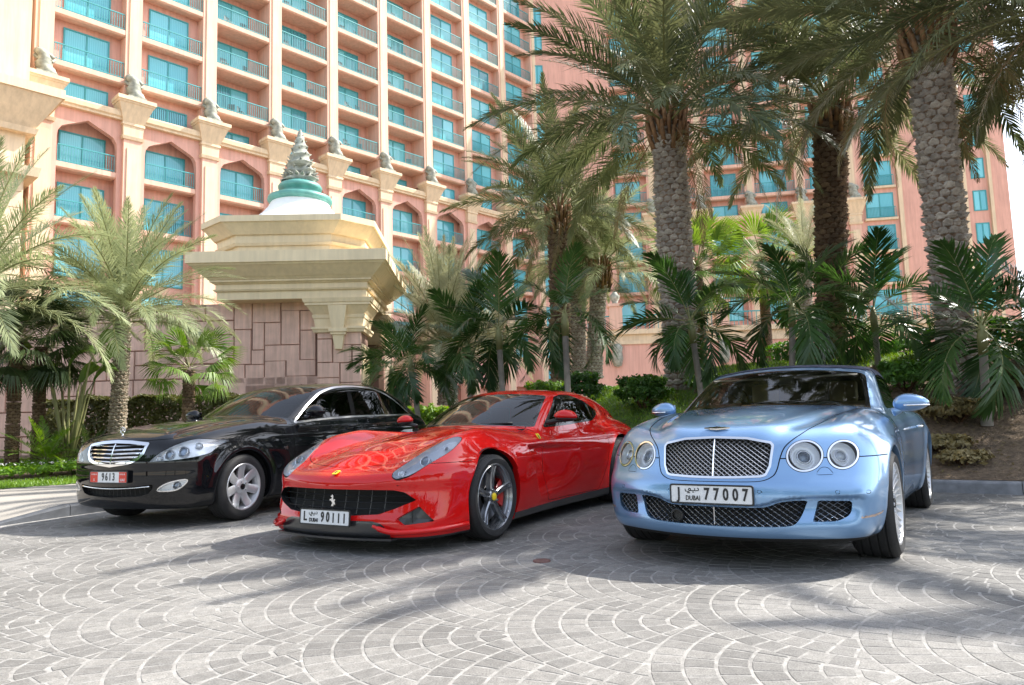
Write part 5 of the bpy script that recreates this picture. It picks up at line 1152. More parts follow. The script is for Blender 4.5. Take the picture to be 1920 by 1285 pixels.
# ---------------------------------------------------------------- the light blue convertible
def make_bentley_F():
    zc = spl((-1.0, .70), (-.90, .79), (-.85, .832), (-.80, .862), (-.72, .886), (-.55, .918), (-.3, .952), (0, .983), (.45, 1.018), (.8, 1.03), (1.6, 1.02), (2.6, 1.03), (3.1, 1.04), (3.5, 1.0), (3.8, .93), (4., .85))
    yn = spl((.10, -.80), (.16, -.87), (.21, -.915), (.27, -.935), (.36, -.935), (.44, -.935), (.52, -.925), (.58, -.900), (.66, -.875), (.75, -.845), (.82, -.822), (.87, -.80), (1.0, -.70))
    kx = spl((.15, .42), (.45, .42), (.6, .47), (.75, .52), (.9, .55))
    wp = spl((-1., .86), (-.6, .905), (-.35, .925), (0, .945), (.45, .940), (.9, .922), (1.6, .925), (2.2, .945), (2.75, .962), (3.2, .945), (3.6, .88), (3.9, .78))
    sp = spl((.1, -.14), (.18, -.085), (.26, -.04), (.38, -.012), (.55, 0), (.68, -.004), (.8, -.022), (.9, -.06), (1.0, -.13), (1.1, -.22))
    dr = spl((-1, .17), (-.8, .150), (-.55, .125), (-.2, .10), (.2, .085), (.6, .06), (1.2, .05), (2.5, .06), (3.5, .10))
    xs = spl((-1., .33), (-.8, .36), (-.6, .45), (-.3, .545), (.1, .62), (.6, .70))
    rp = spl((-.2, .70), (.2, .885), (.45, 1.018), (.75, 1.172), (1.05, 1.312), (1.18, 1.352), (1.35, 1.374), (1.7, 1.386), (2.1, 1.372), (2.5, 1.30), (2.8, 1.20), (3.05, 1.09), (3.3, .95))
    wr = spl((0, .80), (.6, .812), (1.2, .812), (2.0, .80), (2.6, .74), (3.1, .62))
    brow = spl((0, .398), (.28, .402), (.40, .436), (.6, .450), (.85, .446))
    def body(x, y, z):
        d = dr(y) * (x / .80) ** 2.2
        zt = zc(y) - d
        q = sstep(.75, .35, y)
        zt = zt - .016 * q * gau(x - xs(y), .055) + .012 * q * gau(x - xs(y) + .10, .10) + (.024 + .022 * gau(y + .25, .5)) * q * gau(x - .72, .14)
        top = (z - zt) * .96
        hz = sp(z) + .016 * gau(y - 2.75, .75) * gau(z - .72, .22)
        # crisp haunch and flared front arch
        flare = .016 * gau(np.hypot(y, z - .345) - .40, .05) + .014 * gau(np.hypot(y - 2.745, z - .345) - .40, .05)
        side = (x - wp(y) - hz - flare * (z < .9)) * .97
        br = brow(x); sc = sstep(br + .014, br - .010, z) * sstep(.275, .40, z) * sstep(.86, .76, x)
        fr = (yn(z) + .032 * sc + kx(z) * x ** 2 + .12 * np.maximum(x - .55, 0) ** 2 - y) * .88
        re = (y - (3.86 - .22 * x ** 2 - .5 * np.maximum(z - .75, 0))) * .9
        bt = .175 - z
        b = smax(top, fr, .10); b = smax(b, side, .12); b = smax(b, re, .15)
        # lower face: the air intakes sit in a shallow scoop
        return smax(b, bt, .06)
    def green(x, y, z):
        yy = y - .36 * x ** 2
        zr = rp(yy) - .11 * x ** 2
        sl = (rp(yy + .01) - rp(yy - .01)) / .02
        t = (z - zr) / np.sqrt(1 + sl * sl)
        s = (x - (wr(y) - (z - .97) * .40)) * .93
        return smax(t, s, .075)
    def F(x, y, z):
        return smin(body(x, y, z), smax(green(x, y, z), .80 - z, .05), .035)
    return F, body, green
def front_y(F, x, z, y0=-1.1, y1=.2, n=400):
    x = np.asarray(x, float); z = np.asarray(z, float); ys = np.linspace(y0, y1, n)
    v = F(np.abs(x)[:, None] + 0 * ys, ys[None] + 0 * x[:, None], z[:, None] + 0 * ys); i = np.argmax(v < 0, 1); i = np.clip(i, 1, n - 1); r = np.arange(len(x))
    a, b = v[r, i - 1], v[r, i]; return ys[i - 1] + (ys[1] - ys[0]) * a / np.where(a == b, 1, a - b)
def sym(half): return np.array(list(half) + [(-a, b) for a, b in list(half)[::-1] if abs(a) > 1e-6])
def strips(lines, poly, yf, w, name, m, parent, th=.006, step=.012, mirrorx=False):
    """thin bars along 2d lines (x,z), clipped to poly, laid at depth yf(x,z)"""
    VV = []; TT = []; nb = 0
    for p0, p1 in lines:
        p0 = np.array(p0); p1 = np.array(p1); L = np.linalg.norm(p1 - p0); n = max(int(L / step), 2); t = np.linspace(0, 1, n)[:, None]; P = p0 + (p1 - p0) * t
        ins = psdf(P, poly) < .004; d = (p1 - p0) / L; nrm = np.array([-d[1], d[0]]) * w / 2
        i = 0
        while i < n:
            if not ins[i]: i += 1; continue
            j = i
            while j + 1 < n and ins[j + 1]: j += 1
            if j > i:
                Q = P[i:j + 1]; y = yf(Q[:, 0], Q[:, 1]); k = len(Q)
                a = np.stack([Q[:, 0] - nrm[0], y, Q[:, 1] - nrm[1]], 1); c = np.stack([Q[:, 0], y - th * .6, Q[:, 1]], 1); b = np.stack([Q[:, 0] + nrm[0], y, Q[:, 1] + nrm[1]], 1)
                VV += [a, c, b]; r = np.arange(k - 1)
                for u, v in ((0, k), (k, 2 * k)): TT.append(np.stack([nb + u + r, nb + u + r + 1, nb + v + r + 1, nb + v + r], 1))
                nb += 3 * k
            i = j + 1
    if not VV: return None
    V = np.concatenate(VV); T = np.concatenate(TT)
    o = link(name, mesh_np(name, V, T, smooth=False), m, parent)
    if mirrorx:
        V2 = V * np.array([-1, 1, 1]); o2 = link(name, mesh_np(name, V2, T[:, ::-1], smooth=False), m, parent); return [o, o2]
    return [o]
def diag(poly, pitch, ang):
    lo, hi = poly.min(0), poly.max(0); c = (lo + hi) / 2; r = np.linalg.norm(hi - lo); out = []
    for s in (1, -1):
        d = np.array([math.cos(ang), s * math.sin(ang)]); n = np.array([-d[1], d[0]])
        for k in np.arange(-r, r, pitch): out.append((c + n * k - d * r, c + n * k + d * r))
    return out
def backing(poly, yf, name, m, parent, mirrorx=False):
    """a dark plate behind an opening"""
    c = poly.mean(0); V = [(c[0], float(yf(c[:1], c[1:])[0]), c[1])]
    P = c + (poly - c) * 1.06; y = yf(P[:, 0], P[:, 1]); V += [(a, q, b) for (a, b), q in zip(P, y)]; n = len(P)
    T = [(0, 1 + i, 1 + (i + 1) % n) for i in range(n)]; V = np.array(V); T = np.array(T)
    o = [link(name, mesh_np(name, V, T), m, parent)]
    if mirrorx: o.append(link(name, mesh_np(name, V * np.array([-1, 1, 1]), T[:, ::-1]), m, parent))
    return o
def car_root(name, pose, label):
    x, y, a = pose; r = empty(name, (x, y, .006), -a); tag(r, label, 'car', 'cars parked side by side on the paved forecourt'); return r
def mirrors(parent, m, c, r, arm, chrome=True, tilt=0., mats2=None):
    for s in (1, -1):
        def fn(p): return np.array([p[0] * (1 - .12 * p[2]), p[1] * (.7 if p[1] > 0 else 1.), p[2] * (1 - .18 * p[0])])
        o = ellipsoid('door_mirror', (0, 0, 0), r, m, parent, fn, 26, 14); o.location = (c[0] * s, c[1], c[2]); o.rotation_euler = (0, tilt * s, .22 * s)
        if s < 0: o.scale = (-1, 1, 1)
        mb = MB(); a0, a1 = [Vector(q) - Vector(c) for q in arm]; mb.tube([a0, (a0 + a1) / 2 + Vector((0, 0, -.012)), a1], [.034, .028, .024], 8); mb.build('mirror_arm', mats2 or m, o, smooth=True)
        g = MB(); g.add([(-r[0] * .8, r[1] * .62, -r[2] * .6), (r[0] * .75, r[1] * .62, -r[2] * .55), (r[0] * .8, r[1] * .62, r[2] * .45), (-r[0] * .75, r[1] * .62, r[2] * .6)], [(0, 1, 2, 3)]); g.build('mirror_glass', M_CHR, o)
        if chrome:
            t = MB(); t.tube([(r[0] * math.sin(q) * 1.0, -r[1] * math.cos(q) * 1.02, -r[2] * .32) for q in np.linspace(-.5, 1.35, 12)], .007, 6); t.build('chrome_strip', M_CHR, o, smooth=True)

def build_bentley(pose):
    F, body, green = make_bentley_F(); sh = Shell(F, (0, -1.0, .1), (1.05, 3.95, 1.45), .0145)
    P_ = paint('light blue metallic paint', (.205, .36, .59), .6, .28, flake=.05)
    CL = mat('navy canvas', (.012, .018, .045), .85, bump=.3, bscale=500, noise=.2, nscale=40)
    TAN = mat('tan leather', (.34, .24, .13), .5, noise=.1, nscale=15); DK = mat('dark cabin', (.03, .027, .024), .6)
    GL = glass_mat('windscreen glass', (.88, .93, .88), 0, 1.52)
    GS = glass_mat('tinted side glass', (.25, .30, .28), 0, 1.52)
    root = car_root('convertible_car', pose, 'light blue convertible with navy soft top, nearest car on the right, plate J 77007')
    yy = lambda V: V[:, 1] - .36 * V[:, 0] ** 2
    # openings and panels
    for yw in (0., 2.745):
        sh.region('arch', lambda V, yw=yw: np.hypot(V[:, 1] - yw, V[:, 2] - .345) - .383, lambda C, N: (C[:, 0] > .55) & (C[:, 2] < .85) & (np.abs(C[:, 1] - yw) < .6))
    gr = sym([(0, .811), (.2, .803), (.335, .775), (.347, .762), (.334, .64), (.312, .592), (.29, .585), (.15, .579), (0, .577)])
    front = lambda C, N: (C[:, 1] < -.35) & (N[:, 1] < -.12)
    lgp = crom(sym([(0, .389), (.16, .388), (.30, .392), (.40, .424), (.525, .432), (.527, .40), (.485, .310), (.42, .281), (.2, .275), (0, .273)]), 4)
    sip = rpoly([(.592, .432), (.768, .426), (.758, .345), (.69, .309), (.562, .308)], [.012, .02, .03, .03, .012])
    hl = [((.527, .697), (.094, .091)), ((.726, .699), (.077, .083))]
    circ = lambda c, r: np.array([(c[0] + r[0] * math.cos(t), c[1] + r[1] * math.sin(t)) for t in np.linspace(0, 2 * math.pi, 40, endpoint=False)])
    sh.region('grille_hole', xz(gr), front); sh.region('surround', xz(gr), front, ['body'], .014)
    sh.region('low_hole', xz(lgp), front, ['body']); sh.region('side_hole', xz(sip), front, ['body'])
    for i, (c, r) in enumerate(hl):
        g = xz(circ(c, r)); sh.region('lens%d' % i, g, front, ['body'], -.006); sh.region('bezel%d' % i, g, front, ['body'], .004); sh.region('gap', g, front, ['body'], .0075)
    sco = lambda V: np.stack([V[:, 0], V[:, 1] - 1.2 * np.maximum(.87 - V[:, 2], 0)], 1)
    hood = crom(sym([(0, -1.305), (.15, -1.295), (.285, -1.262), (.352, -1.20), (.38, -1.125), (.397, -1.0), (.42, -.892), (.47, -.775), (.515, -.668), (.58, -.45), (.64, -.12), (.69, .2), (.735, .56), (.70, .60), (.4, .455), (0, .385)]), 4)
    hg = lambda V: psdf(sco(V), hood); up = lambda C, N: (C[:, 1] < .8) & (C[:, 2] < 1.06) & (C[:, 2] > .5)
    sh.region('gap', hg, up, ['body'], .0035); sh.region('hood', hg, up, ['gap'], -.0035)
    sh.region('gap2', lambda V: np.abs(V[:, 2] - .683 + .0) - .0001, lambda C, N: np.zeros(len(C), bool))
    ln = lambda C, N: (C[:, 0] > .38) & (C[:, 1] < -.26) & (np.abs(C[:, 2] - .683) < .05)
    sh.region('__a', lambda V: V[:, 2] - .6865, ln, ['body']); sh.region('gap', lambda V: -(V[:, 2] - .680), ln, ['__a']); sh.L[sh.L == sh.lab('__a')] = 0
    # glass
    wsp = rpoly(sym([(0, .425), (.40, .425), (.742, .415), (.645, 1.055), (.3, 1.065), (0, 1.065)]), [.0, .02, .03, .06, .02, 0, .02, .06, .03, .02])
    wg = lambda V: psdf(np.stack([V[:, 0], yy(V)], 1), wsp); wm = lambda C, N: (C[:, 2] > .96) & (C[:, 1] < 1.6) & (green(C[:, 0], C[:, 1], C[:, 2]) < .02) & (C[:, 0] < .80)
    sh.region('frit', wg, wm, ['body', 'hood', 'gap'], .010); sh.region('glass', wg, wm, ['frit'], -.022)
    swp = rpoly([(.99, .985), (1.44, 1.238), (1.68, 1.256), (2.1, 1.24), (2.42, 1.17), (2.6, 1.06), (2.62, .992)], .05)
    sm = lambda C, N: (C[:, 0] > .45) & (N[:, 0] > .35) & (C[:, 2] > .95)
    sh.region('frit', yz(swp), sm, ['body', 'glass', 'frit'], .014); sh.region('sglass', yz(swp), sm, ['frit'], -.004)
    isg = lambda V: green(V[:, 0], V[:, 1], V[:, 2]) - body(V[:, 0], V[:, 1], V[:, 2])
    sh.region('softtop', isg, lambda C, N: (yy(C) > 1.0) & (C[:, 2] > .98), ['body']); sh.region('body', lambda V: yy(V) - 1.16, lambda C, N: (C[:, 2] > .97), ['softtop'])
    sh.region('body', lambda V: V[:, 1] - 1.42 - (V[:, 2] - 1.2) * .9, lambda C, N: (N[:, 0] > .5) & (C[:, 2] < 1.30), ['softtop'])
    dp = rpoly([(.80, 1.0), (.74, .65), (.80, .25), (2.05, .25), (2.22, .45), (2.36, .75), (2.40, 1.0)], .05); dm = lambda C, N: (C[:, 0] > .6) & (N[:, 0] > .2) & (C[:, 2] < .985)
    sh.region('gap', yz(dp), dm, ['body'], .003); sh.region('door', yz(dp), dm, ['gap'], -.003)
    rf = rpoly([(-.64, .320), (-.47, .334), (-.44, .352), (-.64, .331)], .004); sh.region('reflector', yz(rf), lambda C, N: (C[:, 0] > .7) & (C[:, 1] < -.3), ['body'])
    for c in ((.285, .488), (.70, .482), (.853, .476)):
        sh.region('gap', xz(circ(c, (.0125, .0125))), front, ['body'], 0); sh.region('sensor', xz(circ(c, (.0125, .0125))), front, ['gap'], -.003)
    ws = rpoly([(.585, .583), (.612, .628), (.648, .628), (.684, .583)], .02); sh.region('gap', xz(ws), front, ['body'], .0015); sh.region('body', xz(ws), front, ['gap'], -.0015)
    sh.region('sill', lambda V: V[:, 2] - .205, lambda C, N: (C[:, 2] < .3) & (N[:, 2] < -.55), ['body'])
    keep = ['body', 'sensor']
    b = panels(sh, 'body_shell', keep, P_, root, False)[0]
    panels(sh, 'underbody', ['sill'], M_UNDER, b, False)
    hd = panels(sh, 'bonnet', ['hood'], P_, root, False)[0]
    panels(sh, 'panel_gap', ['gap'], M_GAP, b, False, -.004)
    panels(sh, 'side_reflector', ['reflector'], mat('side reflector', (.62, .48, .40), .12, .6), b, True, .001)
    for d in panels(sh, 'door', ['door'], P_, root, True):
        s = 1 if d.data.vertices[0].co.x > 0 else -1; mb = MB(); mb.tube([(s * .945, 1.98, .80), (s * .975, 2.02, .80), (s * .978, 2.12, .803), (s * .95, 2.17, .803)], .012, 8); mb.build('door_handle', M_CHR, d, smooth=True)
    panels(sh, 'soft_top', ['softtop'], CL, root, False, .004)
    panels(sh, 'windscreen', ['glass'], GL, root, False); panels(sh, 'window_seal', ['frit'], M_GLOSSBLK, root, False, .001); panels(sh, 'side_window', ['sglass'], GS, root, True, -.002)
    # arch lips, openings
    wallobj('wheel_arch_lip', sh, keep + ['door'], ['arch'], lambda P, N: np.stack([-.05 + 0 * P[:, 0], 0 * P[:, 0], 0 * P[:, 0]], 1), P_, b, False)
    fy = lambda x, z: front_y(body, x, z)
    g = panels(sh, 'grille', ['surround'], M_CHR, hd, False, .003)[0]
    wallobj('grille_wall', sh, ['surround'], ['grille_hole'], (0, .05, 0), M_CHR, g)
    o = strips(diag(gr, .0215, R(38)), gr, lambda x, z: fy(x, z) + .016, .0050, 'grille_mesh', M_SATIN, g, th=.006)
    backing(gr, lambda x, z: fy(x, z) + .05, 'grille_backing', M_UNDER, g)
    strips([((0, .58), (0, .81))], gr, lambda x, z: fy(x, z) + .004, .010, 'grille_bar', M_CHR, g, th=.012)
    for lab, poly, mx in (('low_hole', lgp, False), ('side_hole', sip, True)):
        wallobj('intake_wall', sh, keep, [lab], (0, .045, 0), P_, b, mx)
        strips(diag(poly, .026, R(36)), poly, lambda x, z: fy(x, z) + .026, .0042, 'intake_mesh', M_SATIN, b, mirrorx=mx)
        backing(poly, lambda x, z: fy(x, z) + .06, 'intake_backing', M_UNDER, b, mx)
    mb = MB(); mb.tube([(a * .004, 0, z) for a, z in ()] or [(0, -.905, .28), (0, -.905, .387)], .004, 6); mb.build('intake_bar', M_SATIN, b)
    mb = MB(); mb.lathe([(.030, -.01), (.040, -.012), (.044, .0), (.040, .03)], 28, axis='y', c=(-.245, -.90, .325)); mb.lathe([(0, .012), (.031, .010)], 24, axis='y', c=(-.245, -.90, .325)); mb.build('radar_sensor', M_BLK, b, smooth=True)
    # lamps
    for s in (1, -1):
        for i, (c, r) in enumerate(hl):
            V, N, T = sh.get(['lens%d' % i]); B, Nb, Tb = sh.get(['bezel%d' % i]); n = N.mean(0); n /= np.linalg.norm(n); ctr = V.mean(0)
            # dome the lens
            rr = np.hypot((V[:, 0] - c[0]) / r[0], (V[:, 2] - c[1]) / r[1]); V = V + n * (.014 * (1 - rr ** 2))[:, None]
            Bv = B + Nb * .002
            q = np.array([s, 1, 1]); fl = (lambda t: t) if s > 0 else (lambda t: t[:, ::-1])
            h = link('headlamp', mesh_np('headlamp', Bv * q, fl(Tb), Nb * q), M_CHR, root)
            link('lens', mesh_np('lens', V * q, fl(T), N * q), M_LENS, h)
            ax = Vector(n * q); rot = Vector((0, 0, 1)).rotation_difference(ax).to_matrix(); ce = Vector(ctr * q); R0 = (r[0] + r[1]) / 2 * .98
            def put(name, prof, m):
                mb = MB(); mb.lathe(prof, 36); me = mb.mesh(name, smooth=True)
                for v in me.vertices: v.co = rot @ v.co + ce
                return link(name, me, m, h)
            put('reflector', [(R0 * .99, -.004), (R0 * .97, -.02), (R0 * .88, -.045), (R0 * .62, -.06), (R0 * .60, -.03), (R0 * .56, -.026), (R0 * .52, -.03), (R0 * .5, -.075), (0, -.09)], M_REFL)
            put('lamp_ring', [(R0 * .50, -.035), (R0 * .46, -.022), (R0 * .40, -.022), (R0 * .38, -.04)], M_CHR)
            if i == 0: put('projector', [(R0 * .38, -.05), (R0 * .3, -.034), (R0 * .15, -.026), (0, -.024)], M_BULB)
            else: put('projector', [(R0 * .38, -.05), (R0 * .33, -.035), (R0 * .18, -.026), (0, -.024)], M_LAMPIN)
    # badge: winged roundel
    mb = MB(); w = [(0, -.013), (.018, -.010), (.045, -.006), (.085, .004), (.060, .006), (.05, .010), (.030, .009), (.018, .013), (0, .016)]
    wing = [tuple(p) for p in sym(w)]; zt = lambda x, y: .872
    vs_ = [(a, -.752 + b * 1.3, .872 + b * .45) for a, b in wing]; n = len(vs_)
    mb.add([(x, y, z - .004) for x, y, z in vs_] + [(x, y - .002, z + .006) for x, y, z in vs_], [tuple(range(n, 2 * n))] + [(i, (i + 1) % n, n + (i + 1) % n, n + i) for i in range(n)])
    bd = mb.build('winged_badge', M_CHR, hd); bd.location = (0, .0, .002)
    tb = text_mesh('B', .026, .0008, .9, .001)
    for v in tb.vertices: v.co = Vector((v.co.x, -.754 + v.co.y * .9, .8805 + v.co.y * .42 + v.co.z))
    tb.materials.clear(); link('badge_letter', tb, M_GLOSSBLK, bd)
    dubai_plate(root, (0, -.949, .468), 'J', '77007', R(-2))
    mirrors(root, P_, (1.0, .86, 1.012), (.125, .075, .068), ((.87, .86, .94), (.95, .87, .985)))
    # wheels
    for y in (0, 2.745):
        for s in (1, -1): wheel('multi', .350, .275, .262, root, (s * .815, y, .345), s)
    wells(root, [(0, .40, .45, .90), (2.745, .40, .45, .90)])
    # cabin
    mb = MB(); mb.box(-.70, .70, .62, .95, .62, .965); mb.box(-.74, .74, .95, 2.7, .30, .36); mb.box(-.10, .10, .9, 2.2, .36, .62); mb.box(-.70, .70, 2.55, 2.75, .36, 1.0)
    mb.build('dashboard', DK, root)
    for x in (-.36, .36): seat(root, x, 1.5, .45, TAN)
    mb = MB(); mb.box(-.66, .66, 2.05, 2.45, .4, .62); mb.box(-.66, .66, 2.4, 2.56, .6, 1.02); mb.build('rear_seat', TAN, root)
    steering(root, .36, 1.05, .87, DK)
    mb = MB(); mb.box(-.11, .11, 1.06, 1.09, 1.20, 1.27); mb.tube([(0, 1.07, 1.25), (0, 1.05, 1.31)], .012, 6); mb.build('rear_view_mirror', M_BLK, root)
    mb = MB(); mb.box(-.60, -.06, 1.12, 1.24, 1.255, 1.268); mb.box(.06, .60, 1.12, 1.24, 1.255, 1.268); mb.build('sun_visor', mat('cream visor', (.55, .48, .36), .8), root)
    return root
POSE_B = (1.7415, 5.38245, R(33.418)); POSE_F = (-.98519, 6.48833, R(31.0607)); POSE_M = (-3.71926, 8.06677, R(22.736))
# ---------------------------------------------------------------- the red coupe
def make_ferrari_F():
    zc = spl((-1.0, .42), (-.93, .50), (-.90, .545), (-.86, .582), (-.78, .617), (-.65, .672), (-.5, .728), (-.35, .768), (-.1, .806), (.1, .830), (.4, .864), (.75, .897), (1.2, .905), (2.0, .925), (2.6, .965), (3.0, .99), (3.3, .965), (3.7, .86))
    yn = spl((.06, -.84), (.11, -.93), (.15, -.955), (.22, -.955), (.30, -.935), (.40, -.912), (.47, -.903), (.52, -.910), (.56, -.905), (.62, -.885), (.70, -.83), (.8, -.74), (.9, -.64))
    wp = spl((-1., .90), (-.7, .925), (-.4, .952), (0, .970), (.4, .962), (.8, .940), (1.3, .925), (1.8, .930), (2.3, .955), (2.72, .972), (3.1, .945), (3.4, .88), (3.7, .78))
    sp = spl((.05, -.10), (.12, -.06), (.2, -.03), (.35, -.008), (.5, 0), (.62, -.006), (.72, -.03), (.82, -.085), (.9, -.16), (1.0, -.27))
    A = spl((-1., .0), (-.85, .012), (-.65, .058), (-.4, .090), (-.15, .132), (.1, .132), (.4, .085), (.8, .015), (1.4, -.02), (2.0, .0), (2.5, .03), (2.8, .03), (3.3, .0))
    rp = spl((.2, .58), (.5, .765), (.75, .893), (1.0, 1.012), (1.25, 1.124), (1.45, 1.206), (1.6, 1.252), (1.8, 1.285), (2.0, 1.292), (2.3, 1.276), (2.7, 1.215), (3.1, 1.125), (3.4, 1.01), (3.7, .84))
    wr = spl((.6, .80), (1.2, .812), (1.7, .815), (2.2, .80), (2.7, .745), (3.2, .64), (3.6, .52))
    def body(x, y, z):
        q = sstep(.9, .5, y)
        zt = zc(y) - .10 * (x / .9) ** 2 * sstep(-.95, -.6, y) - .03 * sstep(-.6, -.95, y) * x ** 2 + A(y) * gau(x - .70, .17) + q * (.016 * gau(x, .22) - .012 * gau(x - .43, .09)) * sstep(-.75, -.45, y)
        # scoop in the middle of the bonnet
        zt = zt - .030 * sstep(-.485, -.47, y) * sstep(-.18, -.45, y) * sstep(.24, .17, x)
        top = (z - zt) * .93
        ridge = .735
        dent = .058 * sstep(ridge + .005, ridge - .045, z) * sstep(.0, .035, y - .60 - (ridge - z) * .40) * sstep(1.75, .80, y) * sstep(.22, .5, z)
        shelf = .020 * gau(z - .765, .03) * sstep(.3, .6, y) * sstep(2.0, 1.0, y)
        hz = sp(z) + .02 * gau(y - 2.7, .6) * gau(z - .65, .25)
        flare = .014 * gau(np.hypot(y, z - .343) - .395, .04) * (y < .34)
        side = (x - wp(y) - hz - flare + dent - shelf) * .96
        fr = (yn(z) + .24 * x ** 2 + 2.3 * np.maximum(x - .62, 0) ** 2 - y) * .85
        re = (y - (3.62 - .25 * x ** 2 - .3 * np.maximum(z - .7, 0))) * .9
        b = smax(top, fr, .05); b = smax(b, side, .10); b = smax(b, re, .12)
        return smax(b, .10 - z, .04)
    def green(x, y, z):
        yy = y - .50 * x ** 2
        zr = rp(yy) - .12 * x ** 2; sl = (rp(yy + .01) - rp(yy - .01)) / .02
        t = (z - zr) / np.sqrt(1 + sl * sl)
        s = (x - (wr(y) - (z - .89) * .52)) * .89
        return smax(t, s, .09)
    def F(x, y, z):
        return smin(body(x, y, z), smax(green(x, y, z), .70 - z, .05), .05)
    return F, body, green
# ---------------------------------------------------------------- the black saloon
def make_merc_F():
    zc = spl((-1.0, .62), (-.92, .77), (-.86, .864), (-.80, .902), (-.7, .936), (-.5, .977), (-.2, 1.018), (.2, 1.054), (.62, 1.078), (1.2, 1.07), (2.4, 1.08), (3.4, 1.10), (3.7, 1.13), (4.1, 1.13), (4.35, 1.05))
    yn = spl((.10, -.72), (.16, -.80), (.22, -.835), (.30, -.855), (.42, -.868), (.50, -.870), (.58, -.868), (.64, -.872), (.72, -.858), (.80, -.835), (.88, -.80), (.95, -.75))
    wp = spl((-1., .84), (-.6, .885), (-.3, .912), (0, .930), (.4, .928), (1.0, .920), (2.0, .925), (2.8, .93), (3.2, .935), (3.7, .90), (4.3, .80))
    sp = spl((.1, -.12), (.18, -.07), (.26, -.03), (.4, -.008), (.55, 0), (.7, -.004), (.8, -.016), (.9, -.042), (1.0, -.085), (1.1, -.16))
    dr = spl((-1, .22), (-.8, .19), (-.6, .155), (-.2, .115), (.3, .085), (.8, .07), (2.0, .06), (3.5, .06), (4.1, .1))
    rp = spl((-.1, .72), (.3, .90), (.62, 1.076), (.9, 1.210), (1.2, 1.350), (1.4, 1.430), (1.6, 1.486), (1.9, 1.522), (2.3, 1.545), (2.7, 1.545), (3.0, 1.512), (3.3, 1.44), (3.6, 1.345), (3.9, 1.235), (4.15, 1.13))
    wr = spl((.2, .78), (.9, .80), (1.6, .81), (2.6, .81), (3.2, .775), (3.7, .70), (4.0, .62))
    def body(x, y, z):
        d = dr(y) * (x / .86) ** 2.4; q = sstep(.8, .3, y)
        zt = zc(y) - d + q * (.028 * gau(x - .76, .12) * sstep(-.9, -.45, y) - .008 * gau(x - .58, .06) + .010 * gau(x - .46, .08) * sstep(-.85, -.5, y))
        top = (z - zt) * .95
        flare = .024 * gau(np.hypot(y, z - .343) - .415, .045) + .024 * gau(np.hypot(y - 3.165, z - .343) - .415, .045)
        line = .010 * gau(z - .86 - .012 * y, .03) * sstep(.3, .8, y)
        side = (x - wp(y) - sp(z) - flare * (z < .95) - line) * .97
        fr = (yn(z) + .30 * x ** 2 + 1.0 * np.maximum(x - .60, 0) ** 2 - y) * .88
        # a step where the bumper stands proud of the grille and lamps
        re = (y - (4.32 - .2 * x ** 2 - .25 * np.maximum(z - .8, 0))) * .9
        b = smax(top, fr, .09); b = smax(b, side, .10); b = smax(b, re, .14)
        return smax(b, .185 - z, .06)
    def green(x, y, z):
        yy = y - .34 * x ** 2
        zr = rp(yy) - .11 * x ** 2; sl = (rp(yy + .01) - rp(yy - .01)) / .02
        t = (z - zr) / np.sqrt(1 + sl * sl)
        s = (x - (wr(y) - (z - 1.0) * .36)) * .93
        return smax(t, s, .085)
    def F(x, y, z):
        return smin(body(x, y, z), smax(green(x, y, z), .85 - z, .05), .04)
    return F, body, green
def arch_cut(sh, ys, zc_, r, x0=.55):
    for yw in ys:
        sh.region('arch%d' % (yw > 1), lambda V, yw=yw: np.hypot(V[:, 1] - yw, V[:, 2] - zc_) - r, lambda C, N: (C[:, 0] > x0) & (C[:, 2] < .9) & (np.abs(C[:, 1] - yw) < .65))
def arch_lips(sh, keep, m, parent):
    for k in (0, 1): wallobj('wheel_arch_lip', sh, keep, ['arch%d' % k], (-.05, 0, 0), m, parent, True)
def lamp_unit(sh, lab, root, depth, keep, inner_m, bulbs, name='headlamp', rim_m=None, lens_m=None):
    """a faired-in lamp: clear cover, housing behind it, wall between, bulbs in it"""
    V, N, T = sh.get([lab]); W, TW = sh.rim(keep, [lab], lambda P, N: -N * depth); out = []
    for s in (1, -1):
        q = np.array([s, 1, 1]); fl = (lambda t: t) if s > 0 else (lambda t: t[:, ::-1])
        h = link(name, mesh_np(name, (V - N * depth) * q, fl(T), N * q), inner_m, root); out.append(h)
        link('lens', mesh_np('lens', (V + N * .001) * q, fl(T), N * q), lens_m or M_LENS, h)
        link('lamp_wall', mesh_np('lamp_wall', W * q, fl(TW)), rim_m or M_REFL, h)
        for (pos, r, m, kind) in bulbs:
            i = np.argmin(((V - np.array(pos)) ** 2).sum(1)); n = Vector((N[i] * .4 + np.array([0, -.9, .25])) * q).normalized(); ce = Vector((V[i] - N[i] * depth * .55) * q)
            rot = Vector((0, 0, 1)).rotation_difference(n).to_matrix()
            def put(nm, prof, mm):
                mb = MB(); mb.lathe(prof, 24); me = mb.mesh(nm, smooth=True)
                for v in me.vertices: v.co = rot @ v.co + ce
                return link(nm, me, mm, h)
            put('lamp_ring', [(r * 1.25, -.03), (r * 1.2, .002), (r * 1.02, .006), (r * .98, -.01)], M_CHR); put('projector', [(r, -.02), (r * .85, .0), (r * .5, .012), (0, .016)], m)
    return out
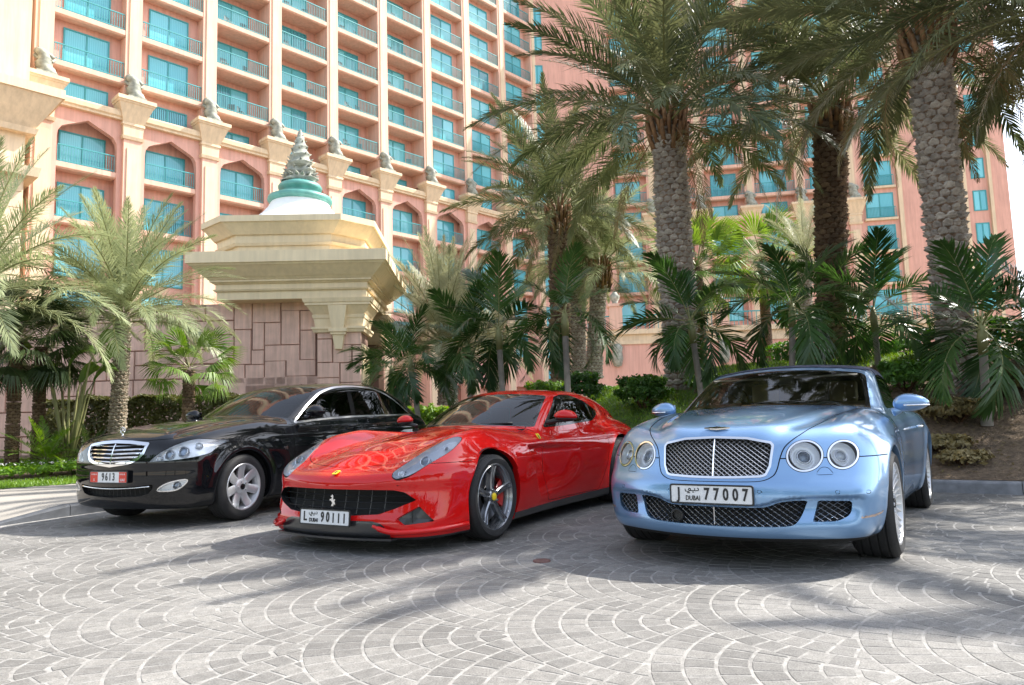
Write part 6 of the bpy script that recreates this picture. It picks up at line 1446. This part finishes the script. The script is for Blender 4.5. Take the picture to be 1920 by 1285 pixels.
def build_ferrari(pose):
    F, body, green = make_ferrari_F(); sh = Shell(F, (0, -1.05, .04), (1.05, 3.75, 1.36), .0145)
    P_ = paint('rosso red paint', (.56, .008, .008), 0., .28); CARB = mat('dark carbon trim', (.018, .019, .022), .32, coat=.4)
    DK = mat('black leather', (.02, .02, .02), .55); GL = glass_mat('coupe windscreen', (.42, .47, .46), 0, 1.52); GS = glass_mat('coupe side glass', (.20, .23, .23), 0, 1.52)
    root = car_root('sports_car', pose, 'red two-door sports coupe, low and middle of the three cars, plate L 90111')
    front = lambda C, N: (C[:, 1] < -.35) & (N[:, 1] < -.10)
    arch_cut(sh, (0.,), .343, .392); arch_cut(sh, (2.72,), .36, .405)
    gr = sym([(0, .470), (.40, .470), (.57, .468), (.655, .452), (.735, .392), (.60, .335), (.47, .292), (.25, .279), (0, .276)]); gr = rpoly(gr, .012, 4)
    sip = rpoly([(.606, .256), (.752, .348), (.838, .232), (.66, .214)], .012)
    sh.region('grille_hole', xz(gr), front); sh.region('side_hole', xz(sip), front, ['body'])
    spp = rpoly(sym([(0, .242), (.43, .243), (.50, .226), (.575, .165), (.56, .05), (0, .05)]), .01); sh.region('splitter', xz(spp), lambda C, N: (C[:, 1] < -.2), ['body'])
    hlp = crom([(.552, -.818), (.560, -.70), (.60, -.56), (.665, -.38), (.758, -.20), (.797, -.37), (.788, -.54), (.742, -.70), (.665, -.79)], 5)
    tp = lambda C, N: (C[:, 2] > .5) & (C[:, 1] < .0)
    sh.region('lamp', xy(hlp), tp, ['body']); sh.region('gap', xy(hlp), tp, ['body'], .004)
    slot = rpoly([(-.18, -.489), (.18, -.489), (.17, -.462), (-.17, -.462)], .01); sh.region('slot', xy(slot), lambda C, N: (C[:, 2] > .6), ['body'])
    hood = crom(sym([(0, -.756), (.21, -.732), (.42, -.668), (.55, -.60), (.60, -.50), (.66, -.33), (.68, 0), (.66, .45), (.68, 1.0), (.62, 1.02), (.4, .87), (0, .765)]), 4)
    hm = lambda C, N: (C[:, 2] > .5) & (C[:, 2] < .96) & (C[:, 1] < 1.2); sh.region('gap', xy(hood), hm, ['body'], .0028); sh.region('hood', xy(hood), hm, ['gap'], -.0028)
    y2 = lambda V: V[:, 1] - .62 * V[:, 0] ** 2
    wsp = rpoly(sym([(0, .795), (.40, .80), (.705, .805), (.535, 1.520), (.3, 1.545), (0, 1.55)]), [0, .02, .03, .07, .02, 0, .02, .07, .03, .02])
    wg = lambda V: psdf(np.stack([V[:, 0], y2(V)], 1), wsp); wm = lambda C, N: (C[:, 2] > .86) & (C[:, 1] < 2.1) & (green(C[:, 0], C[:, 1], C[:, 2]) < .03) & (N[:, 0] < .75)
    sh.region('frit', wg, wm, ['body', 'hood', 'gap'], .003); sh.region('glass', wg, wm, ['frit'], -.014)
    swp = rpoly([(1.20, .888), (1.73, 1.182), (1.86, 1.208), (2.05, 1.205), (2.35, 1.135), (2.60, 1.035), (2.52, .99), (2.30, .935), (1.6, .902)], [.01, .03, .06, .08, .1, .04, .04, .06, .05])
    sm = lambda C, N: (C[:, 0] > .35) & (N[:, 0] > .35) & (C[:, 2] > .87)
    sh.region('frit', yz(swp), sm, ['body'], .008); sh.region('sglass', yz(swp), sm, ['frit'], -.010)
    dp = rpoly([(1.05, .91), (.98, .70), (.93, .5), (.98, .20), (2.1, .20), (2.26, .45), (2.36, .75), (2.32, .95)], .05); dm = lambda C, N: (C[:, 0] > .6) & (N[:, 0] > .15) & (C[:, 2] < .90)
    sh.region('gap', yz(dp), dm, ['body'], .0025); sh.region('door', yz(dp), dm, ['gap'], -.0025)
    fl = lambda C, N: (C[:, 1] < -.30) & (C[:, 0] > .70) & (np.abs(C[:, 2] - .655) < .05)
    sh.region('__a', lambda V: V[:, 2] - .6575, fl, ['body']); sh.region('gap', lambda V: -(V[:, 2] - .653), fl, ['__a']); sh.L[sh.L == sh.lab('__a')] = 0
    sh.region('skirt', lambda V: V[:, 2] - .172 - .012 * (V[:, 1] > 0) * (V[:, 1] - .4), lambda C, N: (C[:, 1] > .3) & (C[:, 2] < .3), ['body', 'door', 'gap'])
    sh.region('skirt', lambda V: V[:, 2] - .125, lambda C, N: (C[:, 1] < .3) & (C[:, 2] < .3), ['body'])
    keep = ['body']
    b = panels(sh, 'body_shell', keep, P_, root, False)[0]; hd = panels(sh, 'bonnet', ['hood'], P_, root, False)[0]
    panels(sh, 'panel_gap', ['gap'], M_GAP, b, False, -.004); panels(sh, 'bonnet_slot', ['slot'], M_GAP, hd, False, -.006)
    iv = np.argmin(((sh.V - np.array([.845, .93, .80])) ** 2).sum(1))
    for sd in (1, -1):
        n = Vector(sh.N[iv] * np.array([sd, 1, 1])); n.z *= .35; n.normalize(); ce = Vector(sh.V[iv] * np.array([sd, 1, 1])) + n * .008; rot = n.to_track_quat('Z', 'Y').to_matrix()
        outl = crom([(-.026, .036), (0, .030), (.026, .036), (.028, .0), (0, -.042), (-.028, .0)], 5)
        def plate3(name, poly, h, m, par):
            mb = MB(); mb.prism([tuple(q) for q in poly], 0, h, axis='z'); me = mb.mesh(name)
            for v in me.vertices: v.co = rot @ v.co + ce
            return link(name, me, m, par)
        o = plate3('fender_shield', outl, .004, M_YEL, b); plate3('shield_horse', [(-.008, -.022), (.006, -.024), (.010, -.004), (.006, .016), (-.006, .022), (-.010, .004)], .0052, M_INK, o)
    bl = [(.47, -.950, .215), (.56, -.925, .182), (.64, -.885, .168), (.76, -.79, .168), (.86, -.665, .172), (.925, -.50, .178), (.945, -.40, .182)]
    for sd in (1, -1):
        mb = MB(); pts = crom(np.array(bl) * np.array([sd, 1, 1]), 5, False); mb.tube([tuple(q) for q in pts], [.012] * 3 + [.020] * (len(pts) - 3), 8); mb.build('front_blade', P_, b, smooth=True)
    panels(sh, 'door', ['door'], P_, root, True)
    panels(sh, 'windscreen', ['glass'], GL, root, False); panels(sh, 'window_seal', ['frit'], M_GLOSSBLK, root, False, .001); panels(sh, 'side_window', ['sglass'], GS, root, True, -.002)
    sp_ = panels(sh, 'front_splitter', ['splitter'], CARB, root, False)[0]
    mb = MB(); pts = [(x, -.985 + .24 * x * x + 2.3 * max(abs(x) - .62, 0) ** 2) for x in np.linspace(-.60, .60, 25)]
    mb.prism([tuple(p) for p in pts] + [(.60, -.5), (-.60, -.5)], .105, .120, axis='z'); mb.build('splitter_lip', CARB, sp_)
    panels(sh, 'side_skirt', ['skirt'], CARB, b, False)
    arch_lips(sh, ['body', 'door', 'skirt'], P_, b)
    fy = lambda x, z: front_y(body, x, z)
    wallobj('grille_wall', sh, keep + ['splitter'], ['grille_hole'], (0, .07, 0), M_BLK, b)
    backing(gr, lambda x, z: fy(x, z) + .085, 'grille_backing', M_UNDER, b)
    GRL = mat('black grille bars', (.03, .031, .033), .35)
    strips([((-.75, z), (.75, z)) for z in (.325, .372, .42)], gr, lambda x, z: fy(x, z) + .045, .007, 'grille_bar', GRL, b, th=.01)
    strips([((x, .26), (x, .48)) for x in (-.48, -.36, -.24, -.12, .12, .24, .36, .48)], gr, lambda x, z: fy(x, z) + .048, .006, 'grille_bar', GRL, b, th=.01)
    wallobj('intake_wall', sh, keep, ['side_hole'], (0, .05, 0), P_, b, True)
    backing(sip, lambda x, z: fy(x, z) + .035, 'intake_flap', CARB, b, True)
    strips([((.715, .215), (.70, .31))], sip, lambda x, z: fy(x, z) + .030, .006, 'flap_seam', M_UNDER, b, mirrorx=True)
    BH = mat('headlamp dark blue housing', (.10, .12, .16), .3, .3)
    lamp_unit(sh, 'lamp', root, .045, ['gap'], M_LAMPIN, [((.69, -.60, .66), .036, M_BULB, 0), ((.60, -.77, .60), .026, M_REFL, 0), ((.745, -.38, .76), .016, M_BULB, 0)])
    # nose badge and the prancing figure on the grille
    mb = MB(); pl = rpoly([(-.021, -.031), (.021, -.031), (.021, .031), (-.021, .031)], .006, 4)
    nz = .572; ny = float(front_y(body, [0.], [nz])[0])
    mb.prism([tuple(p) for p in pl], -.003, .003, axis='z'); o = mb.build('nose_badge', M_YEL, root); o.location = (0, -.845, .594); o.rotation_euler = (R(22), 0, 0)
    mb = MB(); mb.prism([(-.008, -.018), (.004, -.020), (.010, -.004), (.006, .016), (-.006, .022), (-.010, .004)], .0032, .0042, axis='z'); mb.build('badge_horse', M_INK, o)
    hs = [(-.004, -.052), (.012, -.050), (.008, -.036), (.016, -.020), (.030, -.030), (.026, -.012), (.020, .0), (.030, .012), (.022, .016), (.012, .008), (.008, .024), (.010, .040), (.0, .054), (-.006, .044), (-.020, .038), (-.014, .032), (-.004, .032), (-.012, .014), (-.026, .018), (-.030, .004), (-.022, .006), (-.012, .0), (.0, -.014), (-.010, -.026), (-.016, -.042), (-.006, -.040), (.000, -.034)]
    mb = MB(); mb.prism(hs, -.004, .004); o = mb.build('grille_horse', M_CHR, root); o.location = (.0, -.885, .375); o.scale = (1.0, 1, 1.0)
    dubai_plate(root, (0, -.972, .262), 'L', '90111', R(-4))
    # mirrors on black arms
    for s in (1, -1):
        def fn(p): return np.array([p[0] * (1 - .1 * p[2]), p[1] * (.75 if p[1] > 0 else 1.), p[2] * (1 if p[2] > 0 else .55)])
        o = ellipsoid('door_mirror', (0, 0, 0), (.115, .085, .062), P_, root, fn, 26, 14); o.location = (1.0 * s, 1.22, .985); o.rotation_euler = (0, R(4) * s, R(14) * s)
        if s < 0: o.scale = (-1, 1, 1)
        mb = MB(); mb.tube([(-.20, .0, -.075), (-.10, .0, -.050), (.07, .0, -.028)], [.022, .020, .018], 8); mb.build('mirror_arm', M_BLK, o, smooth=True)
        ellipsoid('mirror_base', (.0, .0, -.024), (.108, .078, .018), M_BLK, o)
    for y, rt, wt in ((0, .343, .255), (2.72, .362, .315)):
        for s in (1, -1): wheel('star', rt, wt, .262, root, (s * (.965 - wt / 2), y, rt), s)
    wells(root, [(0, .405, .45, .92), (2.72, .415, .42, .92)])
    mb = MB(); mb.box(-.66, .66, .95, 1.25, .5, .875); mb.box(-.70, .70, 1.2, 2.5, .22, .28); mb.box(-.12, .12, 1.1, 2.2, .28, .52); mb.box(-.62, .62, 2.3, 2.42, .3, .92); mb.build('dashboard', DK, root)
    for x in (-.36, .36): seat(root, x, 1.72, .32, DK)
    steering(root, .36, 1.38, .76, DK)
    for x0, x1 in ((.05, .52), (-.5, -.02)):
        mb = MB(); q = [(x0 + (x1 - x0) * t, .83 + .62 * (x0 + (x1 - x0) * t) ** 2 + .015 * t, .922 + .012 * t) for t in np.linspace(0, 1, 8)]; mb.tube(q, .008, 6); mb.build('wiper', M_BLK, root, smooth=True)
    return root

def build_merc(pose):
    F, body, green = make_merc_F(); sh = Shell(F, (0, -1.0, .12), (1.02, 4.42, 1.60), .0155)
    P_ = paint('black paint', (.006, .0065, .008), 0., .25); DK = mat('beige cabin', (.16, .13, .10), .6); GL = glass_mat('saloon windscreen', (.40, .38, .32), 0, 1.55)
    GS = glass_mat('dark saloon side glass', (.04, .05, .05), 0, 1.55)
    root = car_root('saloon_car', pose, 'black four-door saloon with chrome grille, farthest left of the cars, red and white plate 9613')
    front = lambda C, N: (C[:, 1] < -.2) & (N[:, 1] < -.10)
    arch_cut(sh, (0., 3.165), .343, .385)
    gr = sym([(0, .872), (.20, .864), (.405, .842), (.418, .828), (.400, .735), (.345, .672), (.24, .634), (0, .608)])
    hlp = rpoly([(.462, .654), (.53, .722), (.61, .775), (.71, .834), (.80, .868), (.895, .842), (.893, .715), (.83, .688), (.71, .668)], [.012, .05, .05, .05, .03, .02, .02, .04, .05])
    fgp = crom([(.552, .370), (.572, .408), (.66, .452), (.788, .474), (.772, .42), (.70, .372)], 5)
    lgp = rpoly(sym([(0, .412), (.30, .418), (.50, .437), (.505, .40), (.455, .345), (.36, .322), (0, .308)]), .015)
    sh.region('chrome', xz(gr), front); sh.region('grille_hole', xz(gr), front, ['chrome'], -.030)
    sh.region('gap', xz(gr), front, ['body'], .005)
    sh.region('lamp', xz(hlp), front, ['body']); sh.region('gap', xz(hlp), front, ['body'], .004)
    sh.region('fog', xz(fgp), front, ['body'], -.006); sh.region('fogrim', xz(fgp), front, ['body'], .004)
    sh.region('low_hole', xz(lgp), front, ['body'])
    hood = crom(sym([(0, -.79), (.20, -.785), (.42, -.735), (.56, -.66), (.68, -.52), (.735, -.30), (.76, .1), (.77, .5), (.75, .82), (.5, .70), (0, .605)]), 4)
    hm = lambda C, N: (C[:, 2] > .80) & (C[:, 2] < 1.13) & (C[:, 1] < 1.0); sh.region('gap', xy(hood), hm, ['body'], .0028); sh.region('hood', xy(hood), hm, ['gap'], -.0028)
    yy = lambda V: V[:, 1] - .38 * V[:, 0] ** 2
    wsp = rpoly(sym([(0, .635), (.40, .635), (.755, .66), (.615, 1.52), (.3, 1.555), (0, 1.56)]), [0, .02, .03, .07, .02, 0, .02, .07, .03, .02])
    wg = lambda V: psdf(np.stack([V[:, 0], yy(V)], 1), wsp); wm = lambda C, N: (C[:, 2] > 1.02) & (C[:, 1] < 2.0) & (green(C[:, 0], C[:, 1], C[:, 2]) < .03) & (N[:, 0] < .75)
    sh.region('frit', wg, wm, ['body', 'hood', 'gap'], .006); sh.region('glass', wg, wm, ['frit'], -.018)
    swp = rpoly([(.92, 1.000), (1.27, 1.218), (1.58, 1.375), (1.90, 1.456), (2.35, 1.486), (2.82, 1.468), (3.2, 1.372), (3.52, 1.235), (3.82, 1.088), (3.74, 1.078), (2.2, 1.066), (1.5, 1.040)], [.015, .1, .1, .15, .2, .2, .15, .1, .02, .02, .2, .2])
    sm = lambda C, N: (C[:, 0] > .40) & (N[:, 0] > .35) & (C[:, 2] > .97)
    sh.region('strip', yz(swp), sm, ['body', 'frit', 'glass'], .011); sh.region('frit', yz(swp), sm, ['strip'], -.011); sh.region('sg', yz(swp), sm, ['frit'], -.022)
    pil = [(2.10, 1.03), (2.20, 1.03), (2.265, 1.52), (2.165, 1.52)]; sh.region('frit', yz(np.array(pil)), sm, ['sg'])
    div = [(3.28, 1.03), (3.30, 1.03), (3.225, 1.45), (3.205, 1.45)]; sh.region('frit', yz(np.array(div)), sm, ['sg'])
    sh.region('sg1', lambda V: V[:, 1] - 2.2, sm, ['sg']); sh.region('sg2', lambda V: V[:, 1] - 3.26 + (V[:, 2] - 1.2) * .0, sm, ['sg'])
    dm = lambda C, N: (C[:, 0] > .55) & (N[:, 0] > .1) & (C[:, 2] < 1.06)
    for nm, dp in (('door1', [(.92, 1.10), (.80, .85), (.78, .28), (2.10, .28), (2.12, .70), (2.16, 1.10)]), ('door2', [(2.13, 1.10), (2.13, .70), (2.12, .28), (2.72, .28), (2.86, .55), (3.10, .75), (3.42, .80), (3.45, 1.10)])):
        dp = rpoly(dp, .03); sh.region('gap', yz(dp), dm, ['body'], .0025); sh.region(nm, yz(dp), dm, ['gap'], -.0025)
    lo = lambda C, N: (C[:, 2] < .42) & (C[:, 1] < -.3)
    keep = ['body']
    b = panels(sh, 'body_shell', keep, P_, root, False)[0]; panels(sh, 'bonnet', ['hood'], P_, root, False); panels(sh, 'panel_gap', ['gap'], M_GAP, b, False, -.004)
    for nm, hy in (('door1', 1.98), ('door2', 3.22)):
        for d in panels(sh, 'door', [nm], P_, root, True):
            s = 1 if d.data.vertices[0].co.x > 0 else -1; mb = MB(); mb.tube([(s * .895, hy - .10, .938), (s * .925, hy - .07, .940), (s * .930, hy + .06, .945), (s * .898, hy + .10, .948)], .014, 8); mb.build('door_handle', P_, d, smooth=True)
    panels(sh, 'windscreen', ['glass'], GL, root, False); panels(sh, 'window_seal', ['frit'], M_GLOSSBLK, root, False, .001)
    for n_ in ('sg1', 'sg2', 'sg'): panels(sh, 'side_window', [n_], GS, root, True, -.002)
    panels(sh, 'chrome_window_strip', ['strip'], M_SATIN, root, True, .003)
    arch_lips(sh, ['body', 'door1', 'door2'], P_, b)
    fy = lambda x, z: front_y(body, x, z)
    g = panels(sh, 'grille', ['chrome'], M_CHR, root, False, .006)[0]
    wallobj('grille_wall', sh, ['chrome'], ['grille_hole'], (0, .05, 0), M_CHR, g)
    gin = gr * np.array([.93, 1]) ; inner = np.array([(x * .93, .612 + (z - .608) * .86 + .012) for x, z in gr])
    backing(gr * np.array([.96, 1.]), lambda x, z: fy(x, z) + .05, 'grille_backing', M_UNDER, g)
    for z in (.815, .778, .740, .702, .664):
        strips([((-.42, z + .006), (0, z - .004)), ((0, z - .004), (.42, z + .006))], inner, lambda x, z: fy(x, z) + .012, .017, 'grille_slat', M_CHR, g, th=.016)
    strips([((0, .62), (0, .85))], gr, lambda x, z: fy(x, z) + .004, .011, 'grille_bar', M_CHR, g, th=.012)
    wallobj('intake_wall', sh, keep, ['low_hole'], (0, .06, 0), M_BLK, b); backing(lgp, lambda x, z: fy(x, z) + .06, 'intake_backing', M_UNDER, b)
    strips([((x, .30), (x, .44)) for x in np.arange(-.44, .45, .055)], lgp, lambda x, z: fy(x, z) + .04, .005, 'intake_bar', M_BLK, b)
    mb = MB(); xs_ = np.linspace(-.47, .47, 25); ys_ = fy(xs_, .396 + .09 * xs_ ** 2); mb.tube([(x, y - .003, .396 + .09 * x * x) for x, y in zip(xs_, ys_)], .0065, 6); mb.build('chrome_bumper_strip', M_CHR, b, smooth=True)
    lamp_unit(sh, 'lamp', root, .05, ['gap'], M_REFL, [((.62, -.72, .72), .040, M_BULB, 0), ((.72, -.64, .745), .046, M_BULB, 0), ((.545, -.77, .685), .026, M_REFL, 0), ((.81, -.52, .79), .030, M_REFL, 0)])
    lamp_unit(sh, 'fog', root, .035, ['fogrim'], M_REFL, [((.70, -.70, .415), .032, M_BULB, 0)], name='fog_lamp')
    panels(sh, 'fog_lamp_rim', ['fogrim'], M_CHR, b, True, .002)
    # upright star on the bonnet
    mb = MB(); c = Vector((0, -.735, .972)); r = .034
    mb.tube([c + Vector((r * math.cos(t), 0, r * math.sin(t))) for t in np.linspace(0, 2 * math.pi, 25)], .0035, 6, caps=False)
    for k in range(3):
        t = math.pi / 2 + k * 2 * math.pi / 3; mb.tube([c, c + Vector((r * math.cos(t), 0, r * math.sin(t)))], [.006, .002], 6)
    mb.tube([c + Vector((0, 0, -r)), c + Vector((0, 0, -r - .03))], [.005, .012], 8); mb.build('bonnet_star', M_CHR, root, smooth=True)
    p = plate(root, (0, -.882, .512), R(0))
    for s, nm in ((-1, 0), (1, 1)):
        mb = MB(); mb.box(s * .255 - (.105 if s > 0 else 0), s * .255 + (.105 if s < 0 else 0), -.0042, -.003, -.050, .050); mb.build('red_field', M_PLRED, p)
    on_plate(text_mesh('U.A.E', .034, .0006, .8), 'country_name', M_PLATEW, p, .2, -.027); on_plate(text_mesh('5', .034, .0006, .8), 'class_number', M_PLATEW, p, -.2, -.027)
    for s in (-1, 1):
        mb = MB(); z0 = .026
        for a, w_ in ((-.032, .014), (-.012, .010), (.006, .016), (.028, .012)): mb.box(s * .2 + a - w_ / 2, s * .2 + a + w_ / 2, -.0052, -.0048, z0 - .003, z0 + .002); mb.box(s * .2 + a - .002, s * .2 + a + .002, -.0052, -.0048, z0, z0 + .014)
        mb.build('script', M_PLATEW, p)
    for i, ch in enumerate('9613'): on_plate(text_mesh(ch, .105, .0012, .66), 'digit', M_INK, p, -.075 + .05 * i, 0)
    o = text_mesh('V8', .05, .001, 1., .002)
    for v in o.vertices: v.co = Vector((.928 + v.co.z, .64 + v.co.x, .716 + v.co.y))
    o.materials.clear(); link('fender_badge', o, M_SATIN, b)
    mirrors(root, P_, (.985, 1.10, 1.135), (.125, .09, .072), ((.86, 1.06, 1.055), (.93, 1.08, 1.10)), chrome=False)
    for y in (0, 3.165):
        for s in (1, -1): wheel('seven', .343, .245, .236, root, (s * .800, y, .343), s)
    wells(root, [(0, .40, .45, .88), (3.165, .40, .45, .88)])
    mb = MB(); mb.box(-.70, .70, .85, 1.2, .6, 1.02); mb.box(-.72, .72, 1.1, 3.4, .32, .38); mb.box(-.68, .68, 3.3, 3.5, .4, 1.05); mb.build('dashboard', DK, root)
    for x in (-.36, .36): seat(root, x, 1.75, .48, DK); seat(root, x, 2.85, .48, DK)
    steering(root, .36, 1.35, .98, M_BLK)
    return root
build_bentley(POSE_B)
build_ferrari(POSE_F)
build_merc(POSE_M)
